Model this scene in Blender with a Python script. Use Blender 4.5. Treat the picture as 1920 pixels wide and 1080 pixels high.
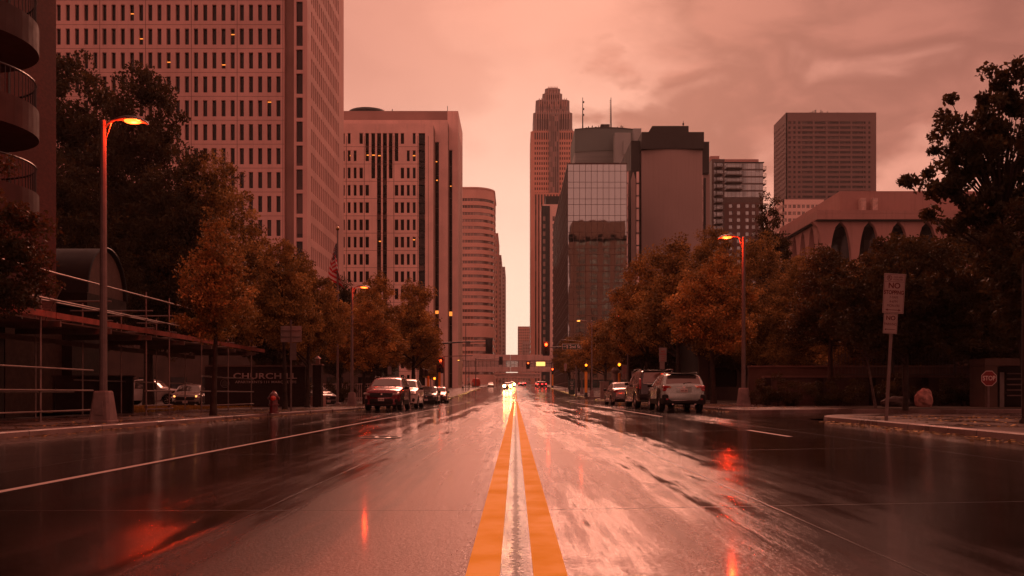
import bpy, bmesh, math, random
import numpy as np
from mathutils import Vector, Matrix, Euler
R = math.radians
PI = math.pi
for o in list(bpy.data.objects): bpy.data.objects.remove(o)
scene = bpy.context.scene
col = scene.collection

# ------------------------------------------------------------------ camera
CAMZ = 0.85
cam_data = bpy.data.cameras.new('camera')
cam = bpy.data.objects.new('camera', cam_data); col.objects.link(cam)
cam.location = (0, 0, CAMZ); cam.rotation_euler = (R(90), 0, 0)
cam_data.sensor_width = 36.0; cam_data.lens = 36.0*1700/1920
cam_data.shift_x = -6/1920; cam_data.shift_y = 198/1920
cam_data.clip_start = 0.05; cam_data.clip_end = 6000
scene.camera = cam
scene.view_settings.view_transform = 'Standard'
scene.view_settings.look = 'None'
scene.view_settings.exposure = 0.45
scene.view_settings.gamma = 1.0

# ------------------------------------------------------------------ sky and sun
SUN_AZ = 3.0      # degrees right of straight ahead (+Y)
SUN_EL = 30.0
HAZE = 0.00010
def build_world():
    w = bpy.data.worlds.new('World'); scene.world = w; w.use_nodes = True
    nt = w.node_tree; nt.nodes.clear(); N = nt.nodes; Lk = nt.links.new
    out = N.new('ShaderNodeOutputWorld'); bg = N.new('ShaderNodeBackground')
    bg.inputs['Strength'].default_value = 0.096
    Lk(bg.outputs[0], out.inputs[0])
    sky = N.new('ShaderNodeTexSky'); sky.sky_type = 'NISHITA'; sky.sun_disc = False
    sky.sun_elevation = R(SUN_EL); sky.sun_rotation = R(SUN_AZ); sky.dust_density = 4.0
    tc = N.new('ShaderNodeTexCoord')
    nrm = N.new('ShaderNodeVectorMath'); nrm.operation = 'NORMALIZE'; Lk(tc.outputs['Generated'], nrm.inputs[0])
    sep = N.new('ShaderNodeSeparateXYZ'); Lk(nrm.outputs[0], sep.inputs[0])
    def M(op, a, b=None, c=None, clamp=False):
        n = N.new('ShaderNodeMath'); n.operation = op; n.use_clamp = clamp
        for i, v in enumerate((a, b, c)):
            if v is None: continue
            if isinstance(v, (int, float)): n.inputs[i].default_value = v
            else: Lk(v, n.inputs[i])
        return n.outputs[0]
    def mixc(f, a, b):
        n = N.new('ShaderNodeMix'); n.data_type = 'RGBA'; n.clamp_factor = True
        if isinstance(f, (int, float)): n.inputs[0].default_value = f
        else: Lk(f, n.inputs[0])
        for s, v in ((6, a), (7, b)):
            if isinstance(v, tuple): n.inputs[s].default_value = (*v, 1)
            else: Lk(v, n.inputs[s])
        return n.outputs[2]
    def ramp(v, lo, hi):
        n = N.new('ShaderNodeMapRange'); n.interpolation_type = 'SMOOTHSTEP'
        Lk(v, n.inputs[0]); n.inputs[1].default_value = lo; n.inputs[2].default_value = hi
        return n.outputs[0]
    x, y, z = sep.outputs
    # warped cloud noise, flattened towards the horizon
    mp = N.new('ShaderNodeMapping'); Lk(nrm.outputs[0], mp.inputs[0]); mp.inputs['Scale'].default_value = (1.0, 1.0, 2.1)
    mp.inputs['Location'].default_value = (3.1, 0.4, 1.35)
    n1 = N.new('ShaderNodeTexNoise'); Lk(mp.outputs[0], n1.inputs['Vector'])
    n1.inputs['Scale'].default_value = 2.6; n1.inputs['Detail'].default_value = 7; n1.inputs['Roughness'].default_value = 0.52
    n1.inputs['Distortion'].default_value = 0.35
    n2 = N.new('ShaderNodeTexNoise'); Lk(mp.outputs[0], n2.inputs['Vector'])
    n2.inputs['Scale'].default_value = 9.0; n2.inputs['Detail'].default_value = 6; n2.inputs['Roughness'].default_value = 0.5
    n2.inputs['Distortion'].default_value = 0.6
    up = ramp(z, 0.03, 0.42)                       # 0 horizon .. 1 high
    side = M('ABSOLUTE', M('ADD', x, -0.0))
    glow = M('MULTIPLY', M('SUBTRACT', 1.0, ramp(side, 0.0, 0.30)), M('SUBTRACT', 1.0, ramp(z, 0.02, 0.42)))
    glow = M('MULTIPLY', glow, ramp(y, 0.2, 0.9))
    base = mixc(up, (7.1, 3.05, 2.15), (5.3, 2.15, 1.57))
    base = mixc(M('MULTIPLY', ramp(n2.outputs[0], 0.42, 0.68), 0.6), base, (4.7, 1.85, 1.35))
    base = mixc(glow, base, (8.6, 6.6, 5.1))
    # heavy cloud banks, upper right: soft masses at fixed directions, their edges broken up by noise
    warp = N.new('ShaderNodeTexNoise'); Lk(mp.outputs[0], warp.inputs['Vector']); warp.inputs['Scale'].default_value = 5.5
    warp.inputs['Detail'].default_value = 6; warp.inputs['Roughness'].default_value = 0.55
    wv = N.new('ShaderNodeVectorMath'); wv.operation = 'SUBTRACT'; Lk(warp.outputs['Color'], wv.inputs[0]); wv.inputs[1].default_value = (0.5, 0.5, 0.5)
    ws = N.new('ShaderNodeVectorMath'); ws.operation = 'SCALE'; Lk(wv.outputs[0], ws.inputs[0]); ws.inputs['Scale'].default_value = 0.24
    wd = N.new('ShaderNodeVectorMath'); wd.operation = 'ADD'; Lk(nrm.outputs[0], wd.inputs[0]); Lk(ws.outputs[0], wd.inputs[1])
    def blob(px, py, r):
        c = Vector(((px-966)/1700, 1.0, (738-py)/1700)).normalized()
        n = N.new('ShaderNodeVectorMath'); n.operation = 'DISTANCE'; Lk(wd.outputs[0], n.inputs[0]); n.inputs[1].default_value = tuple(c)
        return M('SUBTRACT', 1.0, ramp(n.outputs['Value'], r*0.62, r*1.18))
    def union(L):
        o = L[0]
        for q in L[1:]: o = M('MAXIMUM', o, q)
        return o
    dark = union([blob(*q) for q in ((1190, 195, 0.055), (1330, 190, 0.085), (1450, 160, 0.09), (1560, 60, 0.12), (1700, 60, 0.13), (1850, 10, 0.12), (1600, 170, 0.10), (1790, 150, 0.09), (1680, 240, 0.035), (1500, -120, 0.16), (1800, -160, 0.2), (2100, 60, 0.16))])
    dark = M('MULTIPLY', dark, ramp(n2.outputs[0], 0.12, 0.45))
    soft = union([blob(*q) for q in ((780, 130, 0.09), (700, 40, 0.08), (1440, 40, 0.05))])
    base = mixc(M('MULTIPLY', soft, 0.45), base, (4.2, 1.65, 1.22))
    base = mixc(M('MULTIPLY', dark, 0.95), base, mixc(ramp(n2.outputs[0], 0.42, 0.66), (2.2, 0.70, 0.50), (3.5, 1.2, 0.85)))
    # the sky behind the viewer and overhead is duller
    back = ramp(M('ADD', M('MULTIPLY', y, -1.0), M('MULTIPLY', z, 0.55)), -0.25, 0.75)
    base = mixc(M('MULTIPLY', back, 0.9), base, (5.2, 1.8, 1.38))
    below = ramp(M('MULTIPLY', z, -1.0), 0.0, 0.06)
    base = mixc(below, base, (1.6, 0.62, 0.5))
    # a little of the physical sky shows through the overcast
    hs = N.new('ShaderNodeMix'); hs.data_type = 'RGBA'; hs.blend_type = 'MULTIPLY'; hs.inputs[0].default_value = 1.0
    Lk(sky.outputs[0], hs.inputs[6]); hs.inputs[7].default_value = (1.0, 0.55, 0.45, 1)
    fin = mixc(0.05, base, hs.outputs[2])
    Lk(fin, bg.inputs['Color'])
build_world()
sd = bpy.data.lights.new('sun', 'SUN'); sd.energy = 1.1; sd.angle = R(20); sd.color = (1.0, 0.38, 0.25)
sun = bpy.data.objects.new('sun', sd); col.objects.link(sun)
_d = Vector((math.sin(R(SUN_AZ))*math.cos(R(SUN_EL)), math.cos(R(SUN_AZ))*math.cos(R(SUN_EL)), math.sin(R(SUN_EL))))
sun.rotation_euler = _d.to_track_quat('Z', 'Y').to_euler()

# ------------------------------------------------------------------ ground profile
PY = [-60, 60, 90, 110, 130, 243, 400, 700, 1200, 4000]
PZ = [0.0, 0.0, 0.03, 0.1, 0.27, 2.4, 4.7, 7.8, 11.6, 20]
def G(x, y):
    z = float(np.interp(y, PY, PZ))
    t = max(0.0, min(10.0, x))*0.018*max(0.0, min(1.0, (260-y)/120))
    return z+t

# ------------------------------------------------------------------ node materials
MATS = {}
class NB:
    def __init__(s, name):
        s.m = bpy.data.materials.new(name); s.m.use_nodes = True
        s.nt = s.m.node_tree; s.N = s.nt.nodes; s.L = s.nt.links.new
        s.b = s.N['Principled BSDF']; s.out = s.N['Material Output']
        s.tc = None
    def coord(s, kind='Object'):
        if s.tc is None: s.tc = s.N.new('ShaderNodeTexCoord')
        return s.tc.outputs[kind]
    def pos(s):
        g = s.N.new('ShaderNodeNewGeometry'); return g.outputs['Position']
    def val(s, sock, v):
        if isinstance(v, (int, float)): sock.default_value = v
        elif isinstance(v, tuple): sock.default_value = (*v, 1) if len(v) == 3 and len(sock.default_value) == 4 else v
        else: s.L(v, sock)
    def math(s, op, a, b=None, c=None, clamp=False):
        n = s.N.new('ShaderNodeMath'); n.operation = op; n.use_clamp = clamp
        for i, v in enumerate((a, b, c)):
            if v is not None: s.val(n.inputs[i], v)
        return n.outputs[0]
    def mapping(s, v, scale=(1, 1, 1), loc=(0, 0, 0), rot=(0, 0, 0)):
        n = s.N.new('ShaderNodeMapping'); s.L(v, n.inputs[0])
        n.inputs['Scale'].default_value = scale; n.inputs['Location'].default_value = loc; n.inputs['Rotation'].default_value = rot
        return n.outputs[0]
    def noise(s, v, scale, detail=4, rough=0.55, dist=0.0):
        n = s.N.new('ShaderNodeTexNoise'); s.L(v, n.inputs['Vector'])
        n.inputs['Scale'].default_value = scale; n.inputs['Detail'].default_value = detail
        n.inputs['Roughness'].default_value = rough; n.inputs['Distortion'].default_value = dist
        return n.outputs[0]
    def ramp(s, v, lo, hi, a=0.0, b=1.0):
        n = s.N.new('ShaderNodeMapRange'); n.interpolation_type = 'SMOOTHSTEP'; s.L(v, n.inputs[0])
        n.inputs[1].default_value = lo; n.inputs[2].default_value = hi; n.inputs[3].default_value = a; n.inputs[4].default_value = b
        return n.outputs[0]
    def mix(s, f, a, b, blend='MIX'):
        n = s.N.new('ShaderNodeMix'); n.data_type = 'RGBA'; n.blend_type = blend; n.clamp_factor = True
        s.val(n.inputs[0], f); s.val(n.inputs[6], a); s.val(n.inputs[7], b)
        return n.outputs[2]
    def sep(s, v):
        n = s.N.new('ShaderNodeSeparateXYZ'); s.L(v, n.inputs[0]); return n.outputs
    def bump(s, h, strength, dist=0.02, normal=None):
        n = s.N.new('ShaderNodeBump'); n.inputs['Strength'].default_value = strength; n.inputs['Distance'].default_value = dist
        s.L(h, n.inputs['Height'])
        if normal is not None: s.L(normal, n.inputs['Normal'])
        return n.outputs[0]
    def set(s, **k):
        for a, v in k.items(): s.val(s.b.inputs[a.replace('_', ' ')], v)
def simple(name, c, rough=0.6, metal=0.0, var=0.18, nscale=3.0, bump=0.0, bscale=40.0, spec=None, coat=0.0, streak=0.0, rain=0.0):
    if name in MATS: return MATS[name]
    b = NB(name); p = b.pos()
    n = b.noise(p, nscale, 5, 0.6)
    lo = tuple(v*(1-var) for v in c); hi = tuple(min(1, v*(1+var)) for v in c)
    cc = b.mix(b.ramp(n, 0.3, 0.7), lo, hi)
    if streak:
        sn = b.noise(b.mapping(p, (1.2, 1.2, 0.06)), 1.4, 5, 0.6)
        cc = b.mix(b.ramp(sn, 0.5, 0.75, 0.0, streak), cc, tuple(v*0.45 for v in c))
    b.set(Base_Color=cc, Metallic=metal)
    rn = b.noise(p, nscale*3.1, 3)
    b.set(Roughness=b.ramp(rn, 0.25, 0.75, max(0.02, rough-0.08-rain), min(1, rough+0.08)))
    if rough >= 0.5 and metal == 0: b.b.inputs['Specular IOR Level'].default_value = 0.15
    if coat: b.set(Coat_Weight=coat, Coat_Roughness=0.04)
    if bump:
        h = b.noise(p, bscale, 4); b.L(b.bump(h, bump, 0.01), b.b.inputs['Normal'])
    MATS[name] = b.m; return b.m
def emis(name, c, s):
    if name in MATS: return MATS[name]
    b = NB(name); b.set(Base_Color=(0.05, 0.03, 0.02), Emission_Color=c, Emission_Strength=s, Roughness=0.3)
    MATS[name] = b.m; return b.m
def glassy(name, c, rough=0.06, wav=0.0, metal=0.0, var=0.5, wscale=0.35):
    if name in MATS: return MATS[name]
    b = NB(name); p = b.pos()
    oi = b.N.new('ShaderNodeObjectInfo')
    cell = b.N.new('ShaderNodeTexWhiteNoise'); cell.noise_dimensions = '3D'
    sn = b.N.new('ShaderNodeVectorMath'); sn.operation = 'SNAP'; b.L(p, sn.inputs[0]); sn.inputs[1].default_value = (1.5, 1.5, 3.9)
    b.L(sn.outputs[0], cell.inputs['Vector'])
    f = b.math('MULTIPLY', b.math('ADD', oi.outputs['Random'], cell.outputs[0]), 0.5)
    f2 = b.math('POWER', b.ramp(f, 0.35, 0.95), 3.0)
    top = tuple(min(1, v*(1+var)*(3.2 if metal == 0 else 1.0)) for v in c)
    b.set(Base_Color=b.mix(f2, b.mix(f, tuple(v*(1-var) for v in c), tuple(min(1, v*(1+var)) for v in c)), top), Roughness=rough, Metallic=metal, IOR=1.33 if metal == 0 else 1.5)
    if wav:
        h = b.noise(b.mapping(p, (1, 1, 0.8)), wscale, 2, 0.4, 0.3); b.L(b.bump(h, wav, 0.5), b.b.inputs['Normal'])
    MATS[name] = b.m; return b.m

# ------------------------------------------------------------------ mesh helpers
class MB:
    def __init__(s): s.v = []; s.f = []
    def add(s, vs, fs):
        k = len(s.v); s.v += [tuple(v) for v in vs]; s.f += [tuple(i+k for i in f) for f in fs]; return s
    def box(s, x0, x1, y0, y1, z0, z1):
        return s.add([(x0, y0, z0), (x1, y0, z0), (x1, y1, z0), (x0, y1, z0), (x0, y0, z1), (x1, y0, z1), (x1, y1, z1), (x0, y1, z1)],
                     [(0, 3, 2, 1), (4, 5, 6, 7), (0, 1, 5, 4), (1, 2, 6, 5), (2, 3, 7, 6), (3, 0, 4, 7)])
    def cbox(s, cx, cy, cz, sx, sy, sz): return s.box(cx-sx/2, cx+sx/2, cy-sy/2, cy+sy/2, cz-sz/2, cz+sz/2)
    def rbox(s, cx, cy, cz, sx, sy, sz, bev=0.02, seg=2, rot=None):
        bm = bmesh.new(); bmesh.ops.create_cube(bm, size=1.0)
        for v in bm.verts: v.co = Vector((v.co.x*sx, v.co.y*sy, v.co.z*sz))
        bmesh.ops.bevel(bm, geom=bm.edges[:], offset=min(bev, 0.45*min(sx, sy, sz)), segments=seg, affect='EDGES', profile=0.5)
        m = Matrix.Translation((cx, cy, cz)) @ (rot.to_matrix().to_4x4() if rot else Matrix())
        bm.verts.index_update()
        s.add([m @ v.co for v in bm.verts], [[v.index for v in f.verts] for f in bm.faces]); bm.free(); return s
    def tube(s, pts, rad, n=8, cap=True):
        pts = [Vector(p) for p in pts]; rad = rad if isinstance(rad, (list, tuple)) else [rad]*len(pts)
        rings = []; prev = None
        for i, p in enumerate(pts):
            d = (pts[min(i+1, len(pts)-1)]-pts[max(i-1, 0)])
            if d.length < 1e-9: d = Vector((0, 0, 1))
            d.normalize()
            if prev is None:
                a = Vector((1, 0, 0)) if abs(d.x) < 0.9 else Vector((0, 1, 0))
            else: a = prev
            u = (a-d*a.dot(d)).normalized(); prev = u; w = d.cross(u)
            rings.append([p+(u*math.cos(2*PI*k/n)+w*math.sin(2*PI*k/n))*rad[i] for k in range(n)])
        fs = []
        for i in range(len(pts)-1):
            for k in range(n):
                fs.append((i*n+k, i*n+(k+1) % n, (i+1)*n+(k+1) % n, (i+1)*n+k))
        if cap:
            fs.append(tuple(range(n-1, -1, -1))); fs.append(tuple((len(pts)-1)*n+k for k in range(n)))
        return s.add([v for r in rings for v in r], fs)
    def lathe(s, prof, n=20, axis='Z', c=(0, 0, 0), cap=True):
        vs = []
        for r, h in prof:
            for k in range(n):
                a = 2*PI*k/n; p = (r*math.cos(a), r*math.sin(a), h)
                if axis == 'X': p = (h, r*math.cos(a), r*math.sin(a))
                if axis == 'Y': p = (r*math.cos(a), h, r*math.sin(a))
                vs.append((p[0]+c[0], p[1]+c[1], p[2]+c[2]))
        fs = [(i*n+k, i*n+(k+1) % n, (i+1)*n+(k+1) % n, (i+1)*n+k) for i in range(len(prof)-1) for k in range(n)]
        if cap: fs += [tuple(range(n-1, -1, -1)), tuple((len(prof)-1)*n+k for k in range(n))]
        return s.add(vs, fs)
    def prism(s, poly, z0, z1):
        n = len(poly)
        return s.add([(x, y, z0) for x, y in poly]+[(x, y, z1) for x, y in poly],
                     [tuple(range(n-1, -1, -1)), tuple(range(n, 2*n))]+[(i, (i+1) % n, n+(i+1) % n, n+i) for i in range(n)])
    def quad(s, a, b, c, d): return s.add([a, b, c, d], [(0, 1, 2, 3)])
    def xf(s, m): s.v = [tuple(m @ Vector(v)) for v in s.v]; return s
    def mesh(s, name, mat, smooth=False, ang=35):
        me = bpy.data.meshes.new(name); me.from_pydata(s.v, [], s.f)
        if mat is not None: me.materials.append(mat)
        bm = bmesh.new(); bm.from_mesh(me); bmesh.ops.recalc_face_normals(bm, faces=bm.faces[:])
        if smooth:
            for f in bm.faces: f.smooth = True
            for e in bm.edges:
                if len(e.link_faces) == 2 and e.calc_face_angle(0) > R(ang): e.smooth = False
        bm.to_mesh(me); bm.free(); me.update(); return me
    def obj(s, name, mat, parent=None, smooth=False, ang=35, keep=False):
        o = bpy.data.objects.new(name, s.mesh(name, mat, smooth, ang)); col.objects.link(o)
        if parent is not None: o.parent = parent
        return o
def tag(o, label=None, cat=None, group=None, kind=None):
    if label: o['label'] = label
    if cat: o['category'] = cat
    if group: o['group'] = group
    if kind: o['kind'] = kind
    return o
def thing(name, label, cat, loc=(0, 0, 0), rz=0.0, group=None, sc=1.0):
    o = bpy.data.objects.new(name, None); col.objects.link(o); o.location = loc; o.rotation_euler = (0, 0, rz)
    o.scale = (sc, sc, sc); o.empty_display_size = 0.3
    return tag(o, label, cat, group)
def copy_tree(o, parent=None, **kw):
    c = o.copy(); col.objects.link(c)
    if parent is not None: c.parent = parent
    for ch in list(o.children): copy_tree(ch, c)
    return c
def place(o, loc, rz=0.0, sc=None, label=None, group=None):
    o.location = loc; o.rotation_euler = (0, 0, rz)
    if sc is not None: o.scale = (sc, sc, sc) if isinstance(sc, (int, float)) else sc
    if label: o['label'] = label
    if group: o['group'] = group
    return o
def text(name, s, size, mat, parent, loc, rot, ext=0.004, align='CENTER', sx=1.0, bold=0.0, space=1.0):
    cu = bpy.data.curves.new('t', 'FONT'); cu.body = s; cu.size = size; cu.extrude = ext; cu.offset = bold
    cu.align_x = align; cu.align_y = 'CENTER'; cu.space_character = space
    ob = bpy.data.objects.new('t', cu); col.objects.link(ob)
    dg = bpy.context.evaluated_depsgraph_get(); dg.update()
    me = bpy.data.meshes.new_from_object(ob.evaluated_get(dg)); bpy.data.objects.remove(ob)
    me.materials.clear(); me.materials.append(mat)
    o = bpy.data.objects.new(name, me); col.objects.link(o); o.parent = parent
    o.location = loc; o.rotation_euler = rot; o.scale = (sx, 1, 1); return o

# planar facade: shell with real recessed openings.  O origin, U along, Nn outward normal
def facade(parent, name, O, U, us, vs, holes, depth, mat, back=0.3):
    O = Vector(O); U = Vector(U).normalized(); Nn = U.cross(Vector((0, 0, 1))); Zv = Vector((0, 0, 1))
    P = lambda u, v, d: O+U*u+Zv*v-Nn*d
    m = MB(); nu, nv = len(us), len(vs)
    idx = {}
    for i in range(nu):
        for j in range(nv): idx[i, j] = len(m.v); m.v.append(tuple(P(us[i], vs[j], 0)))
    for i in range(nu-1):
        for j in range(nv-1):
            if (i, j) in holes:
                a, b, c, d = us[i], us[i+1], vs[j], vs[j+1]
                for (p, q) in (((a, c), (b, c)), ((b, c), (b, d)), ((b, d), (a, d)), ((a, d), (a, c))):
                    m.quad(P(*p, 0), P(*q, 0), P(*q, depth), P(*p, depth))
            else: m.f.append((idx[i, j], idx[i+1, j], idx[i+1, j+1], idx[i, j+1]))
    a, b, c, d = us[0], us[-1], vs[0], vs[-1]; D = depth+back
    for (p, q) in (((a, c), (b, c)), ((b, c), (b, d)), ((b, d), (a, d)), ((a, d), (a, c))):
        m.quad(P(*p, 0), P(*q, 0), P(*q, D), P(*p, D))
    me = bpy.data.meshes.new(name); me.from_pydata(m.v, [], m.f); me.materials.append(mat)
    o = bpy.data.objects.new(name, me); col.objects.link(o); o.parent = parent; o.location = -parent.location
    return P, U, Nn
def bobj(m, name, mat, parent, smooth=False):
    o = m.obj(name, mat, parent, smooth); o.location = -parent.location; return o
WINREG = {}
def panes(parent, P, U, Nn, us, vs, holes, depth, mat, mull=None, name='window'):
    """register glass for the openings; flushed later so only the 100 nearest become own parts"""
    L = WINREG.setdefault(parent.name, [])
    for (i, j) in holes:
        c = P((us[i]+us[i+1])/2, (vs[j]+vs[j+1])/2, depth)
        L.append((c, Vector(U), us[i+1]-us[i], vs[j+1]-vs[j], mat, mull, name))
_pc = {}
def pane_mb(w, h, mull):
    m = MB(); m.box(-w/2, w/2, 0, 0.03, -h/2, h/2)
    if mull:
        nx, nz, t = mull
        for k in range(1, nx): m.box(-w/2+w*k/nx-t/2, -w/2+w*k/nx+t/2, -0.04, -0.002, -h/2, h/2)
        for k in range(1, nz): m.box(-w/2, w/2, -0.03, -0.003, -h/2+h*k/nz-t/2, -h/2+h*k/nz+t/2)
    return m
def flush_windows():
    for pn, L in WINREG.items():
        par = bpy.data.objects[pn]
        L.sort(key=lambda e: e[0].length + (0 if True else 0))
        def vis(e):
            c = e[0]
            if c.y < 5: return False
            px = 966+1700*c.x/c.y; py = 738-1700*(c.z-CAMZ)/c.y
            return -20 < px < 1940 and py > -20
        V = [e for e in L if vis(e)]; rest = [e for e in L if not vis(e)]
        ind = V[:100]; rest += V[100:]
        for c, U, w, h, mat, mull, nm in ind:
            key = (round(w, 3), round(h, 3), mat.name, mull)
            if key not in _pc: _pc[key] = pane_mb(w, h, mull).mesh(nm, mat)
            o = bpy.data.objects.new(nm, _pc[key]); col.objects.link(o); o.parent = par
            o.location = c-par.location; o.rotation_euler = (0, 0, math.atan2(U.y, U.x))
        bym = {}
        for e in rest: bym.setdefault(e[4].name, []).append(e)
        if rest:
            m = MB(); mats = []; mi = []
            for c, U, w, h, mat, mull, nm in rest:
                if mat not in mats: mats.append(mat)
                q = pane_mb(w, h, mull)
                q.xf(Matrix.Translation(c-par.location) @ Matrix.Rotation(math.atan2(U.y, U.x), 4, 'Z'))
                mi += [mats.index(mat)]*len(q.f); m.add(q.v, q.f)
            me = bpy.data.meshes.new('distant_windows'); me.from_pydata(m.v, [], m.f)
            for q in mats: me.materials.append(q)
            me.polygons.foreach_set('material_index', mi)
            o = bpy.data.objects.new('distant_windows', me); col.objects.link(o); o.parent = par; o['kind'] = 'stuff'
def grid(cs, w, a, b):
    """lines for openings centred at cs of width w within [a,b]; openings are at odd cells"""
    L = [a]
    for c in cs: L += [c-w/2, c+w/2]
    return L+[b]
def odd(nu, nv, f=None): return {(2*i+1, 2*j+1) for i in range(nu) for j in range(nv) if f is None or f(i, j)}
# ------------------------------------------------------------------ road, pavements, markings
def road_mat():
    b = NB('wet_road'); p = b.pos(); x, y, z = b.sep(p)
    # long wet and drier streaks following the wheel tracks
    st = b.noise(b.mapping(p, (1.0, 0.035, 1)), 1.7, 7, 0.62, 0.25)
    pt = b.noise(b.mapping(p, (0.75, 0.055, 1)), 0.8, 6, 0.62, 0.4)
    fine = b.noise(p, 55, 3, 0.6)
    mid = b.noise(b.mapping(p, (1, 0.07, 1)), 9, 5, 0.65)
    f = b.math('ADD', b.math('MULTIPLY', st, 0.55), b.math('MULTIPLY', pt, 0.45))
    f = b.math('ADD', f, b.math('MULTIPLY', b.math('SUBTRACT', mid, 0.5), 0.22))
    hz_ = b.noise(b.mapping(p, (0.10, 0.85, 1)), 1.0, 6, 0.6, 0.4)
    f = b.math('ADD', f, b.math('MULTIPLY', b.math('SUBTRACT', hz_, 0.5), 0.17))
    bias = b.ramp(b.math('ABSOLUTE', x), 0.6, 3.6, 0.07, -0.11)
    f = b.math('ADD', f, bias)
    wet = b.ramp(f, 0.35, 0.64)                       # 0 = film of water, 1 = merely damp concrete
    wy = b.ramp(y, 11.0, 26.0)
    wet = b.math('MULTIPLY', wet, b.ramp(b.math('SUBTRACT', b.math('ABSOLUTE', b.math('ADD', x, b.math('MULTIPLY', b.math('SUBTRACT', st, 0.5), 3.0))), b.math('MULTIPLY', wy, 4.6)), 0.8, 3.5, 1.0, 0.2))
    # paler concrete beside the centre line, with sky glare put into its colour
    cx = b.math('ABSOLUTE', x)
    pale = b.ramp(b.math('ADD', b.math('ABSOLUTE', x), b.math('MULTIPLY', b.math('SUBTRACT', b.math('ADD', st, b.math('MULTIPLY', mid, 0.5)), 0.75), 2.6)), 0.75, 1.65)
    pale = b.math('MULTIPLY', pale, b.ramp(b.math('SUBTRACT', b.math('ABSOLUTE', x), b.math('MULTIPLY', wy, 3.0)), 0.0, 1.6, 0.35, 1.0))  # pale colour widens with distance to carry the painted glare
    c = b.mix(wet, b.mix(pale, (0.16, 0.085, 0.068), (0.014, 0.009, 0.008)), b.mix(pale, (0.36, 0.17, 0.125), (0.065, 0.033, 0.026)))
    c = b.mix(b.ramp(fine, 0.35, 0.75, 0, 0.35), c, (0.03, 0.02, 0.018))
    # slab joints
    jy = b.math('ABSOLUTE', b.math('SUBTRACT', b.math('FRACT', b.math('DIVIDE', b.math('ADD', b.math('ADD', y, -0.5), b.math('MULTIPLY', b.noise(p, 1.5, 3), 0.05)), 6.12)), 0.5))
    jm = b.ramp(jy, 0.4972, 0.4992)
    jx = b.math('ABSOLUTE', b.math('SUBTRACT', b.math('FRACT', b.math('DIVIDE', b.math('ADD', x, 1.85), 3.7)), 0.5))
    jxm = b.ramp(jx, 0.4965, 0.4990)
    # ragged joint between the two yellow lines
    rag = b.math('MULTIPLY', b.math('SUBTRACT', b.noise(b.mapping(p, (1, 1, 1)), 22, 5, 0.7), 0.5), 0.15)
    ck = b.math('ABSOLUTE', b.math('ADD', b.math('ADD', x, -0.004), rag))
    ckm = b.math('SUBTRACT', 1.0, b.ramp(ck, 0.010, 0.030))
    near0 = b.math('SUBTRACT', 1.0, b.ramp(cx, 0.04, 0.06))
    ckm = b.math('MULTIPLY', ckm, near0)
    jall = b.math('MAXIMUM', b.math('MAXIMUM', b.math('MULTIPLY', jm, 0.75), b.math('MULTIPLY', jxm, 0.5)), b.math('MULTIPLY', ckm, 0.72))
    c = b.mix(jall, c, (0.012, 0.008, 0.007))
    b.set(Base_Color=c, IOR=b.ramp(b.math('ABSOLUTE', x), 0.8, 2.6, 1.62, 1.42), Coat_Weight=b.math('MULTIPLY', b.math('SUBTRACT', 1.0, jall), 0.3), Coat_Roughness=0.08, Specular_IOR_Level=b.math('MULTIPLY', b.math('SUBTRACT', 1.0, jall), 0.5))
    r = b.math('ADD', b.math('MULTIPLY', wet, 0.24), b.math('MULTIPLY', b.ramp(fine, 0.3, 0.8), 0.05))
    r = b.math('ADD', r, b.ramp(pt, 0.35, 0.6, 0.045, 0.09))
    r = b.math('MAXIMUM', r, b.math('MULTIPLY', jall, 0.6))
    b.L(r, b.b.inputs['Roughness'])
    # transverse tining grooves + aggregate, drowned where water stands
    w = b.N.new('ShaderNodeTexWave'); w.wave_type = 'BANDS'; w.bands_direction = 'Y'
    b.L(b.mapping(p, (1, 1, 1), rot=(0, 0, R(8))), w.inputs['Vector']); w.inputs['Scale'].default_value = 14; w.inputs['Distortion'].default_value = 2.2
    w.inputs['Detail'].default_value = 2; w.inputs['Detail Scale'].default_value = 1.5
    amp = b.ramp(wet, 0.0, 1.0, 0.12, 1.0)
    h = b.math('ADD', b.math('MULTIPLY', w.outputs['Fac'], 0.9), b.math('MULTIPLY', fine, 1.0))
    h = b.math('MULTIPLY', h, amp)
    h = b.math('SUBTRACT', h, b.math('MULTIPLY', jall, 0.35))
    n1 = b.bump(h, 0.75, 0.006)
    und = b.noise(b.mapping(p, (1, 0.5, 1)), 0.9, 3, 0.5)
    n2 = b.bump(und, 0.10, 0.05, n1)
    b.L(n2, b.b.inputs['Normal'])
    return b.m
def walk_mat(name, c, joint=1.5, jx=1.5, rough=0.32):
    b = NB(name); p = b.pos(); x, y, z = b.sep(p)
    n = b.noise(p, 0.9, 6, 0.6); n2 = b.noise(p, 12, 4, 0.6)
    cc = b.mix(b.ramp(n, 0.35, 0.65), tuple(v*0.55 for v in c), c)
    cc = b.mix(b.ramp(n2, 0.45, 0.75, 0, 0.4), cc, tuple(v*0.4 for v in c))
    j = b.ramp(b.math('ABSOLUTE', b.math('SUBTRACT', b.math('FRACT', b.math('DIVIDE', y, joint)), 0.5)), 0.49, 0.497)
    j2 = b.ramp(b.math('ABSOLUTE', b.math('SUBTRACT', b.math('FRACT', b.math('DIVIDE', x, jx)), 0.5)), 0.49, 0.497)
    j = b.math('MAXIMUM', j, j2)
    cc = b.mix(b.math('MULTIPLY', j, 0.8), cc, tuple(v*0.2 for v in c))
    b.set(Base_Color=cc, IOR=1.4)
    b.L(b.ramp(n, 0.35, 0.62, rough-0.18, rough+0.12), b.b.inputs['Roughness'])
    b.L(b.bump(b.math('SUBTRACT', n2, j), 0.35, 0.006), b.b.inputs['Normal'])
    return b.m
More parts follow.
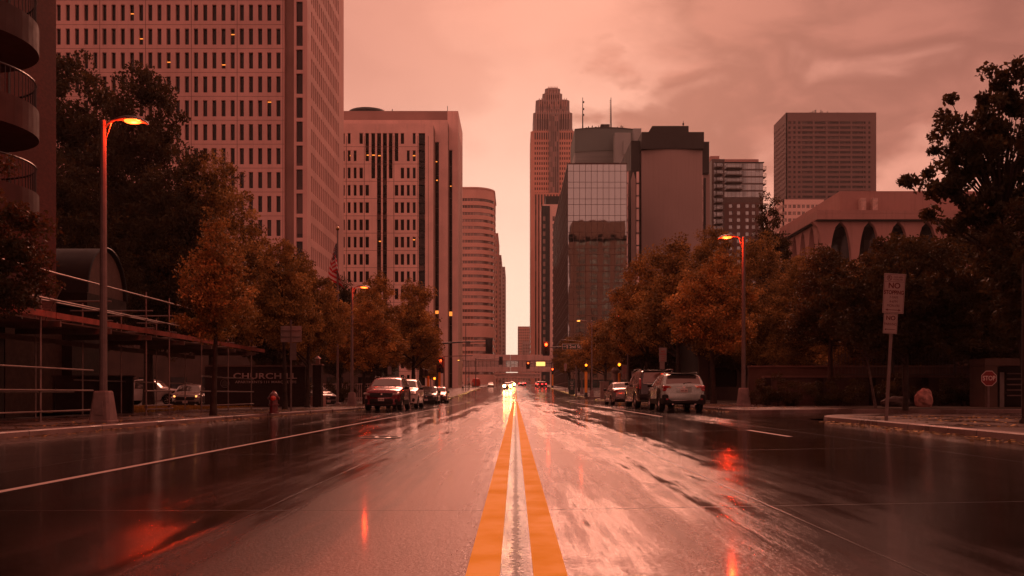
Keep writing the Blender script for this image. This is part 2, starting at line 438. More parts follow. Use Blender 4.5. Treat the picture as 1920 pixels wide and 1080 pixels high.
def paint_mat(name, c, wear=0.35, rough=0.25):
    b = NB(name); p = b.pos()
    n = b.noise(b.mapping(p, (1, 0.25, 1)), 14, 6, 0.7); n2 = b.noise(p, 2.0, 4, 0.6)
    f = b.ramp(b.math('ADD', b.math('MULTIPLY', n, 0.7), b.math('MULTIPLY', n2, 0.3)), 0.60, 0.70, 0, wear)
    cc = b.mix(f, c, tuple(v*0.35 for v in c))
    cc = b.mix(b.ramp(n2, 0.4, 0.7, 0, 0.18), cc, tuple(v*0.6 for v in c))
    b.set(Base_Color=cc, Roughness=b.ramp(n2, 0.3, 0.7, rough, rough+0.2), IOR=1.3); b.b.inputs['Specular IOR Level'].default_value = 0.1
    b.L(b.bump(b.noise(p, 60, 3), 0.25, 0.003), b.b.inputs['Normal'])
    return b.m
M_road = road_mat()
M_walk = walk_mat('wet_pavement', (0.13, 0.08, 0.068))
M_kerb = walk_mat('kerb_concrete', (0.24, 0.15, 0.13), 3.0, 50, 0.4)
M_yellow = paint_mat('yellow_paint', (1.0, 0.48, 0.004), 0.28, 0.5)
M_white = paint_mat('white_paint', (0.50, 0.40, 0.36), 0.6, 0.35)
M_earth = simple('earth', (0.05, 0.032, 0.022), 0.8, var=0.4, nscale=0.7, bump=0.4, bscale=9)

def ribbon(name, rows, mat, dz=0.0, thick=0.0, kind='structure', tg=None):
    """rows: (y, [x0..xn]); surface draped on the ground profile"""
    m = MB(); n = len(rows[0][1])
    for y, xs in rows:
        for x in xs: m.v.append((x, y, G(x, y)+dz))
    for i in range(len(rows)-1):
        for j in range(n-1): m.f.append((i*n+j, i*n+j+1, (i+1)*n+j+1, (i+1)*n+j))
    me = bpy.data.meshes.new(name); me.from_pydata(m.v, [], m.f); me.materials.append(mat)
    o = bpy.data.objects.new(name, me); col.objects.link(o)
    if kind: o['kind'] = kind
    return o
def kL(y):   # left kerb line
    return float(np.interp(y, [-60, 5, 17, 32, 40, 46, 90, 125, 250, 1600], [-10.0, -9.9, -9.68, -9.2, -8.6, -8.15, -8.15, -9.0, -9.0, -9.0]))
def kR(y):
    return float(np.interp(y, [-60, 10, 20, 38, 90, 125, 250, 1600], [7.2, 7.35, 7.9, 8.35, 8.35, 9.0, 9.0, 9.0]))
YS = [-40, -10, 0, 5, 10, 15, 20, 25, 30, 35, 38, 40, 43, 46, 55, 60, 70, 80, 90, 95]
YI = [95, 100, 105, 110, 114]
YF = [114, 118, 125, 130, 145, 160, 180, 200, 220, 236]
YI2 = [236, 243, 252]
YG = [252, 280, 330, 400, 500, 600, 700, 900, 1200, 1600]
rows = []
for y in sorted(set(YS+YI+YF+YI2+YG)):
    a, c = kL(y), kR(y)
    rows.append((y, [a, -4.4, -2.0, 0, 2.0, 4.8, c]))
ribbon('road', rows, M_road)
# side arms of the two cross streets, and the right-hand driveway
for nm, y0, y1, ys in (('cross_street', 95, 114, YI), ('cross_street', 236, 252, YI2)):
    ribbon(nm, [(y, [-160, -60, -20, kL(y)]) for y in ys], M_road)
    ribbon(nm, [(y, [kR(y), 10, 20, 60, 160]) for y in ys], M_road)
def noseL(y, y0=23.2, r=1.9):      # rounded end of the near right pavement
    b = kR(y)
    if y > y0: b += r-math.sqrt(max(0, r*r-(y-y0)**2))
    return b
NY = [-40, -10, 0, 5, 10, 15, 18, 20, 22, 23.2, 23.8, 24.3, 24.7, 24.95, 25.08]
DY = [25.08, 27, 29.5, 31.6]
def nose2(y, y0=33.4, r=1.8):
    b = kR(y)
    if y < y0: b += r-math.sqrt(max(0, r*r-(y0-y)**2))
    return b
N2 = [31.6, 31.75, 32.1, 32.6, 33.4, 35, 38, 40, 43, 46, 55, 60, 70, 80, 90, 92, 93.5, 94.5, 95]
KW = 0.16; KH = 0.12
ribbon('driveway', [(y, [max(noseL(y), nose2(y)) if False else kR(y), 10, 16, 30, 60]) for y in DY], M_road)
ribbon('pavement', [(y, [noseL(y)+KW, max(10.2, noseL(y)+KW+0.05), 13, 30, 60]) for y in NY[:-1]]+[(25.08-KW, [10.3, 10.4, 13, 30, 60])], M_walk, KH)
ribbon('pavement', [(y, [nose2(y)+KW, max(10.2, nose2(y)+KW+0.05), 12.5]) for y in [31.6+KW]+N2[1:-4]+[90, 92, 95-KW]], M_walk, KH)
ribbon('planting_bed', [(y, [12.5, 13, 30, 60]) for y in (31.6+KW, 40, 60, 90, 95-KW)], M_earth, KH+0.01)
ribbon('pavement', [(y, [-15.2, -12, kL(y)-KW]) for y in YS[:-1]+[95-KW]], M_walk, KH)
# far blocks
for ys in (YF, YG):
    ribbon('pavement', [(y, [-40, -14, kL(y)-KW]) for y in ys], M_walk, KH)
    ribbon('pavement', [(y, [kR(y)+KW, 10, 14, 40]) for y in ys], M_walk, KH)
def kerb(path, side):
    """path runs along the road edge; side=+1 pavement lies to the left of travel"""
    m = MB(); prof = [(0.0, -0.05), (0.012, KH-0.02), (0.03, KH+0.003), (KW, KH+0.003), (KW, -0.05)]
    P = [Vector((x, y, 0)) for x, y in path]; n = len(prof)
    for i, p in enumerate(P):
        d = (P[min(i+1, len(P)-1)]-P[max(i-1, 0)]).normalized(); q = Vector((-d.y, d.x, 0))*side
        for o, h in prof:
            v = p+q*o; m.v.append((v.x, v.y, G(p.x, p.y)+h))
    for i in range(len(P)-1):
        for k in range(n-1): m.f.append((i*n+k, i*n+k+1, (i+1)*n+k+1, (i+1)*n+k))
    o = m.obj('kerb', M_kerb, smooth=False); o['kind'] = 'structure'
dens = lambda ys: sorted(set([y for y in ys]))
kerb([(kL(y), y) for y in dens(YS)]+[(-11, 95.01), (-60, 95.01)], 1)
kerb([(noseL(y), y) for y in NY]+[(12, 25.1), (60, 25.1)], -1)
kerb([(60, 31.58), (12, 31.58)]+[(nose2(y), y) for y in N2]+[(12, 95.01), (60, 95.01)], -1)
kerb([(-60, 113.9), (-11, 113.9)]+[(kL(y), y) for y in YF]+[(-11, 236.1), (-60, 236.1)], 1)
kerb([(60, 113.9), (11, 113.9)]+[(kR(y), y) for y in YF]+[(11, 236.1), (60, 236.1)], -1)
kerb([(-60, 251.9), (-11, 251.9)]+[(kL(y), y) for y in YG], 1)
kerb([(60, 251.9), (11, 251.9)]+[(kR(y), y) for y in YG], -1)
# terrain sheet beneath everything
rows = []
for y in [-400, -60, 0, 60, 90, 110, 130, 243, 400, 700, 1200, 4000]:
    rows.append((y, [-4000, -600, -60, -15, 0, 10, 60, 600, 4000]))
ribbon('ground', rows, simple('dark_ground', (0.06, 0.045, 0.038), 0.7, var=0.3, nscale=0.2), -0.09)
# markings
def strip(name, x0, x1, ys, mat, dz=0.004, label=None):
    ribbon(name, [(y, [x0, x1]) for y in ys], mat, dz)
yy = [0, 5, 10, 20, 40, 60, 75, 90, 94]
strip('yellow_line', -0.232, -0.072, yy, M_yellow); strip('yellow_line', 0.085, 0.243, yy, M_yellow)
yy = [115, 125, 130, 160, 200, 235]
strip('yellow_line', -0.24, -0.08, yy, M_yellow); strip('yellow_line', 0.08, 0.24, yy, M_yellow)
strip('white_line', -4.50, -4.40, [0, 10, 20, 40, 60, 75, 88], M_white)
strip('white_line', 4.80, 4.90, [16.0, 17.5, 18.9], M_white)
strip('white_line', 4.80, 4.90, [30, 45, 60, 75, 88], M_white)
for y0 in (91.0, 117.0):
    ribbon('stop_line', [(y0, [-8.0, -4, 0, 4, 8.0]), (y0+0.5, [-8.0, -4, 0, 4, 8.0])], M_white, 0.008)
ribbon('parking_tick', [(38.5, [-8.5, -4.5]), (38.6, [-8.4, -4.5])], M_white, 0.004)
# tar seam wandering along the left lane
mt = simple('tar_seam', (0.30, 0.2, 0.17), 0.2)
m = MB(); prev = None; rr = random.Random(4)
for i in range(26):
    y = 13.0+i*0.55; x = -8.75+0.10*math.sin(i*0.6)+rr.uniform(-0.04, 0.04)+i*0.05
    if prev:
        m.quad((prev[0]-0.035, prev[1], 0.003), (prev[0]+0.035, prev[1], 0.003), (x+0.035, y, 0.003), (x-0.035, y, 0.003))
    prev = (x, y)
o = m.obj('gutter_seam', mt); o['kind'] = 'structure'
# manhole covers
def manhole(x, y, label):
    t = thing('manhole_cover', label, 'manhole cover', (x, y, G(x, y)))
    MB().lathe([(0.40, 0.0), (0.40, 0.012), (0.345, 0.014)], 28, cap=False).obj('ring', simple('iron', (0.05, 0.04, 0.035), 0.35, 0.6), t)
    MB().lathe([(0.34, 0.0), (0.34, 0.009), (0.22, 0.009), (0.21, 0.013), (0.12, 0.013), (0.11, 0.009), (0.02, 0.009)], 28).obj('lid', simple('iron_wet', (0.09, 0.07, 0.06), 0.16, 0.6), t)
manhole(-2.6, 17.5, 'round iron manhole cover in the left lane near the white line')

# ------------------------------------------------------------------ buildings
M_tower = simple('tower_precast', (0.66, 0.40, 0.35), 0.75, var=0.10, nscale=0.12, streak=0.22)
M_tower2 = simple('tower_recess', (0.33, 0.20, 0.17), 0.75, var=0.12, nscale=0.2)  # darkened precast: recess shade put into the colour; cores share it
M_conc2 = simple('marble_white', (0.90, 0.62, 0.545), 0.7, var=0.10, nscale=0.15, streak=0.18)
M_glass = glassy('dark_window', (0.016, 0.010, 0.008), 0.1)
M_glassb = glassy('brown_window', (0.035, 0.02, 0.017), 0.06)
M_dark = simple('dark_cladding', (0.04, 0.048, 0.046), 0.5, var=0.2, nscale=0.3)
M_seam = simple('panel_seam', (0.16, 0.09, 0.075), 0.8)
M_lit = emis('office_light', (1.0, 0.26, 0.04), 1.1)
M_litw = emis('office_light_soft', (1.0, 0.38, 0.12), 1.2)
def px2(px, py, Y): return ((px-966)*Y/1700, CAMZ+(738-py)*Y/1700)

# A: tall precast tower, left
t = thing('office_tower', 'tall beige office tower with rows of narrow slit windows, cut off at the top', 'building', (-60, 165, -1))
Y0 = 150.0; s = Y0/1700
XR = (573-966)*s; XL = -92.0; FZ = -1.0; HT = 84.0
pit = 17.17*s; rows_z = []
for k in range(-3, 18):
    ytop = 8.5+44.85*k; rows_z.append(CAMZ+(738-ytop-15.2)*s)
rows_z = sorted(z for z in rows_z if z > 3)
wl = (518-966)*s; cus = [wl+3.9*s - pit*k for k in range(0, 33)]; cus = sorted(c for c in cus if c > XL+1)
xe = (533-966)*s                      # end of the window field
us = grid([c-XL for c in cus], 7.9*s, 0, xe-XL); vs = grid(rows_z, 30.3*s, FZ, HT)
holes = odd(len(cus), len(rows_z))
P, U, Nn = facade(t, 'front_wall', (XL, Y0, 0), (1, 0, 0), us, vs, holes, 0.45, M_tower)
panes(t, P, U, Nn, us, vs, holes, 0.45, M_glass)
# recessed strip, then the corner bay
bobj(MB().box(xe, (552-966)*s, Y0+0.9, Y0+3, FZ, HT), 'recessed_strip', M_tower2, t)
xc0 = (552-966)*s
us = [0, (556.5-552)*s, (570-552)*s, XR-xc0]; vs = grid(rows_z, 38.0*s, FZ, HT); holes = odd(1, len(rows_z))
P, U, Nn = facade(t, 'corner_bay', (xc0, Y0-0.35, 0), (1, 0, 0), us, vs, holes, 0.4, M_tower, back=1.0)
panes(t, P, U, Nn, us, vs, holes, 0.4, M_glassb, None)
# street side
X1 = XR+0.0; YB = 181.5
cs = [3.4+1.52*k for k in range(16)]
us = grid(cs, 0.72, 0, YB-Y0+0.35); vs = grid(rows_z, 30.3*s, FZ, HT); holes = odd(16, len(rows_z))
P, U, Nn = facade(t, 'street_wall', (XR+0.35, Y0-0.349, 0), (0, 1, 0), us, vs, holes, 0.45, M_tower)
panes(t, P, U, Nn, us, vs, holes, 0.45, M_glass)
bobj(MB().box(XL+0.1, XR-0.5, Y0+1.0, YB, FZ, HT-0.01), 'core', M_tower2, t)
m = MB()
for k in range(0, 10):
    u = wl+3.9*s+pit/2-pit*5*k
    if u > XL: m.box(u-0.035, u+0.035, Y0-0.012, Y0, FZ, HT)
for z in rows_z: m.box(XL, xe, Y0-0.010, Y0, z-30.3*s/2-0.66, z-30.3*s/2-0.61)
bobj(m, 'panel_joints', M_seam, t)
for (px, py) in ((265, 71), (436, 63), (316, 115), (419, 120), (247, 24), (500, 190)):
    c = min(cus, key=lambda c: abs(966+c/s-px)); z = CAMZ+(738-py)*s
    bobj(MB().box(c-0.33, c+0.33, Y0+0.38, Y0+0.44, z-0.07, z+0.07), 'lit_ceiling_lamp', M_lit, t)

# B: white office block with stepped street corner
t = thing('office_block', 'pale stone office block with stepped corner piers and a V of long dark glazed strips', 'building', (-40, 245, 0))
Y1, Y2, Y3 = 223.0, 229.0, 235.0
def step(Y, xl, xr, top, strip, nm, back):
    s = Y/1700; x0 = (xl-966)*s; x1 = (xr-966)*s; zt = CAMZ+(738-top)*s
    us = [0]; hs = set()
    a, b_, ytop = strip; us += [(a-966)*s-x0, (b_-966)*s-x0, x1-x0]
    vs = [-1, 2.0, CAMZ+(738-ytop)*s, zt]
    P, U, Nn = facade(t, 'pier_wall', (x0, Y, 0), (1, 0, 0), us, vs, {(1, 1)}, 0.8, M_conc2)
    w = us[2]-us[1]; rz = vs[1]
    # tall strip of glass broken by floor spandrels
    n = int((vs[2]-vs[1])/4.1); uu = [us[1], us[2]]
    for k in range(n):
        z0 = vs[1]+(vs[2]-vs[1])*k/n; z1 = vs[1]+(vs[2]-vs[1])*(k+1)/n
        WINREG.setdefault(t.name, []).append((P((us[1]+us[2])/2, (z0+z1)/2, 0.8), U, w, (z1-z0)-0.06, M_glassb, (2, 2, 0.10), 'window'))
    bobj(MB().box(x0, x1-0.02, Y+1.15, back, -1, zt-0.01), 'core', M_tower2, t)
    return x0, x1, zt
# front volume with windows
s = Y1/1700; x0 = (600-966)*s; x1 = (812-966)*s; zt = CAMZ+(738-232)*s
colx = [621.5, 632.5, 643.5, 654.7, 666.2, 677.2, 688.3, 700, 711, 722, 733, 743.2, 754, 765, 776.2]
rz = [CAMZ+(738-(259.5+32.4*k))*s for k in range(0, 15)]; rz = sorted(z for z in rz if z > 2)
NR = len(rz)
def ok(i, j):
    k = NR-1-j   # row from the top
    if i in (6, 7, 8, 9, 10): pass
    return True
# columns: (centre, width, rows from top that are replaced by a continuous strip)
us = []; xs = [0]
pane_list = []; holes = set()
cw = []
depthrows = {5: 1, 6: 2, 7: 3, 8: 99, 9: 99, 10: 3, 11: 2, 12: 1}
A_ = 99
cols2 = [(610.5, 5.4, 0, ()), (621.5, 5.4, 0, ()), (632.5, 5.4, 0, ()), (643.5, 5.4, 0, ()), (654.5, 5.4, 0, ()), (665.7, 5.4, 0, (0,)), (677, 6.4, 1, (1,)), (688.3, 6.8, 2, (2,)), (699.7, 7.2, 3, range(3, 30)), (710.6, 7.8, A_, ()), (721.5, 7.8, A_, ()),
         (732.4, 7.2, 3, range(3, 30)), (743.4, 6.8, 2, (2,)), (754.4, 6.4, 1, (1,)), (765.4, 5.4, 0, (0,)), (776.5, 5.4, 0, ())]
xs = [0]
for c, w, d, nn in cols2: xs += [(c-w/2-966)*s-x0, (c+w/2-966)*s-x0]
xs += [(785-966)*s-x0, (797-966)*s-x0, x1-x0]
vs = grid(rz, 20.3*s, -1, zt)
sp = len(cols2)*2+1                  # index of the long strip cell
for i, (c, w, d, nn) in enumerate(cols2):
    for j in range(NR):
        k = NR-1-j
        if k in nn: continue
        holes.add((2*i+1, 2*j+1))
        if k < d and j > 0: holes.add((2*i+1, 2*j)) if (k < d-1 or d == 99) else None
for j in range(1, 2*NR): holes.add((sp, j))
P, U, Nn = facade(t, 'front_wall', (x0, Y1, 0), (1, 0, 0), xs, vs, holes, 0.5, M_conc2)
panes(t, P, U, Nn, xs, vs, {h for h in holes if h[1] % 2 == 1}, 0.5, M_glass)
for (i, j) in sorted(holes):
    if j % 2 == 0: bobj(MB().box(x0+xs[i]+0.01, x0+xs[i+1]-0.01, Y1+0.46, Y1+0.52, vs[j], vs[j+1]), 'spandrel', M_glassb, t)
bobj(MB().box(x0, x1-0.02, Y1+0.9, 250, -1, zt-0.01), 'core', M_tower2, t)
m = MB()
for px in (649.5, 683, 738.5, 783.5, 803): m.box((px-966)*s-0.05, (px-966)*s+0.05, Y1-0.02, Y1, -1, zt-3)
for z in rz: m.box(x0, x0+xs[-2]-1.6, Y1-0.014, Y1-0.002, z-20.3*s/2-0.75, z-20.3*s/2-0.68)
bobj(m, 'panel_joints', M_seam, t)
step(Y2, 812, 839, 225, (813, 823, 266), 'b', 250)
x0_, x3, zt3 = step(Y3, 839, 859, 208, (840, 848, 281), 'c', 250)
s2 = Y2/1700; bobj(MB().box(-48, (812-966)*s2, Y2, 249.9, CAMZ+(738-232)*s+0.01, CAMZ+(738-225)*s2), 'upper_block', M_conc2, t)
s3 = Y3/1700; bobj(MB().box(-48.2, (839-966)*s3, Y3, 249.8, CAMZ+(738-225)*s2+0.01, zt3), 'attic', simple('stone_attic', (0.42, 0.27, 0.235), 0.75, var=0.1, nscale=0.1), t)
# street face with vertical piers
us = [0]+[v for k in range(6) for v in (1.2+3.1*k, 2.6+3.1*k)]+[19.8]; vs = [-1, 3, zt3-5, zt3]
P, U, Nn = facade(t, 'street_wall', (x3, Y3+0.001, 0), (0, 1, 0), us, vs, {(2*k+1, 1) for k in range(6)}, 0.5, M_conc2)
panes(t, P, U, Nn, us, vs, {(2*k+1, 1) for k in range(6)}, 0.5, M_glassb, (1, 18, 0.5))
bobj(MB().lathe([(6.1, zt3+0.01), (6.1, zt3+1.0), (5.3, zt3+1.75), (0.1, zt3+1.85)], 28, c=(-39.2, 242.5, 0)), 'roof_tank', M_dark, t, True)
bobj(MB().tube([(-17.6, 236, zt3), (-17.6, 236, zt3+1.6)], 0.07, 6).tube([(-32, 236, zt3), (-32, 236, zt3+0.8)], 0.1, 6), 'roof_vent', M_dark, t)
for px, py, w in ((658, 291, 5), (776, 291, 5), (690, 290, 6), (700, 290, 6), (711, 291, 5), (712, 452, 4), (776, 449, 4)):
    xx = (px-966)*s; z = CAMZ+(738-py)*s
    bobj(MB().box(xx-w*s/2, xx+w*s/2, Y1+0.40, Y1+0.45, z-0.12, z+0.12), 'lit_ceiling_lamp', M_lit, t)
for px, py, Y, h in ((818, 585, Y2, 6), (844, 588, Y3, 8), (818, 302, Y2, 1.6), (819, 337, Y2, 2.0), (845, 348, Y3, 1.5), (791, 546, Y1, 2)):
    ss = Y/1700; xx = (px-966)*ss; z = CAMZ+(738-py)*ss
    w = 8 if h > 5 else 3
    bobj(MB().box(xx-w*ss/2, xx+w*ss/2, Y+0.60, Y+0.66, z-h*ss/2, z+h*ss/2), 'lit_ceiling_lamp', M_lit, t)

# C: round-fronted tower with ribbon windows
t = thing('round_tower', 'tan apartment tower with a rounded corner and horizontal ribbon windows', 'building', (-30, 520, 4))
M_tan = simple('tan_stone', (0.80, 0.47, 0.38), 0.75, var=0.08, nscale=0.08)
M_rib = glassy('ribbon_glass', (0.20, 0.145, 0.125), 0.08, metal=0.5, var=0.7)
Yc = 497.0; sc_ = Yc/1700; XRt = (925-966)*sc_; rad = 11.0; XLt = -62.0
def outline(off):
    pts = [(XLt, Yc-off)]
    for k in range(0, 13):
        a = -PI/2+k*(PI/2)/12
        pts.append((XRt-rad+(rad+off)*math.cos(a), Yc+rad+(rad+off)*math.sin(a)))
    pts += [(XRt+off, Yc+46), (XLt, Yc+46)]
    return pts
zrow = [CAMZ+(738-(374.5+13.0*k))*sc_ for k in range(0, 26)]
wh = 5.4*sc_
zt = CAMZ+(738-352)*sc_
m = MB(); mg = []; prevz = zt
for k, z in enumerate(zrow):
    if k in (19,): continue
    m.prism(outline(0.35), z+wh/2, prevz-0.02 if k == 0 else prevz)
    prevz = z-wh/2
m.prism(outline(0.35), 2, prevz)
m.prism(outline(0.75), zt-0.5, zt+0.3)
bobj(m, 'spandrel_band', M_tan, t)
for k, z in enumerate(zrow): bobj(MB().prism(outline(0.0), z-wh/2-0.4, z+wh/2+0.4), 'window_band', M_rib, t)
m = MB()
for z in zrow:
    for q in range(0, 22):
        x = XRt-rad-1.6*q; m.box(x-0.06, x+0.06, Yc-0.06, Yc-0.001, z-wh/2, z+wh/2)
bobj(m, 'mullions', M_tan, t)
# D: slim slabs further down the left side
def slab_tower(name, label, Y, xl, xr, ytop, mat, gm, deep, floor=3.8, wx=3.2, left=False, base=3, fw=0.6, fh=0.55, wmul=None):
    s = Y/1700; x0 = (xl-966)*s; x1 = (xr-966)*s; zt = CAMZ+(738-ytop)*s
    t = thing(name, label, 'building', ((x0+x1)/2, Y+deep/2, base))
    nz = max(2, int((zt-base-2)/floor)); nx = max(1, int((x1-x0)/wx))
    cz = [base+2+floor*(k+0.5) for k in range(nz)]; cx = [(x1-x0)*(k+0.5)/nx for k in range(nx)]
    us = grid(cx, (x1-x0)/nx*fw, 0, x1-x0); vs = grid(cz, floor*fh, base-2, zt); hs = odd(nx, nz)
    P, U, Nn = facade(t, 'front_wall', (x0, Y, 0), (1, 0, 0), us, vs, hs, 0.3, mat); panes(t, P, U, Nn, us, vs, hs, 0.3, gm)
    ny = max(1, int(deep/wx)); cy = [deep*(k+0.5)/ny for k in range(ny)]
    us = grid(cy, deep/ny*fw, 0, deep); hs = odd(ny, nz)
    if x1 < 0: P, U, Nn = facade(t, 'side_wall', (x1, Y+0.001, 0), (0, 1, 0), us, vs, hs, 0.3, mat)
    else: P, U, Nn = facade(t, 'side_wall', (x0, Y+deep, 0), (0, -1, 0), us, vs, hs, 0.3, mat)
    panes(t, P, U, Nn, us, vs, hs, 0.3, gm)
    bobj(MB().box(x0+0.6, x1-0.6, Y+0.6, Y+deep-0.01, base-2, zt-0.01), 'core', mat, t)
    return t, x0, x1, zt
M_tan2 = simple('red_stone', (0.50, 0.25, 0.19), 0.75, var=0.1, nscale=0.06)
M_grey2 = simple('grey_stone', (0.36, 0.25, 0.22), 0.7, var=0.1, nscale=0.06)
slab_tower('city_building', 'reddish narrow tower just beyond the rounded tower', 700, 880, 934, 437, M_tan2, M_rib, 60, base=7)
t, a, b_, c_ = slab_tower('city_building', 'stepped brown tower peeking out behind the reddish narrow tower', 790, 890, 940, 478, M_grey2, M_rib, 60, base=8)
slab_tower('city_building', 'farthest left tower beside the bright gap of sky', 960, 900, 947, 500, M_grey2, M_rib, 90, base=9)
slab_tower('city_building', 'low distant block closing the end of the street beside the tall tower', 1500, 971, 1000, 612, M_tan2, M_rib, 60, base=12, floor=4.5)
slab_tower('city_building', 'hazy low distant building just above the footbridge roof', 1300, 980, 1004, 640, M_grey2, M_rib, 60, base=12, floor=4.5)

slab_tower('city_building', 'wide low hazy block closing the street under the footbridges', 1900, 925, 1015, 702, M_tan2, M_rib, 60, base=14, floor=4.5, wx=6)
# E: skyway bridge over the street, and a second one behind
def skyway(label, Y, pa, pb, y_top, y_b1, y_b2, y_bot):
    s = Y/1700; xa = (pa-966)*s; xb = (pb-966)*s; Z = lambda py: CAMZ+(738-py)*s
    t = thing('skyway_bridge', label, 'footbridge', ((xa+xb)/2, Y+2, Z(y_bot)), group=None)
    M_sb = simple('skyway_concrete', (0.78, 0.54, 0.48), 0.7, var=0.12, nscale=0.4, streak=0.3)
    for nm, z1, z0, off in (('roof_beam', Z(y_top), Z(y_b1), 0.0), ('floor_beam', Z(y_b2), Z(y_bot), 0.25)):
        n = 12; m = MB()
        for k in range(n):
            u0 = xa+(xb-xa)*k/n+0.03; u1 = xa+(xb-xa)*(k+1)/n-0.03
            m.rbox((u0+u1)/2, Y+2.0, (z0+z1)/2, u1-u0, 4.4-off, z1-z0, 0.03, 1)
        bobj(m, nm, M_sb, t)
    g = glassy('skyway_glass', (0.16, 0.10, 0.085), 0.06)
    if 'skyway_clear' not in MATS:
        b = NB('skyway_clear'); b.set(Base_Color=(0.75, 0.6, 0.55), Roughness=0.03, Transmission_Weight=0.0, Alpha=0.42, IOR=1.45); MATS['skyway_clear'] = b.m
    n = 24
    for k in range(n):
        u0 = xa+(xb-xa)*k/n+0.06; u1 = xa+(xb-xa)*(k+1)/n-0.06
        for yy in (Y+0.05, Y+3.95): bobj(MB().box(u0, u1, yy, yy+0.03, Z(y_b2)+0.02, Z(y_b1)-0.02), 'window', MATS['skyway_clear'], t)
    m = MB()
    for k in range(n+1):
        u = xa+(xb-xa)*k/n
        for yy in (Y, Y+3.92): m.box(u-0.06, u+0.06, yy, yy+0.1, Z(y_b2)+0.01, Z(y_b1)-0.01)
    bobj(m, 'mullions', M_dark, t)
skyway('glazed concrete footbridge crossing high over the street, nearer of two', 370, 868, 1046, 665, 676, 688, 697)
skyway('darker second footbridge glimpsed under the nearer one', 560, 860, 1060, 699, 702, 706, 709)

# F: Art-deco stepped skyscraper
t = thing('stepped_skyscraper', 'tallest stepped skyscraper with ribbed setback crown beside the sky gap', 'building', (27, 720, 8))
s = 700/1700; Zf = lambda py: CAMZ+(738-py)*s; Xf = lambda px: (px-966)*s
M_kas = simple('kasota_stone', (0.72, 0.38, 0.29), 0.7, var=0.08, nscale=0.05)
M_kas2 = simple('crown_stone', (0.32, 0.26, 0.24), 0.7, var=0.1, nscale=0.05)
M_rb = glassy('rib_glass', (0.10, 0.06, 0.05), 0.12, var=0.6)
tiers = [(995, 1080, 245, 740, 0), (1000, 1074, 208, 247, 3), (1005, 1069, 182, 210, 6), (1018, 1055.5, 167, 184, 9), (1023, 1052, 155, 169, 12)]
mg = MB()
for (a, b_, yt, yb, ins) in tiers:
    mat = M_kas if yt > 200 else M_kas2
    Y = 700+ins; x0, x1 = Xf(a), Xf(b_); z1 = Zf(yt); z0 = Zf(yb)-2 if yb < 740 else 4
    ch = 2.6
    poly = [(x0+ch, Y), (x1-ch, Y), (x1, Y+ch), (x1, 740-ins), (x0, 740-ins), (x0, Y+ch)]
    bobj(MB().prism(poly, z0, z1), 'tier', mat if yt > 230 else M_kas2, t)
    # vertical glass strips between ribs on the front and street side
    n = max(6, int((x1-x0-2*ch)/1.75)); pw = (x1-x0-2*ch)/n
    zt_ = z1-1.5
    m = MB(); wm = MB()
    for k in range(n):
        u = x0+ch+pw*(k+0.28)
        zz = z0
        m.box(u, u+pw*0.5, Y-0.03, Y+0.02, z0+1, zt_)
    for k in range(int((740-ins-Y-2*ch)/1.75)):
        u = Y+ch+1.75*(k+0.28); m.box(x0-0.03, x0+0.02, u, u+0.85, z0+1, zt_)
    bobj(m, 'glass_strips', M_rb, t)
    m = MB(); nf = int((zt_-z0)/3.9)
    for k in range(1, nf): m.box(x0+ch, x1-ch, Y-0.10, Y-0.035, z0+3.9*k, z0+3.9*k+1.7)
    if yt > 230:
        cx0, cx1 = Xf(1029), Xf(1048)
        m = MB()
        for k in range(1, nf):
            for (p, q) in ((x0+ch, cx0), (cx1, x1-ch)): m.box(p, q, Y-0.07, Y-0.035, z0+3.9*k, z0+3.9*k+1.9)
        bobj(m, 'spandrels', M_kas, t); m = MB()
        for k in range(1, nf): m.box(x0-0.07, x0-0.035, Y+ch, 740-ch, z0+3.9*k, z0+3.9*k+1.9)
        bobj(m, 'spandrels', M_kas, t)
    # paler finials on top of the ribs
    m = MB()
    for k in range(n+1):
        u = x0+ch+pw*k-0.1; m.box(u, u+0.5, Y-0.45, Y+0.3, z1-5.5, z1+0.9)
    bobj(m, 'finials', simple('pale_stone', (0.62, 0.42, 0.36), 0.6), t)
m = MB()
for px in (1026, 1029, 1034, 1039, 1046): m.tube([(Xf(px), 718, Zf(155)), (Xf(px), 718, Zf(151))], 0.12, 5)
bobj(m, 'aerial', M_dark, t)
bobj(MB().box(Xf(1029), Xf(1048), 698.2, 699.95, 4, Zf(214)), 'centre_bay', M_kas2, t)
m = MB()
for k in range(5):
    u = Xf(1029)+0.55+k*(Xf(1048)-Xf(1029)-0.6)/5; m.box(u, u+0.7, 698.12, 698.19, 6, Zf(216))
bobj(m, 'bay_glass', M_rb, t)
# lower shoulders flanking the shaft
bobj(MB().box(Xf(1001), Xf(1052), 688, 699.7, 4, Zf(368)), 'podium', M_kas, t)
m = MB()
for k in range(9): u = Xf(1001)+0.6+k*2.3; m.box(u, u+1.1, 687.93, 687.99, 6, Zf(371))
bobj(m, 'podium_glass', M_rb, t)

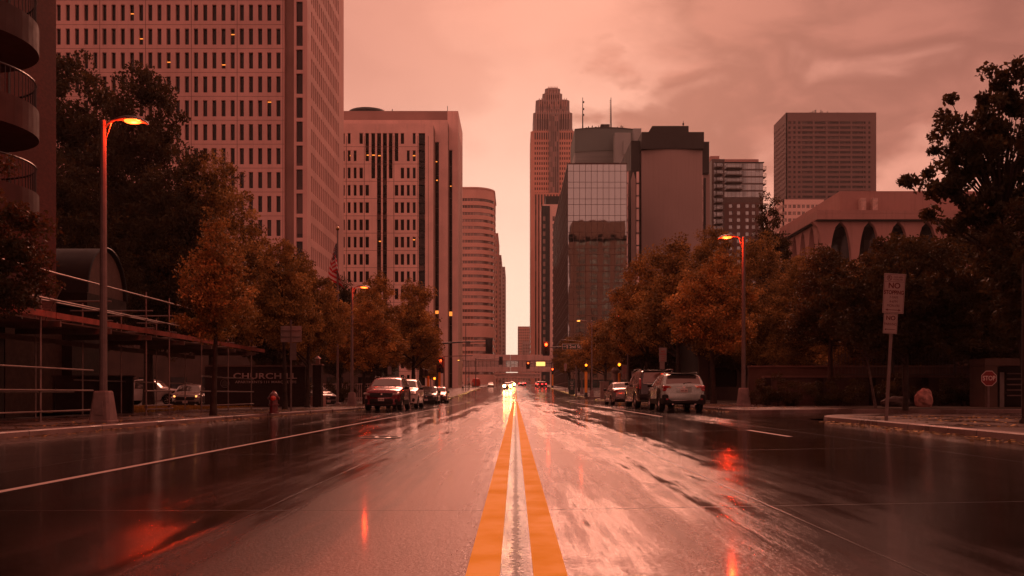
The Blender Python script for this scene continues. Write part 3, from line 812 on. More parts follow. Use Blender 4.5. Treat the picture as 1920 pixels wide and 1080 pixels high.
# G: slim tower with a dark window column
Y = 480; s = Y/1700; Zf = lambda py: CAMZ+(738-py)*s; Xf = lambda px: (px-966)*s
t = thing('slim_tower', 'slim pale tower with a dark glazed centre strip below the stepped skyscraper', 'building', (Xf(1031), Y+12, 5))
M_wh = simple('white_panel', (0.85, 0.60, 0.52), 0.6, var=0.08)
vs_ = [3]+[v for k in range(24) for v in (8+4.0*k, 10.6+4.0*k)]+[Zf(383)]; vs_ = [v for v in vs_ if v <= Zf(383)]
if len(vs_) % 2: vs_ = vs_[:-2]+[Zf(383)] if len(vs_) % 2 == 0 else vs_
vs_ = grid([9.5+4.0*k for k in range(22)], 2.5, 3, Zf(383))
xs = [0, Xf(1019)-Xf(1015), Xf(1024)-Xf(1015), Xf(1036)-Xf(1015), Xf(1041)-Xf(1015), Xf(1049)-Xf(1015)]
hs = {(1, 2*j+1) for j in range(22)} | {(3, 2*j+1) for j in range(22)}
P, U, Nn = facade(t, 'front_wall', (Xf(1015), Y, 0), (1, 0, 0), xs, vs_, hs, 0.3, M_wh); panes(t, P, U, Nn, xs, vs_, hs, 0.3, M_rib)
bobj(MB().box(Xf(1016.5), Xf(1031), Y-0.25, Y-0.02, 4, Zf(386)), 'dark_panel', M_dark, t)
m = MB()
for j in range(22):
    m.box(Xf(1018), Xf(1022.5), Y-0.30, Y-0.26, 8.3+4*j, 10.6+4*j)
bobj(m, 'small_windows', simple('blind_window', (0.30, 0.2, 0.17), 0.2), t)
bobj(MB().box(Xf(1015)+0.3, Xf(1049)-0.3, Y+0.6, Y+24, 3, Zf(383)-0.01), 'core', M_wh, t)
bobj(MB().box(Xf(1023), Xf(1049), Y+1, Y+20, Zf(383), Zf(367)), 'plant_room', M_dark, t)
us = [0, 3, 6, 9, 12, 15, 18, 21, 24]; hs = {(2*k+1, 2*j+1) for k in range(4) for j in range(22)}
P, U, Nn = facade(t, 'side_wall', (Xf(1015), Y+24, 0), (0, -1, 0), us, vs_, hs, 0.3, M_wh); panes(t, P, U, Nn, us, vs_, hs, 0.3, M_rib)

# H: mirror-glass block
Y = 234; s = Y/1700; Zf = lambda py: CAMZ+(738-py)*s; Xf = lambda px: (px-966)*s
t = thing('mirror_block', 'mirrored glass office block reflecting the sky and a brown brick tower', 'building', (Xf(1120), Y+50, 2))
M_mir = glassy('mirror_glass', (0.44, 0.52, 0.52), 0.02, wav=0.022, metal=1.0, var=0.05, wscale=0.22)
M_fr = simple('bronze_frame', (0.09, 0.05, 0.04), 0.4, 0.4)
x0, x1 = Xf(1064.5), Xf(1175); zt = Zf(308)
zl = []; py = 308
k = 0
for dp in [13]+[20.5, 11, 20.5, 10.5]*16:
    zl.append(Zf(py)); py += dp
    if Zf(py) < 1: break
zl.append(0.5)
nx = 10; dx = (x1-x0)/nx
M_pl = M_mir
for i in range(nx):
    for j in range(len(zl)-1):
        a = (x0+dx*(i+0.5), (zl[j]+zl[j+1])/2)
        WINREG.setdefault(t.name, []).append((Vector((a[0], Y, a[1])), Vector((1, 0, 0)), dx, zl[j]-zl[j+1], M_mir, None, 'window'))
DE = 89
for i in range(0, 60):
    for j in range(len(zl)-1):
        WINREG[t.name].append((Vector((x0, Y+DE*(i+0.5)/60, (zl[j]+zl[j+1])/2)), Vector((0, -1, 0)), DE/60, zl[j]-zl[j+1], M_mir, None, 'window'))
m = MB()
for i in range(nx+1): m.box(x0+dx*i-0.05, x0+dx*i+0.05, Y-0.05, Y-0.003, 0.5, zt)
for z in zl: m.box(x0-0.05, x1+0.05, Y-0.045, Y-0.002, z-0.045, z+0.045)
for i in range(61): yy = Y+DE*i/60; m.box(x0-0.05, x0-0.003, yy-0.05, yy+0.05, 0.5, zt)
for z in zl: m.box(x0-0.045, x0-0.002, Y+0.06, Y+DE, z-0.045, z+0.045)
bobj(m, 'mullions', M_fr, t)
bobj(MB().box(x0+0.05, x1, Y+0.05, Y+DE, 0, zt-0.02).box(x0-0.1, x1+0.1, Y-0.12, Y+DE, zt-0.02, zt+0.25), 'roof', M_fr, t)
bobj(MB().box(Xf(1079), Xf(1163), Y+3, Y+30, zt+0.26, Zf(299.5)), 'plant_room', M_dark, t)

# I: dark blank-walled block with narrow side bays
Y = 262; s = Y/1700; Zf = lambda py: CAMZ+(738-py)*s; Xf = lambda px: (px-966)*s
t = thing('blank_wall_block', 'dark brown block with one huge windowless wall and chamfered roof', 'building', (Xf(1260), Y+20, 2))
M_bw = simple('brown_wall', (0.34, 0.26, 0.235), 0.65, var=0.07, nscale=0.04, streak=0.15)
M_bd = simple('brown_dark', (0.045, 0.045, 0.042), 0.6, var=0.12, nscale=0.1)
m = MB(); pts = []
n = 14
for k in range(n+1):
    u = k/n; pts.append((Xf(1203)+(Xf(1317)-Xf(1203))*u, Y-1.5*math.sin(PI*u)))
pts += [(Xf(1317), Y+30), (Xf(1203), Y+30)]
bobj(m.prism(pts, 0, Zf(282)), 'blank_wall', M_bw, t)
bobj(MB().prism([(Xf(1201.5), Y-1.9), (Xf(1317.5), Y-1.9), (Xf(1317.5), Y+31), (Xf(1201.5), Y+31)], Zf(282), Zf(251)), 'parapet_band', M_bd, t)
ytp = Zf(238); yb2 = Zf(251)
m = MB(); a0, a1, b0, b1 = Xf(1214), Xf(1290), Xf(1222), Xf(1290)
m.add([(a0, Y-1, yb2), (a1, Y-1, yb2), (a1, Y+22, yb2), (a0, Y+22, yb2), (b0, Y-1, ytp), (b1, Y-1, ytp), (b1, Y+22, ytp), (b0, Y+22, ytp)],
      [(0, 3, 2, 1), (4, 5, 6, 7), (0, 1, 5, 4), (1, 2, 6, 5), (2, 3, 7, 6), (3, 0, 4, 7)])
bobj(m, 'plant_room', M_bd, t)
bobj(MB().tube([(Xf(1283.5), Y+2, ytp), (Xf(1283.5), Y+2, Zf(223))], 0.08, 5).box(Xf(1282), Xf(1285), Y+1.9, Y+2.1, Zf(231), Zf(227)), 'aerial', M_dark, t)
# left and right dark shafts with pale glazed slots
bobj(MB().box(Xf(1184), Xf(1200.5), Y+1, Y+26, 0, Zf(262)), 'left_shaft', M_bd, t)
bobj(MB().box(Xf(1176), Xf(1184), Y+4, Y+26, 0, Zf(314)), 'left_slot', M_bw, t)
m = MB()
for k in range(13):
    z1_ = Zf(316)-k*3.6
    m.box(Xf(1177.5), Xf(1182.5), Y+3.9, Y+3.97, z1_-3.2, z1_)
    m.box(Xf(1194), Xf(1199), Y+0.9, Y+0.97, z1_-3.9, z1_-0.7)
M_slot = glassy('slot_glass', (0.42, 0.30, 0.27), 0.1, metal=0.7)
bobj(m, 'slot_glass', M_slot, t)
bobj(MB().box(Xf(1183.5), Xf(1192), Y+0.2, Y+0.98, 0, Zf(337)).add(
    [(Xf(1183.5), Y+0.2, Zf(337)), (Xf(1192), Y+0.2, Zf(337)), (Xf(1192), Y+0.98, Zf(337)), (Xf(1183.5), Y+0.98, Zf(337)), (Xf(1187), Y+0.5, Zf(322)), (Xf(1188.5), Y+0.5, Zf(322))],
    [(0, 1, 5, 4), (2, 3, 4, 5), (1, 2, 5), (3, 0, 4)]), 'left_fin', M_bw, t)
bobj(MB().box(Xf(1319), Xf(1332.5), Y+2, Y+20, Zf(322), Zf(262)).lathe([(0.6, Zf(262)), (0.6, Zf(258))], 10, c=(Xf(1324), Y+6, 0)), 'right_shaft', M_bd, t)
bobj(MB().box(Xf(1317.6), Xf(1335), Y+3, Y+22, 0, Zf(322.5)), 'right_bay', M_bw, t)
m = MB()
for k in range(15): z1_ = Zf(324)-k*3.6; m.box(Xf(1318.5), Xf(1322.5), Y+2.9, Y+2.97, z1_-3.2, z1_)
bobj(m, 'slot_glass', M_slot, t)
bobj(MB().box(Xf(1323.5), Xf(1326.5), Y+2.2, Y+2.98, 0, Zf(330)), 'right_fin', M_bd, t)

# J: greenish round-topped tower with masts behind
Y = 560; s = Y/1700; Zf = lambda py: CAMZ+(738-py)*s; Xf = lambda px: (px-966)*s
t = thing('curved_top_tower', 'grey tower with curved top, rooftop machinery and two tall masts', 'building', (Xf(1140), Y+20, 6))
M_gr = simple('grey_green_clad', (0.12, 0.165, 0.155), 0.55, var=0.08, nscale=0.03)
M_gl = simple('pale_clad', (0.30, 0.34, 0.33), 0.6, var=0.08, nscale=0.03)
arc = [(Xf(1078)+(Xf(1190)-Xf(1078))*k/16, Y+6-7*math.sin(PI*(0.15+0.7*k/16))) for k in range(17)]
back = [(Xf(1190), Y+45), (Xf(1078), Y+45)]
bobj(MB().prism(arc+back, Zf(283), Zf(241)), 'curved_top', M_gr, t)
bobj(MB().prism([(x, y-0.5) for x, y in arc]+back, Zf(241), Zf(239.5)), 'parapet', M_dark, t)
bobj(MB().prism([(x, y+1.0) for x, y in arc]+back, 4, Zf(283)-0.02), 'shaft', M_gl, t)
m = MB()
for k in range(9): m.box(Xf(1079), Xf(1150), Y-2.5, Y-2.3, Zf(286+k*2.4), Zf(285.2+k*2.4))
bobj(m, 'louvre', M_gr, t)
bobj(MB().box(Xf(1149), Xf(1178), Y-12, Y-3, 4, Zf(259)).box(Xf(1164), Xf(1176), Y-14, Y-12.05, Zf(300), Zf(275)), 'side_block', M_gl, t)
bobj(MB().box(Xf(1185), Xf(1200), Y-6, Y+40, 4, Zf(246)), 'rear_block', M_gl, t)
m = MB().tube([(Xf(1092.5), Y, Zf(241)), (Xf(1092.5), Y, Zf(183))], [0.45, 0.2], 5)
for py in (190, 203, 214): m.box(Xf(1092), Xf(1095.5), Y-0.4, Y+0.4, Zf(py+3), Zf(py))
bobj(m, 'mast', M_dark, t); m = MB()
m.tube([(Xf(1145.5), Y, Zf(241)), (Xf(1145.5), Y, Zf(183))], [0.5, 0.2], 5)
for k in range(13): m.box(Xf(1143), Xf(1145.5), Y-0.2, Y+0.2, Zf(188+3.5*k+0.8), Zf(188+3.5*k))
bobj(m, 'mast', M_dark, t)
m = MB().box(Xf(1127), Xf(1144), Y+2, Y+10, Zf(241), Zf(231))
rr = random.Random(3)
for k in range(14): px = rr.uniform(1098, 1182); m.box(Xf(px), Xf(px+rr.uniform(0.8, 2)), Y+3, Y+5, Zf(240), Zf(238-rr.uniform(1, 6)))
bobj(m, 'roof_plant', M_dark, t)

# K: apartment tower with balconies
Y = 300; s = Y/1700; Zf = lambda py: CAMZ+(738-py)*s; Xf = lambda px: (px-966)*s
t = thing('balcony_apartments', 'glassy apartment tower with rows of balconies between blank-walled block and tall office tower', 'building', (Xf(1380), Y+15, 2))
M_ag = glassy('apartment_glass', (0.36, 0.42, 0.42), 0.06, metal=0.7, var=0.5)
M_ab = simple('dark_brick', (0.15, 0.095, 0.085), 0.75, var=0.15, nscale=0.5)
x0, xm, x1 = Xf(1333), Xf(1357), Xf(1431)
M_am = simple('mullion_grey', (0.10, 0.075, 0.065), 0.4, 0.3)
# upper glass part
zf = [Zf(305+13.2*k) for k in range(6)]
nx = 10; dx = (x1-xm)/nx
for i in range(nx):
    for j in range(5):
        WINREG.setdefault(t.name, []).append((Vector((xm+dx*(i+0.5), Y, (zf[j]+zf[j+1])/2)), Vector((1, 0, 0)), dx-0.12, zf[j]-zf[j+1]-0.55, M_ag, (2, 1, 0.05), 'window'))
bobj(MB().box(xm, x1, Y+0.02, Y+28, Zf(380), Zf(305)), 'upper_storeys', M_am, t)
bobj(MB().box(xm+0.2, Xf(1424), Y+1, Y+26, Zf(305)+0.01, Zf(297)), 'penthouse', simple('penthouse_wall', (0.5, 0.28, 0.24), 0.6), t)
bobj(MB().box(x0, Xf(1350), Y+1, Y+26, Zf(300)+0.01, Zf(291)), 'penthouse', simple('penthouse_wall', (0.5, 0.28, 0.24), 0.6), t)
bobj(MB().box(xm-0.4, x1+0.3, Y-0.3, Y+28.2, Zf(305)-0.01, Zf(304)), 'cornice', M_dark, t)
# lower brick part with windows
zr = [Zf(386+13.2*k) for k in range(20)]; zr = sorted(z for z in zr if z > 4)
cu = [Xf(c)-xm for c in (1370, 1385, 1401, 1413, 1426)]
us = grid(cu, 6.5*s, 0, x1-xm); vs = grid(zr, 7*s, 0, Zf(380)); hs = odd(5, len(zr))
P, U, Nn = facade(t, 'brick_wall', (xm, Y-0.05, 0), (1, 0, 0), us, vs, hs, 0.25, M_ab); panes(t, P, U, Nn, us, vs, hs, 0.25, M_ag, (2, 1, 0.06))
bobj(MB().box(xm+0.3, x1-0.3, Y+0.6, Y+27, 0, Zf(380)-0.01), 'core', M_ab, t)
# left balcony stack
zr2 = sorted(z for z in [Zf(311+13.2*k) for k in range(30)] if z > 3)
us = [0, 0.7, Xf(1342)-x0, Xf(1343)-x0, xm-x0-0.4, xm-x0]; vs = grid(zr2, 9.6*s, 0, Zf(300)); hs = odd(2, len(zr2))
P, U, Nn = facade(t, 'balcony_wall', (x0, Y-1.2, 0), (1, 0, 0), us, vs, hs, 0.3, M_am); panes(t, P, U, Nn, us, vs, hs, 0.3, M_ag, (2, 1, 0.08))
bobj(MB().box(x0+0.1, xm-0.1, Y-0.5, Y+26, 0, Zf(300)-0.01), 'core', M_am, t)
def balc(x0, x1, y0, y1, z):
    b = MB().box(x0, x1, y0, y1, z-0.22, z).obj('balcony', M_am, t); b.location = -t.location
    m = MB()
    for (p, q) in (((x0, y0), (x1, y0)), ((x0, y0), (x0, y1)), ((x1, y0), (x1, y1))):
        m.tube([(*p, z+1.05), (*q, z+1.05)], 0.05, 5)
        n = max(1, int(math.hypot(q[0]-p[0], q[1]-p[1])/0.9))
        for k in range(n+1): m.box(p[0]+(q[0]-p[0])*k/n-0.03, p[0]+(q[0]-p[0])*k/n+0.03, p[1]+(q[1]-p[1])*k/n-0.03, p[1]+(q[1]-p[1])*k/n+0.03, z, z+1.05)
    m.obj('railing', M_dark, b)
for z in zr2[6:]: balc(Xf(1338), Xf(1352), Y-3.0, Y-1.22, z-4.9*s)
for j in range(4): balc(Xf(1360), Xf(1390), Y-2.0, Y-0.06, zf[j+1]+0.3)
for j in range(4): balc(x1+0.02, x1+1.3, Y+1, Y+4, zf[j+1]+0.3)

# L: wide brown office tower, right
Y = 600; s = Y/1700; Zf = lambda py: CAMZ+(738-py)*s; Xf = lambda px: (px-966)*s
t = thing('banded_office_tower', 'wide dark brown office tower with horizontal window bands standing alone against the sky', 'building', (Xf(1558), Y+25, 6))
M_lb = simple('granite_brown', (0.20, 0.13, 0.12), 0.65, var=0.06, nscale=0.03)
M_lg = glassy('band_glass', (0.035, 0.027, 0.024), 0.12)
x0, x1 = Xf(1474), Xf(1643); zt = Zf(211)
groups = [(1480.5, 5), (1489.5, 4.5), (1498.5, 5), (1514, 20), (1538, 21), (1562.5, 21), (1585, 20), (1608.5, 21), (1621.5, 4), (1630, 4)]
us = [0]
for c, w in groups: us += [Xf(c-w/2)-x0, Xf(c+w/2)-x0]
us += [x1-x0]
rzs = sorted(Zf(230+9.27*k) for k in range(0, 52)); rzs = [z for z in rzs if z > 8]
vs = grid(rzs, 4.6*s, 4, zt); hs = odd(len(groups), len(rzs))
P, U, Nn = facade(t, 'front_wall', (x0, Y, 0), (1, 0, 0), us, vs, hs, 0.5, M_lb); panes(t, P, U, Nn, us, vs, hs, 0.5, M_lg)
D = 28.8
us = grid([2.2+2.9*k for k in range(9)], 1.5, 0, D); hs = odd(9, len(rzs))
P, U, Nn = facade(t, 'side_wall', (x0, Y+D, 0), (0, -1, 0), us, vs, hs, 0.5, M_lb); panes(t, P, U, Nn, us, vs, hs, 0.5, M_lg)
bobj(MB().box(x0+0.9, x1, Y+0.9, Y+D, 4, zt-0.02), 'core', M_lb, t)
bobj(MB().box(Xf(1517), Xf(1578), Y+5, Y+20, zt, zt+1.2), 'plant_room', M_bd, t)
m = MB(); rr = random.Random(8)
for k in range(11): px = rr.uniform(1523, 1576); m.box(Xf(px), Xf(px)+0.35, Y+6, Y+6.4, zt+1.2, zt+1.2+rr.uniform(0.6, 2.6))
bobj(m, 'aerial', M_dark, t)
# M: low pale block in front of it
slab_tower('pale_low_block', 'low pale gridded office block below the wide brown tower', 420, 1468, 1545, 374, M_wh, M_rib, 30, floor=3.2, wx=2.0, base=4, fw=0.7, fh=0.5)

# N: arcaded building with deep fascia
Y = 150; s = Y/1700; Zf = lambda py: CAMZ+(738-py)*s; Xf = lambda px: (px-966)*s
t = thing('arcade_building', 'pale low building with flared arch columns under a deep overhanging roof', 'building', (Xf(1534)+20, Y+20, 0))
M_ar = simple('arcade_concrete', (0.40, 0.225, 0.195), 0.7, var=0.08, nscale=0.2, streak=0.3)
XC = Xf(1532); XE = 115.0; YE = 172.0
bobj(MB().box(XC, XE, Y, YE+20, Zf(411), Zf(400)).box(XC-0.001, XE+0.01, Y-0.02, YE+20.01, Zf(400)+0.001, Zf(394)), 'roof_slab', M_ar, t)
bobj(MB().box(XC+0.15, XE, Y+0.15, YE+20, Zf(413), Zf(411)-0.001), 'soffit_band', M_bd, t)
m = MB().box(Xf(1587), XE, Y+3, YE+16, Zf(394)+0.002, Zf(394)+ (Zf(352)-Zf(394))*1.03)
bobj(m, 'penthouse', M_ar, t)
for px in (1626, 1648): bobj(MB().box(Xf(px)-0.35, Xf(px)+0.45, Y+1.6, Y+2.98, Zf(393), Zf(367)), 'roof_fin', simple('pale_fin', (0.55, 0.38, 0.33), 0.6), t)
bobj(MB().box(XC+6, XE, Y+6, YE+18, 0, Zf(411)-0.2), 'glazed_hall', glassy('hall_glass', (0.03, 0.022, 0.02), 0.1), t)
def flared(cx, cy, ax):
    """one column whose head flares into the soffit to make the arches"""
    half = 2.38; m = MB(); top = Zf(413)-0.02; zs = [0, 12, 20]+[20+ (top-20)*k/10 for k in range(1, 11)]
    prof = []
    for z in zs:
        if z <= 20: w = 0.55
        else:
            u = (z-20)/(top-20); w = 0.55+(half-0.55)*(1-math.sqrt(max(0, 1-u**2.4)))
        prof.append((w, z))
    n = len(prof); d = 0.45
    for w, z in prof:
        if ax == 'x': m.v += [(cx-w, cy, z), (cx+w, cy, z), (cx+w, cy+2*d, z), (cx-w, cy+2*d, z)]
        else: m.v += [(cx, cy-w, z), (cx+2*d, cy-w, z), (cx+2*d, cy+w, z), (cx, cy+w, z)]
    for i in range(n-1):
        for k in range(4): m.f.append((i*4+k, i*4+(k+1) % 4, (i+1)*4+(k+1) % 4, (i+1)*4+k))
    bobj(m, 'flared_column', M_ar, t)
for k in range(12):
    cx = Xf(1553)+4.80*k
    if cx < XE-2: flared(cx, Y+0.9, 'x')
for k in range(4): flared(XC+0.9, Y+3.2+4.8*k, 'y')

# low dark buildings behind the lots
M_low = simple('low_brown_wall', (0.07, 0.042, 0.034), 0.75, var=0.25, nscale=0.4, streak=0.3)
def low_building(label, x0, x1, y, h, deep):
    t = thing('low_building', label, 'building', ((x0+x1)/2, y, 0))
    n = int((x1-x0)/4); us = grid([(x1-x0)*(k+0.5)/n for k in range(n)], 2.2, 0, x1-x0); vs = [-0.5, 1.4, 3.0, h]; hs = {(2*k+1, 1) for k in range(n)}
    P, U, Nn = facade(t, 'wall', (x0, y, 0), (1, 0, 0), us, vs, hs, 0.2, M_low); panes(t, P, U, Nn, us, vs, hs, 0.2, M_glass, (3, 1, 0.05))
    bobj(MB().box(x0+0.3, x1-0.3, y+0.5, y+deep, -0.5, h-0.01).box(x0-0.2, x1+0.2, y-0.2, y+deep+0.2, h, h+0.25), 'roof', M_bd, t)
low_building('low dark brown building behind the apartment lot and its parked vehicles', -75, -17.5, 119, 7.5, 20)
low_building('low dark building on the bank behind the right trees', 15, 75, 74, 6.5, 14)
# O: brick tower standing behind the viewpoint, seen mirrored in the glass block
t = thing('brick_tower', 'brown brick tower with window columns seen mirrored in the glass block', 'building', (50, -40, 0))
M_obr = simple('brick_brown', (0.20, 0.10, 0.08), 0.8, var=0.1, nscale=0.1)
s_ = 504/1700; bx0, bx1 = (1068-966)*s_, (1176-966)*s_; zt = CAMZ+(738-412)*s_; zb = CAMZ+(738-452)*s_
cu = [2.9+1.5*k+ (2.6 if k > 2 else 0)+(2.6 if k > 5 else 0)+(2.6 if k > 8 else 0)+(2.6 if k > 11 else 0) for k in range(15)]
cu = [c for c in cu if c < bx1-bx0-1]
vs = grid([4+3.5*k for k in range(25)], 2.3, 0, zb); us = grid(cu, 1.2, 0, bx1-bx0); hs = odd(len(cu), 25)
P, U, Nn = facade(t, 'street_wall', (bx1, -36, 0), (-1, 0, 0), us, vs, hs, 0.3, M_obr); panes(t, P, U, Nn, us, vs, hs, 0.3, M_rib)
bobj(MB().box(bx0+0.5, bx1-0.5, -60, -36.6, 0, zb-0.01).box(bx0+1.5, bx1-1.2, -58, -38, zb, zt).box(bx0+14, bx0+26, -37.9, -37.6, zb+1, zb+3), 'core', M_obr, t)

# P: brick apartment tower with rounded balconies, near left
t = thing('brick_apartments', 'red brick apartment tower with stacked semicircular balconies at the left edge', 'building', (-22, 24, 0))
def brick_mat(name, c, sc=4.2):
    b = NB(name); p = b.coord('Object')
    g = b.N.new('ShaderNodeNewGeometry'); px_, py_, pz_ = b.sep(g.outputs['Position'])
    cmb = b.N.new('ShaderNodeCombineXYZ'); b.L(b.math('ADD', px_, py_), cmb.inputs[0]); b.L(pz_, cmb.inputs[1])
    t_ = b.N.new('ShaderNodeTexBrick'); b.L(cmb.outputs[0], t_.inputs['Vector']); t_.inputs['Scale'].default_value = sc
    t_.inputs['Color1'].default_value = (*c, 1); t_.inputs['Color2'].default_value = (c[0]*0.6, c[1]*0.55, c[2]*0.55, 1)
    t_.inputs['Mortar'].default_value = (c[0]*0.75, c[1]*0.8, c[2]*0.8, 1); t_.inputs['Mortar Size'].default_value = 0.015
    n = b.noise(g.outputs['Position'], 0.6, 5)
    b.set(Base_Color=b.mix(b.ramp(n, 0.35, 0.7, 0, 0.45), t_.outputs['Color'], tuple(v*0.5 for v in c)), Roughness=0.75)
    b.b.inputs['Specular IOR Level'].default_value = 0.15
    b.L(b.bump(t_.outputs['Fac'], -0.3, 0.01), b.b.inputs['Normal'])
    return b.m
M_br = brick_mat('apartment_brick', (0.11, 0.022, 0.016))
M_bc = simple('balcony_concrete', (0.055, 0.038, 0.034), 0.7, var=0.2, nscale=1.0, streak=0.4)
us = grid([3.0, 7.0, 21.0], 1.8, 0, 32); lv = [1.6+2.68*k for k in range(1, 10)]
WX = -16.0
us = grid([10.5+4.2, 21.6], 2.2, 0, 36.6); vs = grid([4.75+2.68*k for k in range(7)], 1.9, 3.2, 26); hs = {(1, 2*j+1) for j in range(7)} | {(3, 2*j+1) for j in range(7)}
us = [0, 25.2, 27.3, 36.6]; hs = {(1, 2*j+1) for j in range(7)}
P, U, Nn = facade(t, 'brick_wall', (WX, -5, 0), (0, 1, 0), us, vs, hs, 0.15, M_br); 
panes(t, P, U, Nn, us, vs, hs, 0.15, M_glass, (2, 1, 0.06))
bobj(MB().box(-40, WX-0.5, -5, 31.6, 3.2, 25.99), 'brick_core', M_br, t)
bobj(MB().box(WX-0.03, WX+0.02, 28.6, 28.66, 3.2, 26), 'joint', M_bd, t)
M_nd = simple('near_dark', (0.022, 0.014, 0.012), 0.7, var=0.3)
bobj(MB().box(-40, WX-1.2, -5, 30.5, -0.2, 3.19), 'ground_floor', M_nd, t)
for k in range(7):
    x = WX-1.15
    bobj(MB().box(x, x+0.05, 5+3.4*k, 5+3.4*k+2.6, 0.3, 2.8), 'shop_window', M_glass, t)
for k, z in enumerate((3.42, 5.88, 8.35, 10.85, 13.35)):
    cx, cy, rd = WX-0.25, 25.9, 2.35
    def ring(r, a0=-100, a1=100, n=28): return [(cx+r*math.cos(R(a0+(a1-a0)*i/n)), cy+r*math.sin(R(a0+(a1-a0)*i/n))) for i in range(n+1)]
    pr = [p for p in ring(rd) if p[0] > WX+0.001]; pr = [(WX+0.001, cy-rd)]+pr+[(WX+0.001, cy+rd)]
    bt = MB().prism(pr, z, z+0.22).obj('balcony', M_bc, t); bt.location = -t.location
    m = MB(); o_ = pr; inn = [(WX+0.001+(x-WX)*0.94, cy+(y-cy)*0.94) for x, y in pr]
    n = len(pr)
    for zz in (z+0.22, z+0.82):
        m.v += [(x, y, zz) for x, y in o_]+[(x, y, zz) for x, y in inn]
    for i in range(n-1):
        m.f += [(i, i+1, 2*n+i+1, 2*n+i), (n+i, n+i+1, 3*n+i+1, 3*n+i), (2*n+i, 2*n+i+1, 3*n+i+1, 3*n+i)]
    m.obj('parapet', M_bc, bt)
    m = MB(); rp = ring(rd-0.08, -90, 90, 44); rp = [p for p in rp if p[0] > WX]
    m.tube([(x, y, z+1.62) for x, y in rp], 0.03, 6)
    for x, y in rp: m.tube([(x, y, z+0.80), (x, y, z+1.62)], 0.012, 5)
    m.obj('railing', simple('black_rail', (0.02, 0.015, 0.014), 0.4), bt)
# ------------------------------------------------------------------ trees
def leaf_mat(name, c1, c2, c3=None, trans=0.25):
    b = NB(name); at = b.N.new('ShaderNodeAttribute'); at.attribute_name = 'tint'
    f = at.outputs['Fac']
    cc = b.mix(b.ramp(f, 0.0, 0.75), c1, c2)
    if c3: cc = b.mix(b.ramp(f, 0.8, 1.0), cc, c3)
    b.set(Base_Color=cc, Roughness=0.6, IOR=1.35); b.b.inputs['Specular IOR Level'].default_value = 0.25
    tr = b.N.new('ShaderNodeBsdfTranslucent'); b.L(b.mix(0.4, cc, (0.3, 0.12, 0.03)), tr.inputs[0])
    mx = b.N.new('ShaderNodeMixShader'); mx.inputs[0].default_value = trans
    b.L(b.b.outputs[0], mx.inputs[1]); b.L(tr.outputs[0], mx.inputs[2]); b.L(mx.outputs[0], b.out.inputs[0])
    return b.m
M_lf_dark = leaf_mat('leaves_dark', (0.014, 0.014, 0.008), (0.055, 0.045, 0.020), (0.15, 0.09, 0.03))
M_lf_mid = leaf_mat('leaves_brown', (0.055, 0.040, 0.016), (0.42, 0.24, 0.075), (0.95, 0.58, 0.22))
M_lf_or = leaf_mat('leaves_orange', (0.07, 0.045, 0.016), (0.56, 0.29, 0.08), (1.0, 0.62, 0.2))
M_bark = simple('bark', (0.045, 0.03, 0.024), 0.8, var=0.35, nscale=4, bump=0.6, bscale=22)
M_barkp = simple('pale_bark', (0.13, 0.09, 0.078), 0.7, var=0.4, nscale=6, bump=0.4, bscale=22)
def crown_mesh(name, lobes, nleaf, leaf, seed, mat, clump=(0.32, 0.55), gap=0.0, shell=0.55):
    """leaf-sized quads gathered in clumps spread through overlapping ellipsoid lobes"""
    rg = np.random.default_rng(seed)
    vol = np.array([l[3]*l[4]*l[5] for l in lobes])**0.75; vol /= vol.sum()
    C = []; cl = []
    for l, w in zip(lobes, vol):
        ncl = max(6, int(w*nleaf/95)); 
        d = rg.normal(size=(ncl, 3)); d /= np.linalg.norm(d, axis=1)[:, None]
        r = shell+(1-shell)*rg.random(ncl)**0.6; r *= rg.uniform(0.82, 1.12, ncl)
        c = d*r[:, None]*np.array(l[3:6])+np.array(l[:3])
        cl.append(c)
    cl = np.vstack(cl); tint_c = rg.random(len(cl)); rad = rg.uniform(*clump, len(cl))
    per = int(nleaf/len(cl)); k = rg.poisson(per, len(cl)).clip(per//3)
    idx = np.repeat(np.arange(len(cl)), k); n = len(idx)
    off = rg.normal(size=(n, 3)); off /= np.linalg.norm(off, axis=1)[:, None]
    off *= (rg.random(n)**0.45)[:, None]*rad[idx][:, None]; off[:, 2] *= 0.7
    p = cl[idx]+off
    a = rg.normal(size=(n, 3)); a[:, 2] -= 0.5; a /= np.linalg.norm(a, axis=1)[:, None]
    t = rg.normal(size=(n, 3)); b = np.cross(a, t); b /= np.linalg.norm(b, axis=1)[:, None]
    L = leaf*rg.uniform(0.6, 1.3, n)[:, None]; W = L*rg.uniform(0.45, 0.65, n)[:, None]
    nn = np.cross(a, b)
    V = np.empty((n, 4, 3)); V[:, 0] = p-a*L*0.5; V[:, 1] = p+b*W*0.5+nn*L*0.08; V[:, 2] = p+a*L*0.5; V[:, 3] = p-b*W*0.5+nn*L*0.08
    me = bpy.data.meshes.new(name); me.vertices.add(4*n); me.vertices.foreach_set('co', V.reshape(-1))
    me.loops.add(4*n); me.loops.foreach_set('vertex_index', np.arange(4*n, dtype=np.int32))
    me.polygons.add(n); me.polygons.foreach_set('loop_start', np.arange(0, 4*n, 4, dtype=np.int32)); me.polygons.foreach_set('loop_total', np.full(n, 4, dtype=np.int32))
    at = me.attributes.new('tint', 'FLOAT', 'FACE'); tv = (0.6*tint_c[idx]**1.3+0.4*rg.random(n)); at.data.foreach_set('value', tv.astype(np.float32))
    me.materials.append(mat); me.update(); me.validate()
    return me, cl
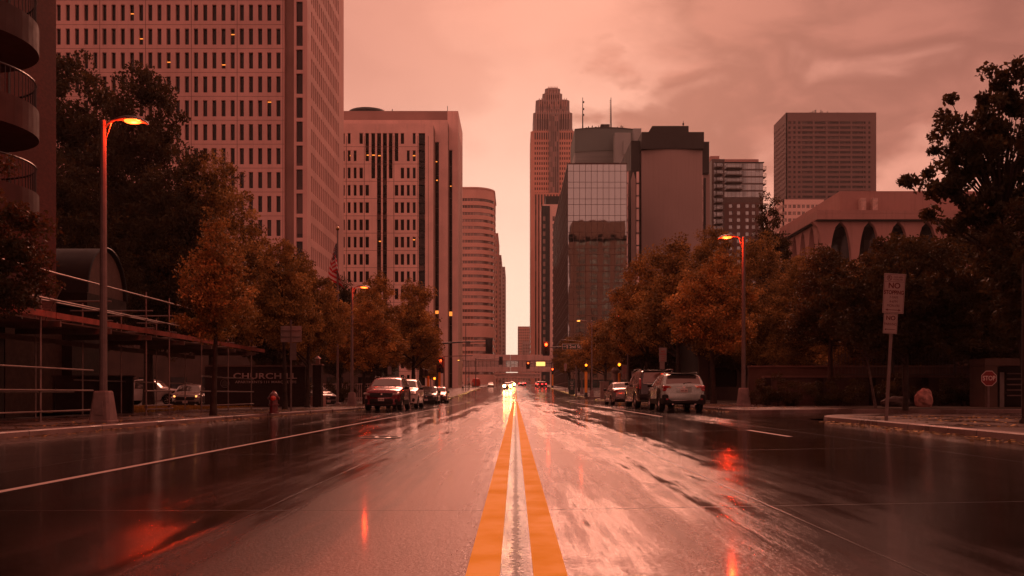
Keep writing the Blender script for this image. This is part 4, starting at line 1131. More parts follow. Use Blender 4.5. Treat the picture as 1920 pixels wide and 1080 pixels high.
def trunk_mesh(name, h, r, cl, seed, mat, lean=(0, 0), nl=16, frac=0.72):
    rr = random.Random(seed); m = MB()
    top = max(c[2] for c in cl); path = []
    H = h+(top-h)*frac
    for i in range(9):
        u = i/8; path.append((lean[0]*u+0.06*math.sin(3*u+seed), lean[1]*u+0.05*math.cos(4*u+seed), H*u))
    rad = [r*(1.28-0.28*min(1, i*0.9)) if i == 0 else r*(1-0.80*i/8) for i in range(9)]
    m.tube(path, rad, 9)
    idx = rr.sample(range(len(cl)), min(nl, len(cl)))
    for j in idx:
        c = cl[j]; z0 = max(h*0.85, min(H*0.9, c[2]-0.35*abs(math.hypot(c[0], c[1]))-0.4))
        u = z0/H; s0 = (lean[0]*u+0.06*math.sin(3*u+seed), lean[1]*u+0.05*math.cos(4*u+seed), z0)
        mid = tuple(s0[k]*0.5+c[k]*0.5+(0.18 if k == 2 else 0)*rr.random() for k in range(3))
        m.tube([s0, mid, tuple(c)], [r*(1-0.78*u)*0.62, r*0.26, r*0.06], 6)
    return m.mesh(name, mat, True, 60)
TREE = {}
def tree_kind(key, h, r, lobes, nleaf, leaf, seed, mat, bark=None, lean=(0, 0), nl=16, frac=0.72, **k):
    me, cl = crown_mesh('crown', lobes, nleaf, leaf, seed, mat, **k)
    TREE[key] = (me, trunk_mesh('trunk', h, r, cl, seed, bark or M_bark, lean, nl, frac))
def tree(key, name, label, x, y, rz=0.0, sc=1.0, group=None, mat=None, dz=KH):
    t = thing(name, label, 'tree', (x, y, G(x, y)+dz-0.03), rz, group)
    t.scale = (sc, sc, sc) if isinstance(sc, (int, float)) else sc
    c = bpy.data.objects.new('crown', TREE[key][0]); col.objects.link(c); c.parent = t
    k = bpy.data.objects.new('trunk', TREE[key][1]); col.objects.link(k); k.parent = t
    if mat: c.data = c.data.copy(); c.data.materials[0] = mat
    return t
def lob(*a): return a
# street trees: unit height about 6 m, crown radius ~1.7
tree_kind('streetA', 2.2, 0.105, [(0, 0, 4.3, 1.1, 1.1, 1.2), (0.7, 0.2, 3.5, 1.0, 1.0, 0.8), (-0.7, -0.3, 3.7, 0.9, 1.0, 0.8), (0.2, 0, 5.6, 0.6, 0.6, 0.7), (-0.8, 0, 4.9, 0.6, 0.6, 0.6), (0.95, 0, 4.7, 0.6, 0.6, 0.5), (0.4, 0, 2.9, 0.8, 0.8, 0.4), (-0.1, 0, 6.25, 0.35, 0.35, 0.35)], 19000, 0.105, 1, M_lf_mid, clump=(0.25, 0.45))
tree_kind('streetB', 2.4, 0.12, [(0, 0, 4.8, 1.4, 1.4, 1.4), (0.9, 0.3, 3.9, 1.1, 1.2, 0.9), (-1.0, -0.2, 4.2, 1.1, 1.1, 0.9), (-0.3, 0.1, 6.5, 0.8, 0.8, 0.9), (0.8, 0, 5.7, 0.8, 0.8, 0.7), (-1.3, 0, 5.4, 0.6, 0.7, 0.5), (1.6, 0, 4.7, 0.55, 0.6, 0.45), (0.1, 0, 7.4, 0.4, 0.4, 0.4)], 26000, 0.12, 2, M_lf_mid, clump=(0.28, 0.5))
tree_kind('streetC', 2.6, 0.15, [(0, 0, 5.2, 1.8, 1.8, 1.7), (1.5, 0.3, 4.1, 1.3, 1.4, 1.0), (-1.6, -0.2, 4.5, 1.2, 1.4, 1.0), (0.5, 0.1, 7.5, 0.95, 1.0, 1.0), (-0.7, 0.4, 6.6, 1.1, 1.1, 0.9), (1.25, -0.4, 6.1, 0.95, 1.1, 0.8), (-1.9, 0.3, 5.7, 0.7, 0.8, 0.6), (2.3, 0, 4.9, 0.7, 0.8, 0.5), (-0.4, -1.3, 3.7, 1.5, 0.9, 0.8), (0.2, 0, 8.5, 0.5, 0.5, 0.5)], 34000, 0.145, 3, M_lf_or, clump=(0.32, 0.6))
tree_kind('bigA', 4.0, 0.34, [(0, 0, 12, 4.2, 4.0, 6.0), (2.6, 0, 9.0, 3.0, 3.0, 4.0), (-2.8, 0.5, 9.5, 3.0, 3.0, 4.5), (0.3, 0, 18.0, 2.4, 2.4, 3.0), (1.5, -1, 6.0, 3.2, 2.6, 2.2), (-2, -1, 5.5, 2.8, 2.6, 2.2)], 76000, 0.24, 4, M_lf_dark, clump=(0.55, 1.1), nl=30)
tree_kind('bigB', 3.4, 0.28, [(0, 0, 9.5, 3.6, 3.4, 4.6), (2.3, 0, 7.2, 2.4, 2.4, 3.0), (-2.3, 0.5, 7.0, 2.4, 2.4, 3.2), (-0.4, 0, 13.5, 1.8, 1.8, 2.2), (0.5, -1, 5.0, 2.6, 2.2, 1.8)], 54000, 0.20, 5, M_lf_dark, clump=(0.45, 0.9), nl=26)
tree_kind('spire', 3.0, 0.22, [(0, 0, 6.5, 2.3, 2.3, 3.0), (0.2, 0, 10.5, 1.7, 1.7, 3.0), (0.0, 0, 14.2, 0.9, 0.9, 2.0), (1.6, 0, 8.6, 0.9, 0.9, 2.2)], 26000, 0.20, 6, M_lf_dark, clump=(0.4, 0.7))
# near oak, right: open crown with gaps against the sky
tree_kind('oak', 3.2, 0.13, [(x-1.15, y, z, a, b_, c_) for x, y, z, a, b_, c_ in [(0.55, 0, 9.35, 0.75, 0.8, 0.75), (-0.75, 0.1, 8.0, 1.1, 1.2, 1.05), (0.75, 0, 7.9, 1.5, 1.5, 1.2), (-1.75, 0, 6.45, 0.95, 1.0, 0.5), (-0.5, 0, 6.9, 1.35, 1.5, 0.8), (1.1, 0, 6.3, 1.5, 1.5, 0.9), (-0.6, 0, 5.6, 1.6, 1.5, 0.7)]],
          17500, 0.165, 7, M_lf_dark, clump=(0.2, 0.40), shell=0.2, nl=70, frac=0.45, lean=(-0.9, 0))
tree_kind('oaklow', 1.8, 0.09, [(0, 0, 4.6, 2.4, 2.0, 1.6), (-1.8, 0, 3.9, 1.4, 1.3, 1.2), (1.8, 0, 4.0, 1.6, 1.4, 1.4), (0, 0, 3.0, 2.4, 1.8, 0.9)], 26000, 0.15, 8, M_lf_dark, clump=(0.28, 0.5))
tree_kind('birch', 1.4, 0.055, [(-0.3, 0, 2.9, 1.1, 0.9, 1.0), (0.1, 0, 3.8, 1.0, 0.8, 0.9)], 6500, 0.11, 9, M_lf_dark, bark=M_barkp, lean=(-0.4, 0.1), clump=(0.2, 0.4), nl=10)
tree_kind('shrub', 0.3, 0.05, [(0, 0, 0.75, 1.2, 0.8, 0.65), (0.6, 0.1, 0.55, 0.9, 0.7, 0.5), (-0.7, 0, 0.6, 0.9, 0.7, 0.5)], 6000, 0.085, 10, M_lf_dark, clump=(0.18, 0.32), nl=6)

LT = 'street trees along the left pavement'; RT = 'street trees along the right pavement'; BL = 'large trees behind the left pavement'; BR = 'trees on the bank behind the right pavement'
tree('streetA', 'street_tree', 'small street tree whose crown pokes in at the left edge before the brick apartments', -12.2, 20.3, 0.4, 1.0, LT, mat=M_lf_dark)
tree('streetA', 'street_tree', 'small brown-leaved street tree beside the end of the scaffolding', -9.95, 30.0, 2.2, 1.0, LT)
tree('streetB', 'street_tree', 'street tree with pale bark standing right behind the hydrant', -10.6, 41.5, 1.0, (0.95, 0.95, 1.02), LT)
tree('streetC', 'street_tree', 'street tree standing between the blank sign post and the flagpole', -11.0, 48.0, 3.9, (0.84, 0.84, 0.93), LT, mat=M_lf_mid)
tree('streetC', 'street_tree', 'orange-tinged street tree next to the lit lamp behind the flagpole', -10.3, 62.0, 0.2, (0.95, 0.95, 0.82), LT)
tree('streetC', 'street_tree', 'broad rusty street tree above the parked red car', -11.2, 72.0, 1.3, (1.18, 1.15, 1.17), LT)
tree('streetC', 'street_tree', 'street tree above the parked dark sedan beside the traffic signal', -9.3, 83.0, 5.1, (1.32, 1.3, 1.25), LT)
tree('streetB', 'street_tree', 'farthest left street tree with a branch reaching over the traffic signal', -9.6, 92.0, 2.1, (1.35, 1.2, 1.05), LT)
tree('bigA', 'large_tree', 'tallest dark tree rising behind the scaffolding next to the brick apartments', -29.5, 60.0, 0.5, 1.10, BL)
tree('bigA', 'large_tree', 'tall dark tree behind the left street lamp head', -23.5, 58.0, 2.4, (0.95, 0.95, 1.02), BL)
tree('bigB', 'large_tree', 'lower dark tree on the right of the tall left group', -20.0, 60.0, 1.0, (1.0, 1.0, 1.10), BL, mat=M_lf_mid)
tree('bigB', 'large_tree', 'dark tree filling the gap behind the barrel roofed entrance', -25.0, 50.0, 4.0, 0.9, BL)
tree('bigB', 'large_tree', 'dark tree behind the name wall of the apartments', -17.5, 66.0, 3.0, 0.75, BL)
tree('bigB', 'large_tree', 'dark tree between the name wall and the white office block', -15.5, 80.0, 5.3, 0.72, BL)
tree('bigB', 'large_tree', 'dark tree behind the rusty trees over the red car', -14.5, 92.0, 0.9, 0.70, BL)
tree('oak', 'oak_tree', 'near oak on the right with an open crown cut out against the sky', 15.3, 27.0, 0.0, (1.0, 1.0, 1.07), None)
tree('oaklow', 'near_tree', 'dense near tree at the right edge under the oak crown', 14.9, 25.0, 1.1, (1.0, 1.0, 1.0), BR)
tree('oaklow', 'near_tree', 'dense low tree behind the no stopping sign', 13.4, 31.0, 2.6, 0.95, BR)
tree('bigB', 'bank_tree', 'dark tree beneath the oak on the bank near the iron fence', 20.5, 40.0, 1.1, (0.82, 0.82, 0.56), BR)
tree('bigB', 'bank_tree', 'dark bank tree left of the oak in front of the arcade building', 21.5, 47.5, 2.9, (0.86, 0.86, 0.53), BR)
tree('bigB', 'bank_tree', 'brown bank tree under the arches of the arcade building', 21.2, 54.0, 0.3, (0.85, 0.85, 0.57), BR, mat=M_lf_mid)
tree('bigB', 'bank_tree', 'bank tree in front of the left end of the arcade building', 19.4, 60.0, 4.4, (0.85, 0.85, 0.66), BR, mat=M_lf_mid)
tree('spire', 'tall_tree', 'pointed dark tree rising above the right lamp beside the balcony apartments', 21.4, 76.0, 0.4, (1.0, 1.0, 1.07), BR)
tree('bigB', 'bank_tree', 'dark bank tree behind the right street lamp', 18.0, 66.0, 5.0, (0.78, 0.78, 0.80), BR, mat=M_lf_mid)
tree('bigB', 'bank_tree', 'dark bank tree behind the parked black car', 16.0, 74.0, 1.7, (0.80, 0.80, 0.93), BR, mat=M_lf_mid)
tree('oaklow', 'low_tree', 'low dark tree filling the gap behind the roof of the black vehicle', 14.6, 86.0, 0.4, 1.15, BR)
tree('oaklow', 'low_tree', 'low dark tree behind the pale parking signs over the small sedan', 13.9, 94.5-1.5, 2.4, 1.1, BR)
tree('oaklow', 'low_tree', 'low dark tree between the grey crossover and the right street lamp', 18.0, 71.0, 4.1, 1.1, BR)
tree('streetB', 'bank_tree', 'low bank tree right of the right street lamp', 14.2, 41.0, 1.5, (1.2, 1.2, 0.95), BR, mat=M_lf_dark)
tree('streetB', 'bank_tree', 'low bank tree behind the thin leaning birch', 16.5, 38.5, 0.5, (1.3, 1.3, 0.95), BR, mat=M_lf_dark)
tree('streetC', 'street_tree', 'orange street tree directly above the parked grey crossover', 10.9, 50.0, 0.6, (1.05, 1.05, 0.96), RT)
tree('streetC', 'street_tree', 'rusty street tree above the parked black sport utility vehicle', 10.9, 61.0, 2.0, (1.3, 1.3, 1.27), RT, mat=M_lf_mid)
tree('streetC', 'street_tree', 'orange street tree around the lit lamp on the right pavement', 10.6, 73.0, 4.0, (1.35, 1.3, 1.33), RT)
tree('streetC', 'street_tree', 'brown street tree behind the small parked sedan', 10.8, 85.0, 5.2, (1.35, 1.3, 1.25), RT, mat=M_lf_mid)
tree('streetC', 'street_tree', 'street tree right before the orange signal post at the corner', 13.0, 93.0, 1.0, (1.5, 1.4, 1.25), RT, mat=M_lf_mid)
tree('streetC', 'street_tree', 'first street tree past the cross street on the right', 12.3, 124.0, 3.0, (1.6, 1.5, 1.2), RT)
tree('streetC', 'street_tree', 'second street tree past the cross street on the right', 11.9, 142.0, 0.2, (1.4, 1.4, 1.15), RT, mat=M_lf_mid)
tree('streetC', 'street_tree', 'farther hazy street tree behind the street name sign', 11.6, 166.0, 1.9, (1.4, 1.4, 1.2), RT, mat=M_lf_mid)
tree('streetC', 'street_tree', 'last reddish street tree before the footbridge on the right', 12.0, 200.0, 3.9, (1.6, 1.6, 1.3), RT, mat=M_lf_mid)
tree('streetB', 'small_tree', 'small bushy tree beyond the crossing below the white office block', -14.0, 150.0, 0.9, 0.8, None)
tree('birch', 'birch_tree', 'thin pale-trunked birch leaning left beside the no stopping sign', 13.4, 33.8, 0.0, 1.0)
SH = 'shrubs at the back of the left pavement'
for i, (x, y, s_, lb) in enumerate(((-16.6, 62, 1.3, 'shrub left of the second lamp base in front of the white fence'), (-15.2, 63, 1.5, 'shrub right of the second lamp base in front of the white fence'), (-13.2, 66, 1.4, 'shrub just behind the bonnet of the parked red car'))):
    tree('shrub', 'shrub', lb, x, y, i*1.3, s_, SH)
tree('shrub', 'shrub', 'orange bush between the parked red car and the dark sedan', -10.6, 76, 0.5, 0.9, None, mat=M_lf_or)
SH2 = 'low shrubs along the right retaining wall'
for i, x in enumerate((11.5, 14.0, 16.6, 19.5, 23.0)):
    tree('shrub', 'shrub', ('low dark shrub %s' % ('beside the right lamp base', 'second to the right of the right lamp base', 'left of the leaning birch trunk', 'between the birch and the pink boulder', 'right of the pink boulder')[i]), x, 39.5, i*2.1, 1.05, SH2)

# ------------------------------------------------------------------ street lamps
M_pole = simple('galvanised_pole', (0.17, 0.12, 0.11), 0.42, 0.3, var=0.15, nscale=5, bump=0.1, bscale=60)
M_base = simple('lamp_base', (0.24, 0.165, 0.15), 0.7, var=0.2, nscale=3, bump=0.3, bscale=25)
M_head = simple('lamp_housing', (0.16, 0.11, 0.10), 0.4, 0.4)
M_lens = emis('lamp_lens', (1.0, 0.10, 0.012), 5.5)
M_lensoff = simple('lens_off', (0.2, 0.15, 0.13), 0.2)
def lamp(label, x, y, face=1, lit=True, H=7.2, group='tall street lamps', power=160, small=False, reach=0.74, yellow=False):
    t = thing('street_lamp', label, 'street lamp', (x, y, G(x, y)+KH), 0, group)
    if not small:
        m = MB(); pr = [(0.285, 0.0), (0.285, 0.05), (0.265, 0.07), (0.19, 0.76), (0.17, 0.80)]
        pts = []; n = 4
        for r, h in pr:
            c = 0.06; q = [(r, -r+c), (r, r-c), (r-c, r), (-r+c, r), (-r, r-c), (-r, -r+c), (-r+c, -r), (r-c, -r)]
            pts.append([(a, b_, h) for a, b_ in q])
        fs = [tuple(range(7, -1, -1)), tuple(8*(len(pr)-1)+k for k in range(8))]
        for i in range(len(pr)-1):
            for k in range(8): fs.append((i*8+k, i*8+(k+1) % 8, (i+1)*8+(k+1) % 8, (i+1)*8+k))
        m.add([p for r in pts for p in r], fs); m.cbox(0, -0.262, 0.38, 0.2, 0.03, 0.34)
        m.obj('base', M_base, t)
    MB().tube([(0, 0, 0.05 if small else 0.79), (0, 0, H*0.5), (0, 0, H)], [0.095, 0.085, 0.07], 10).lathe([(0.085, H), (0.085, H+0.12), (0.02, H+0.14)], 10).obj('pole', M_pole, t, True)
    f = face
    m = MB(); m.tube([(0, 0, H-0.12), (f*(reach-0.45)*0.35, 0, H+0.03), (f*(reach-0.45)*0.7, 0, H+0.11), (f*(reach-0.45), 0, H+0.14)], [0.035, 0.035, 0.034, 0.032], 8)
    m.tube([(f*0.03, 0, H-0.4), (f*0.12, 0, H-0.16), (f*0.19, 0, H+0.07)], 0.018, 6)
    m.obj('arm', M_pole, t, True)
    # cobra-head luminaire: a flattened, tapered shell
    hx = reach-0.45; m = MB(); n = 14; rings = []
    sect = [(0.0, 0.05, 0.05, 0.14), (0.10, 0.08, 0.07, 0.15), (0.28, 0.145, 0.09, 0.155), (0.5, 0.17, 0.09, 0.14), (0.68, 0.15, 0.075, 0.10), (0.80, 0.09, 0.045, 0.055), (0.84, 0.03, 0.015, 0.03)]
    for d, w, hh, zc in sect:
        ring = []
        for k in range(n):
            a = 2*PI*k/n; c_, s__ = math.cos(a), math.sin(a)
            ring.append((f*(hx+d), w*c_, H+zc+(hh if s__ > 0 else hh*0.35)*s__))
        rings.append(ring)
    fs = [(i*n+k, i*n+(k+1) % n, (i+1)*n+(k+1) % n, (i+1)*n+k) for i in range(len(sect)-1) for k in range(n)]+[tuple(range(n)), tuple((len(sect)-1)*n+k for k in range(n))]
    m.add([v for r in rings for v in r], fs); hd = m.obj('lamp_head', M_head, t, True, 70)
    m = MB(); m.lathe([(0.115, 0.035), (0.11, 0.0), (0.08, -0.035), (0.03, -0.05)], 16)
    ml = M_lens if lit else M_lensoff
    if yellow: ml = emis('lamp_lens_yellow', (1.0, 0.42, 0.06), 3.0)
    ln = m.obj('lens', ml, hd, True); ln.location = (f*(hx+0.46), 0, H+0.10); ln.scale = (2.1, 1.25, 1.0)
    if lit and power:
        ld = bpy.data.lights.new('lamp_light', 'POINT'); ld.energy = power; ld.color = (1.0, 0.035, 0.006); ld.shadow_soft_size = 0.1
        lo = bpy.data.objects.new('lamp_light', ld); col.objects.link(lo); lo.parent = t; lo.location = (f*(hx+0.46), 0, H-0.06)
    return t
lamp('nearest left street lamp, lit red-orange, in front of the scaffolding', -10.22, 22.5, 1, True, 7.38, power=230)
lamp('right street lamp, lit, standing to the right of the parked grey crossover', 9.95, 39.5, -1, True, 7.25, power=230)
lamp('second left street lamp, lit, next to the parked red car', -9.72, 54.0, 1, True, 6.95, power=70)
lamp('unlit left street lamp between the red car and the dark sedan', -9.35, 84.0, 1, False, 8.6)
lamp('lit right street lamp half hidden in orange leaves', 9.45, 76.0, -1, True, 6.9, power=50)
lamp('lit right street lamp over the trees before the mirrored block', 9.8, 116.0, -1, True, 9.6, power=50, yellow=True, reach=1.7)
lamp('unlit lamp leaning out of the trees beyond the street name sign', 10.3, 140.0, -1, False, 8.2, reach=2.8)
lamp('dark curved lamp pole past the crossing with a small yellow light', -9.7, 190.0, -1, True, 6.2, small=True, power=0, yellow=True, reach=2.2)
t = lamp('tall dark lamp pole past the crossing carrying a box', -9.6, 176.0, 1, False, 13.0, small=True, reach=1.8)
MB().rbox(0.45, 0, 9.3, 0.9, 0.4, 1.1, 0.05, 2).obj('box', M_head, t)

# ------------------------------------------------------------------ traffic signals
M_blk = simple('signal_black', (0.025, 0.018, 0.016), 0.45)
M_sor = simple('orange_post', (0.95, 0.30, 0.03), 0.45, var=0.12, nscale=4)
M_red = emis('signal_red', (1.0, 0.05, 0.008), 9.0)
M_amb = emis('signal_amber', (1.0, 0.20, 0.01), 3.5)
M_off = simple('signal_lens_off', (0.05, 0.03, 0.025), 0.15)
def sig_head(parent, loc, s=1.0, lit=0, n=3, back=True, facing=-1, housing=None):
    h = bpy.data.objects.new('signal_head', None)
    m = MB(); H = 0.36*n
    m.rbox(0, 0, 0, 0.34, 0.24, H, 0.03, 2)
    if back:
        for (a, b_, c, d) in ((-0.30, -0.172, -H/2-0.12, H/2+0.12), (0.172, 0.30, -H/2-0.12, H/2+0.12), (-0.171, 0.171, H/2+0.002, H/2+0.12), (-0.171, 0.171, -H/2-0.12, -H/2-0.002)): m.box(a, b_, -0.02, 0.0, c, d)
    for k in range(n):
        z = H/2-0.18-0.36*k; N_ = 10; y0, y1 = -0.12, -0.32
        o_, i_ = 0.15, 0.138; vs = []
        for r, y in ((o_, y0), (o_, y1), (i_, y1), (i_, y0)):
            for q in range(N_+1):
                a = R(-35)+R(250)*q/N_; vs.append((r*math.cos(a), y, z+r*math.sin(a)))
        M1 = N_+1; fs = []
        for rr_ in range(3):
            for q in range(N_): fs.append((rr_*M1+q, rr_*M1+q+1, (rr_+1)*M1+q+1, (rr_+1)*M1+q))
        m.add(vs, fs)
    body = m.obj('signal_head', housing or M_blk, parent, True)
    body.location = loc; body.scale = (s, s, s)
    if facing > 0: body.rotation_euler = (0, 0, PI)
    elif facing not in (-1,): body.rotation_euler = (0, 0, facing)
    for k in range(n):
        z = H/2-0.18-0.36*k
        mm = M_off
        if k == lit: mm = M_red if n == 3 else M_amb
        ln = MB().lathe([(0.13, 0.0), (0.12, -0.02), (0.06, -0.035), (0.01, -0.04)], 16, axis='Y').obj('lens', mm, body, True); ln.location = (0, -0.122, z)
    bpy.data.objects.remove(h)
    return body
def spot(parent, loc, c, e):
    ld = bpy.data.lights.new('signal_light', 'POINT'); ld.energy = e; ld.color = c; ld.shadow_soft_size = 0.12
    lo = bpy.data.objects.new('signal_light', ld); col.objects.link(lo); lo.parent = parent; lo.location = loc
def gbase(x, y): return (x, y, G(x, y)+KH)
# near left corner
t = thing('traffic_signal', 'red traffic signal on a slim pole beside the parked dark sedan, left corner', 'traffic signal', gbase(-7.55-0.9, 99.0))
x0 = t.location.x; t.location = (-8.0, 97.5 if False else 94.0, G(-8, 94)+KH)
MB().tube([(0.62, 0, 0), (0.62, 0, 4.6)], [0.09, 0.07], 8).lathe([(0.16, 0), (0.16, 0.35), (0.1, 0.5)], 12, c=(0.62, 0, 0)).obj('pole', M_pole, t, True)
MB().tube([(0.60, 0, 4.2), (0.3, 0, 4.2)], 0.03, 6).tube([(0.60, 0, 3.1), (0.3, 0, 3.1)], 0.03, 6).tube([(0.62, 0, 4.55), (3.6, 0, 4.62)], 0.04, 6).obj('bracket', M_pole, t)
sig_head(t, (0.22, 0, 3.62), 1.25, 0, 3); spot(t, (0.22, -0.6, 4.1), (1, 0.05, 0.02), 40)
MB().tube([(0.14, 0, 0.4), (0.14, 0, 2.9)], 0.14, 8).obj('orange_post', M_sor, t, True)
sig_head(t, (-0.35, 0, 2.25), 0.95, 0, 1, back=False); 
MB().tube([(-0.35, 0, 2.25), (0.14, 0, 2.25)], 0.03, 6).obj('bracket', M_blk, t)
t = thing('signal_post', 'short orange post left of the red traffic signal with its heads turned away', 'traffic signal', gbase(-9.2, 97.0)); t.location.y = 94.2; t.location.z = G(-9.2, 94.2)+KH
MB().tube([(0.15, 0, 0), (0.15, 0, 2.5)], 0.13, 8).obj('orange_post', M_sor, t, True)
sig_head(t, (-0.35, 0, 2.9), 1.0, -9, 2, back=False, facing=R(-120)); sig_head(t, (0.0, 0.1, 2.85), 0.9, -9, 2, back=False, facing=R(110))
# mast arm reaching in from the left, seen unlit
t = thing('mast_arm_signal', 'black unlit traffic signal on a long mast arm reaching in from the left', 'traffic signal', gbase(-9.9, 116.0))
MB().tube([(0, 0, 0), (0, 0, 7.3)], [0.16, 0.11], 10).obj('pole', M_blk, t, True)
MB().tube([(0, 0, 6.95), (3.0, 0, 7.18), (6.4, 0, 7.22)], [0.12, 0.09, 0.06], 8).obj('mast_arm', M_blk, t, True)
sig_head(t, (6.55, 0, 6.65), 1.5, -9, 3, facing=1)
# right side mast arm with lit signal and street name sign
t = thing('mast_arm_signal', 'red lit traffic signal on a mast arm carrying the S 2nd St sign', 'traffic signal', gbase(9.15, 130.0)); ox = 9.15
MB().tube([(-0.4, 0, -0.05), (-0.4, 0, 7.0)], [0.15, 0.10], 10).obj('pole', M_pole, t, True)
MB().tube([(-0.4, 0, 6.98), (-2.5, 0, 6.98), (-4.9, 0, 6.9)], [0.10, 0.08, 0.06], 8).obj('mast_arm', M_blk, t, True)
sig_head(t, (-4.72, 0, 6.75), 1.55, 0, 3); spot(t, (-4.72, -0.9, 7.5), (1, 0.06, 0.02), 60)
M_sg = simple('sign_green', (0.035, 0.075, 0.055), 0.4, var=0.05); M_sw = simple('sign_white', (0.8, 0.66, 0.6), 0.4, var=0.04)
sgn = MB().rbox(0, 0, 0, 2.65, 0.05, 0.72, 0.05, 2).obj('street_name_sign', M_sg, t); sgn.location = (-1.05, -0.16, 7.02)
MB().rbox(0, 0.02, 0, 2.73, 0.03, 0.80, 0.05, 2).obj('sign_border', M_sw, sgn)
text('lettering', 'S 2nd St', 0.62, M_sw, sgn, (0.22, -0.03, -0.02), (R(90), 0, 0), 0.006, sx=0.98, bold=0.008)
text('lettering', '100', 0.24, M_sw, sgn, (-1.05, -0.03, 0.02), (R(90), 0, 0), 0.006)
# orange pedestals
def pedestal(label, x, y, h=3.0, grp=None, lit=0, s=1.0, red=False):
    t = thing('pedestal_signal', label, 'traffic signal', gbase(x, y), 0, grp)
    MB().lathe([(0.26, 0), (0.26, 0.08), (0.2, 0.5), (0.17, 0.56)], 12).obj('footing', M_blk, t)
    MB().tube([(0, 0, 0.55), (0, 0, h)], 0.17*s, 10).obj('orange_post', M_sor, t, True)
    sig_head(t, (0, 0, h+0.65*s), 1.15*s, lit, 2 if not red else 3, back=False)
    return t
pedestal('orange pedestrian signal post with amber hand at the right corner', 9.1, 116.5, 3.2)
pedestal('orange signal post with red light farther down the right side', 9.6, 236.0-3, 3.4, red=True, s=1.25)
pedestal('orange signal post partly hidden behind the pillar at the right corner', 10.6, 106-13.5, 2.6)
# second crossing
t = thing('mast_arm_signal', 'distant mast arm with a red light and a lit yellow sign under the footbridge', 'traffic signal', gbase(10.2, 253.0))
MB().tube([(0, 0, 0), (0, 0, 7.0)], 0.13, 8).obj('pole', M_blk, t, True)
MB().tube([(0, 0, 6.6), (-7.2, 0, 6.6)], [0.1, 0.06], 8).obj('mast_arm', M_blk, t, True)
sig_head(t, (-6.6, 0, 6.1), 1.6, 0, 3); 
MB().rbox(-3.1, -0.1, 6.45, 2.5, 0.2, 1.15, 0.05, 2).obj('lit_sign', emis('lit_sign', (1.0, 0.50, 0.13), 1.5), t)
t = thing('mast_arm_signal', 'distant unlit signal hanging left of centre before the footbridge', 'traffic signal', gbase(-10.2, 236.0-1.5))
MB().tube([(0, 0, 0), (0, 0, 7.6)], 0.13, 8).obj('pole', M_pole, t, True)
MB().tube([(0, 0, 7.3), (6.4, 0, 7.5)], [0.1, 0.06], 8).obj('mast_arm', M_pole, t, True)
sig_head(t, (6.5, 0, 7.0), 1.6, -9, 3, facing=1)

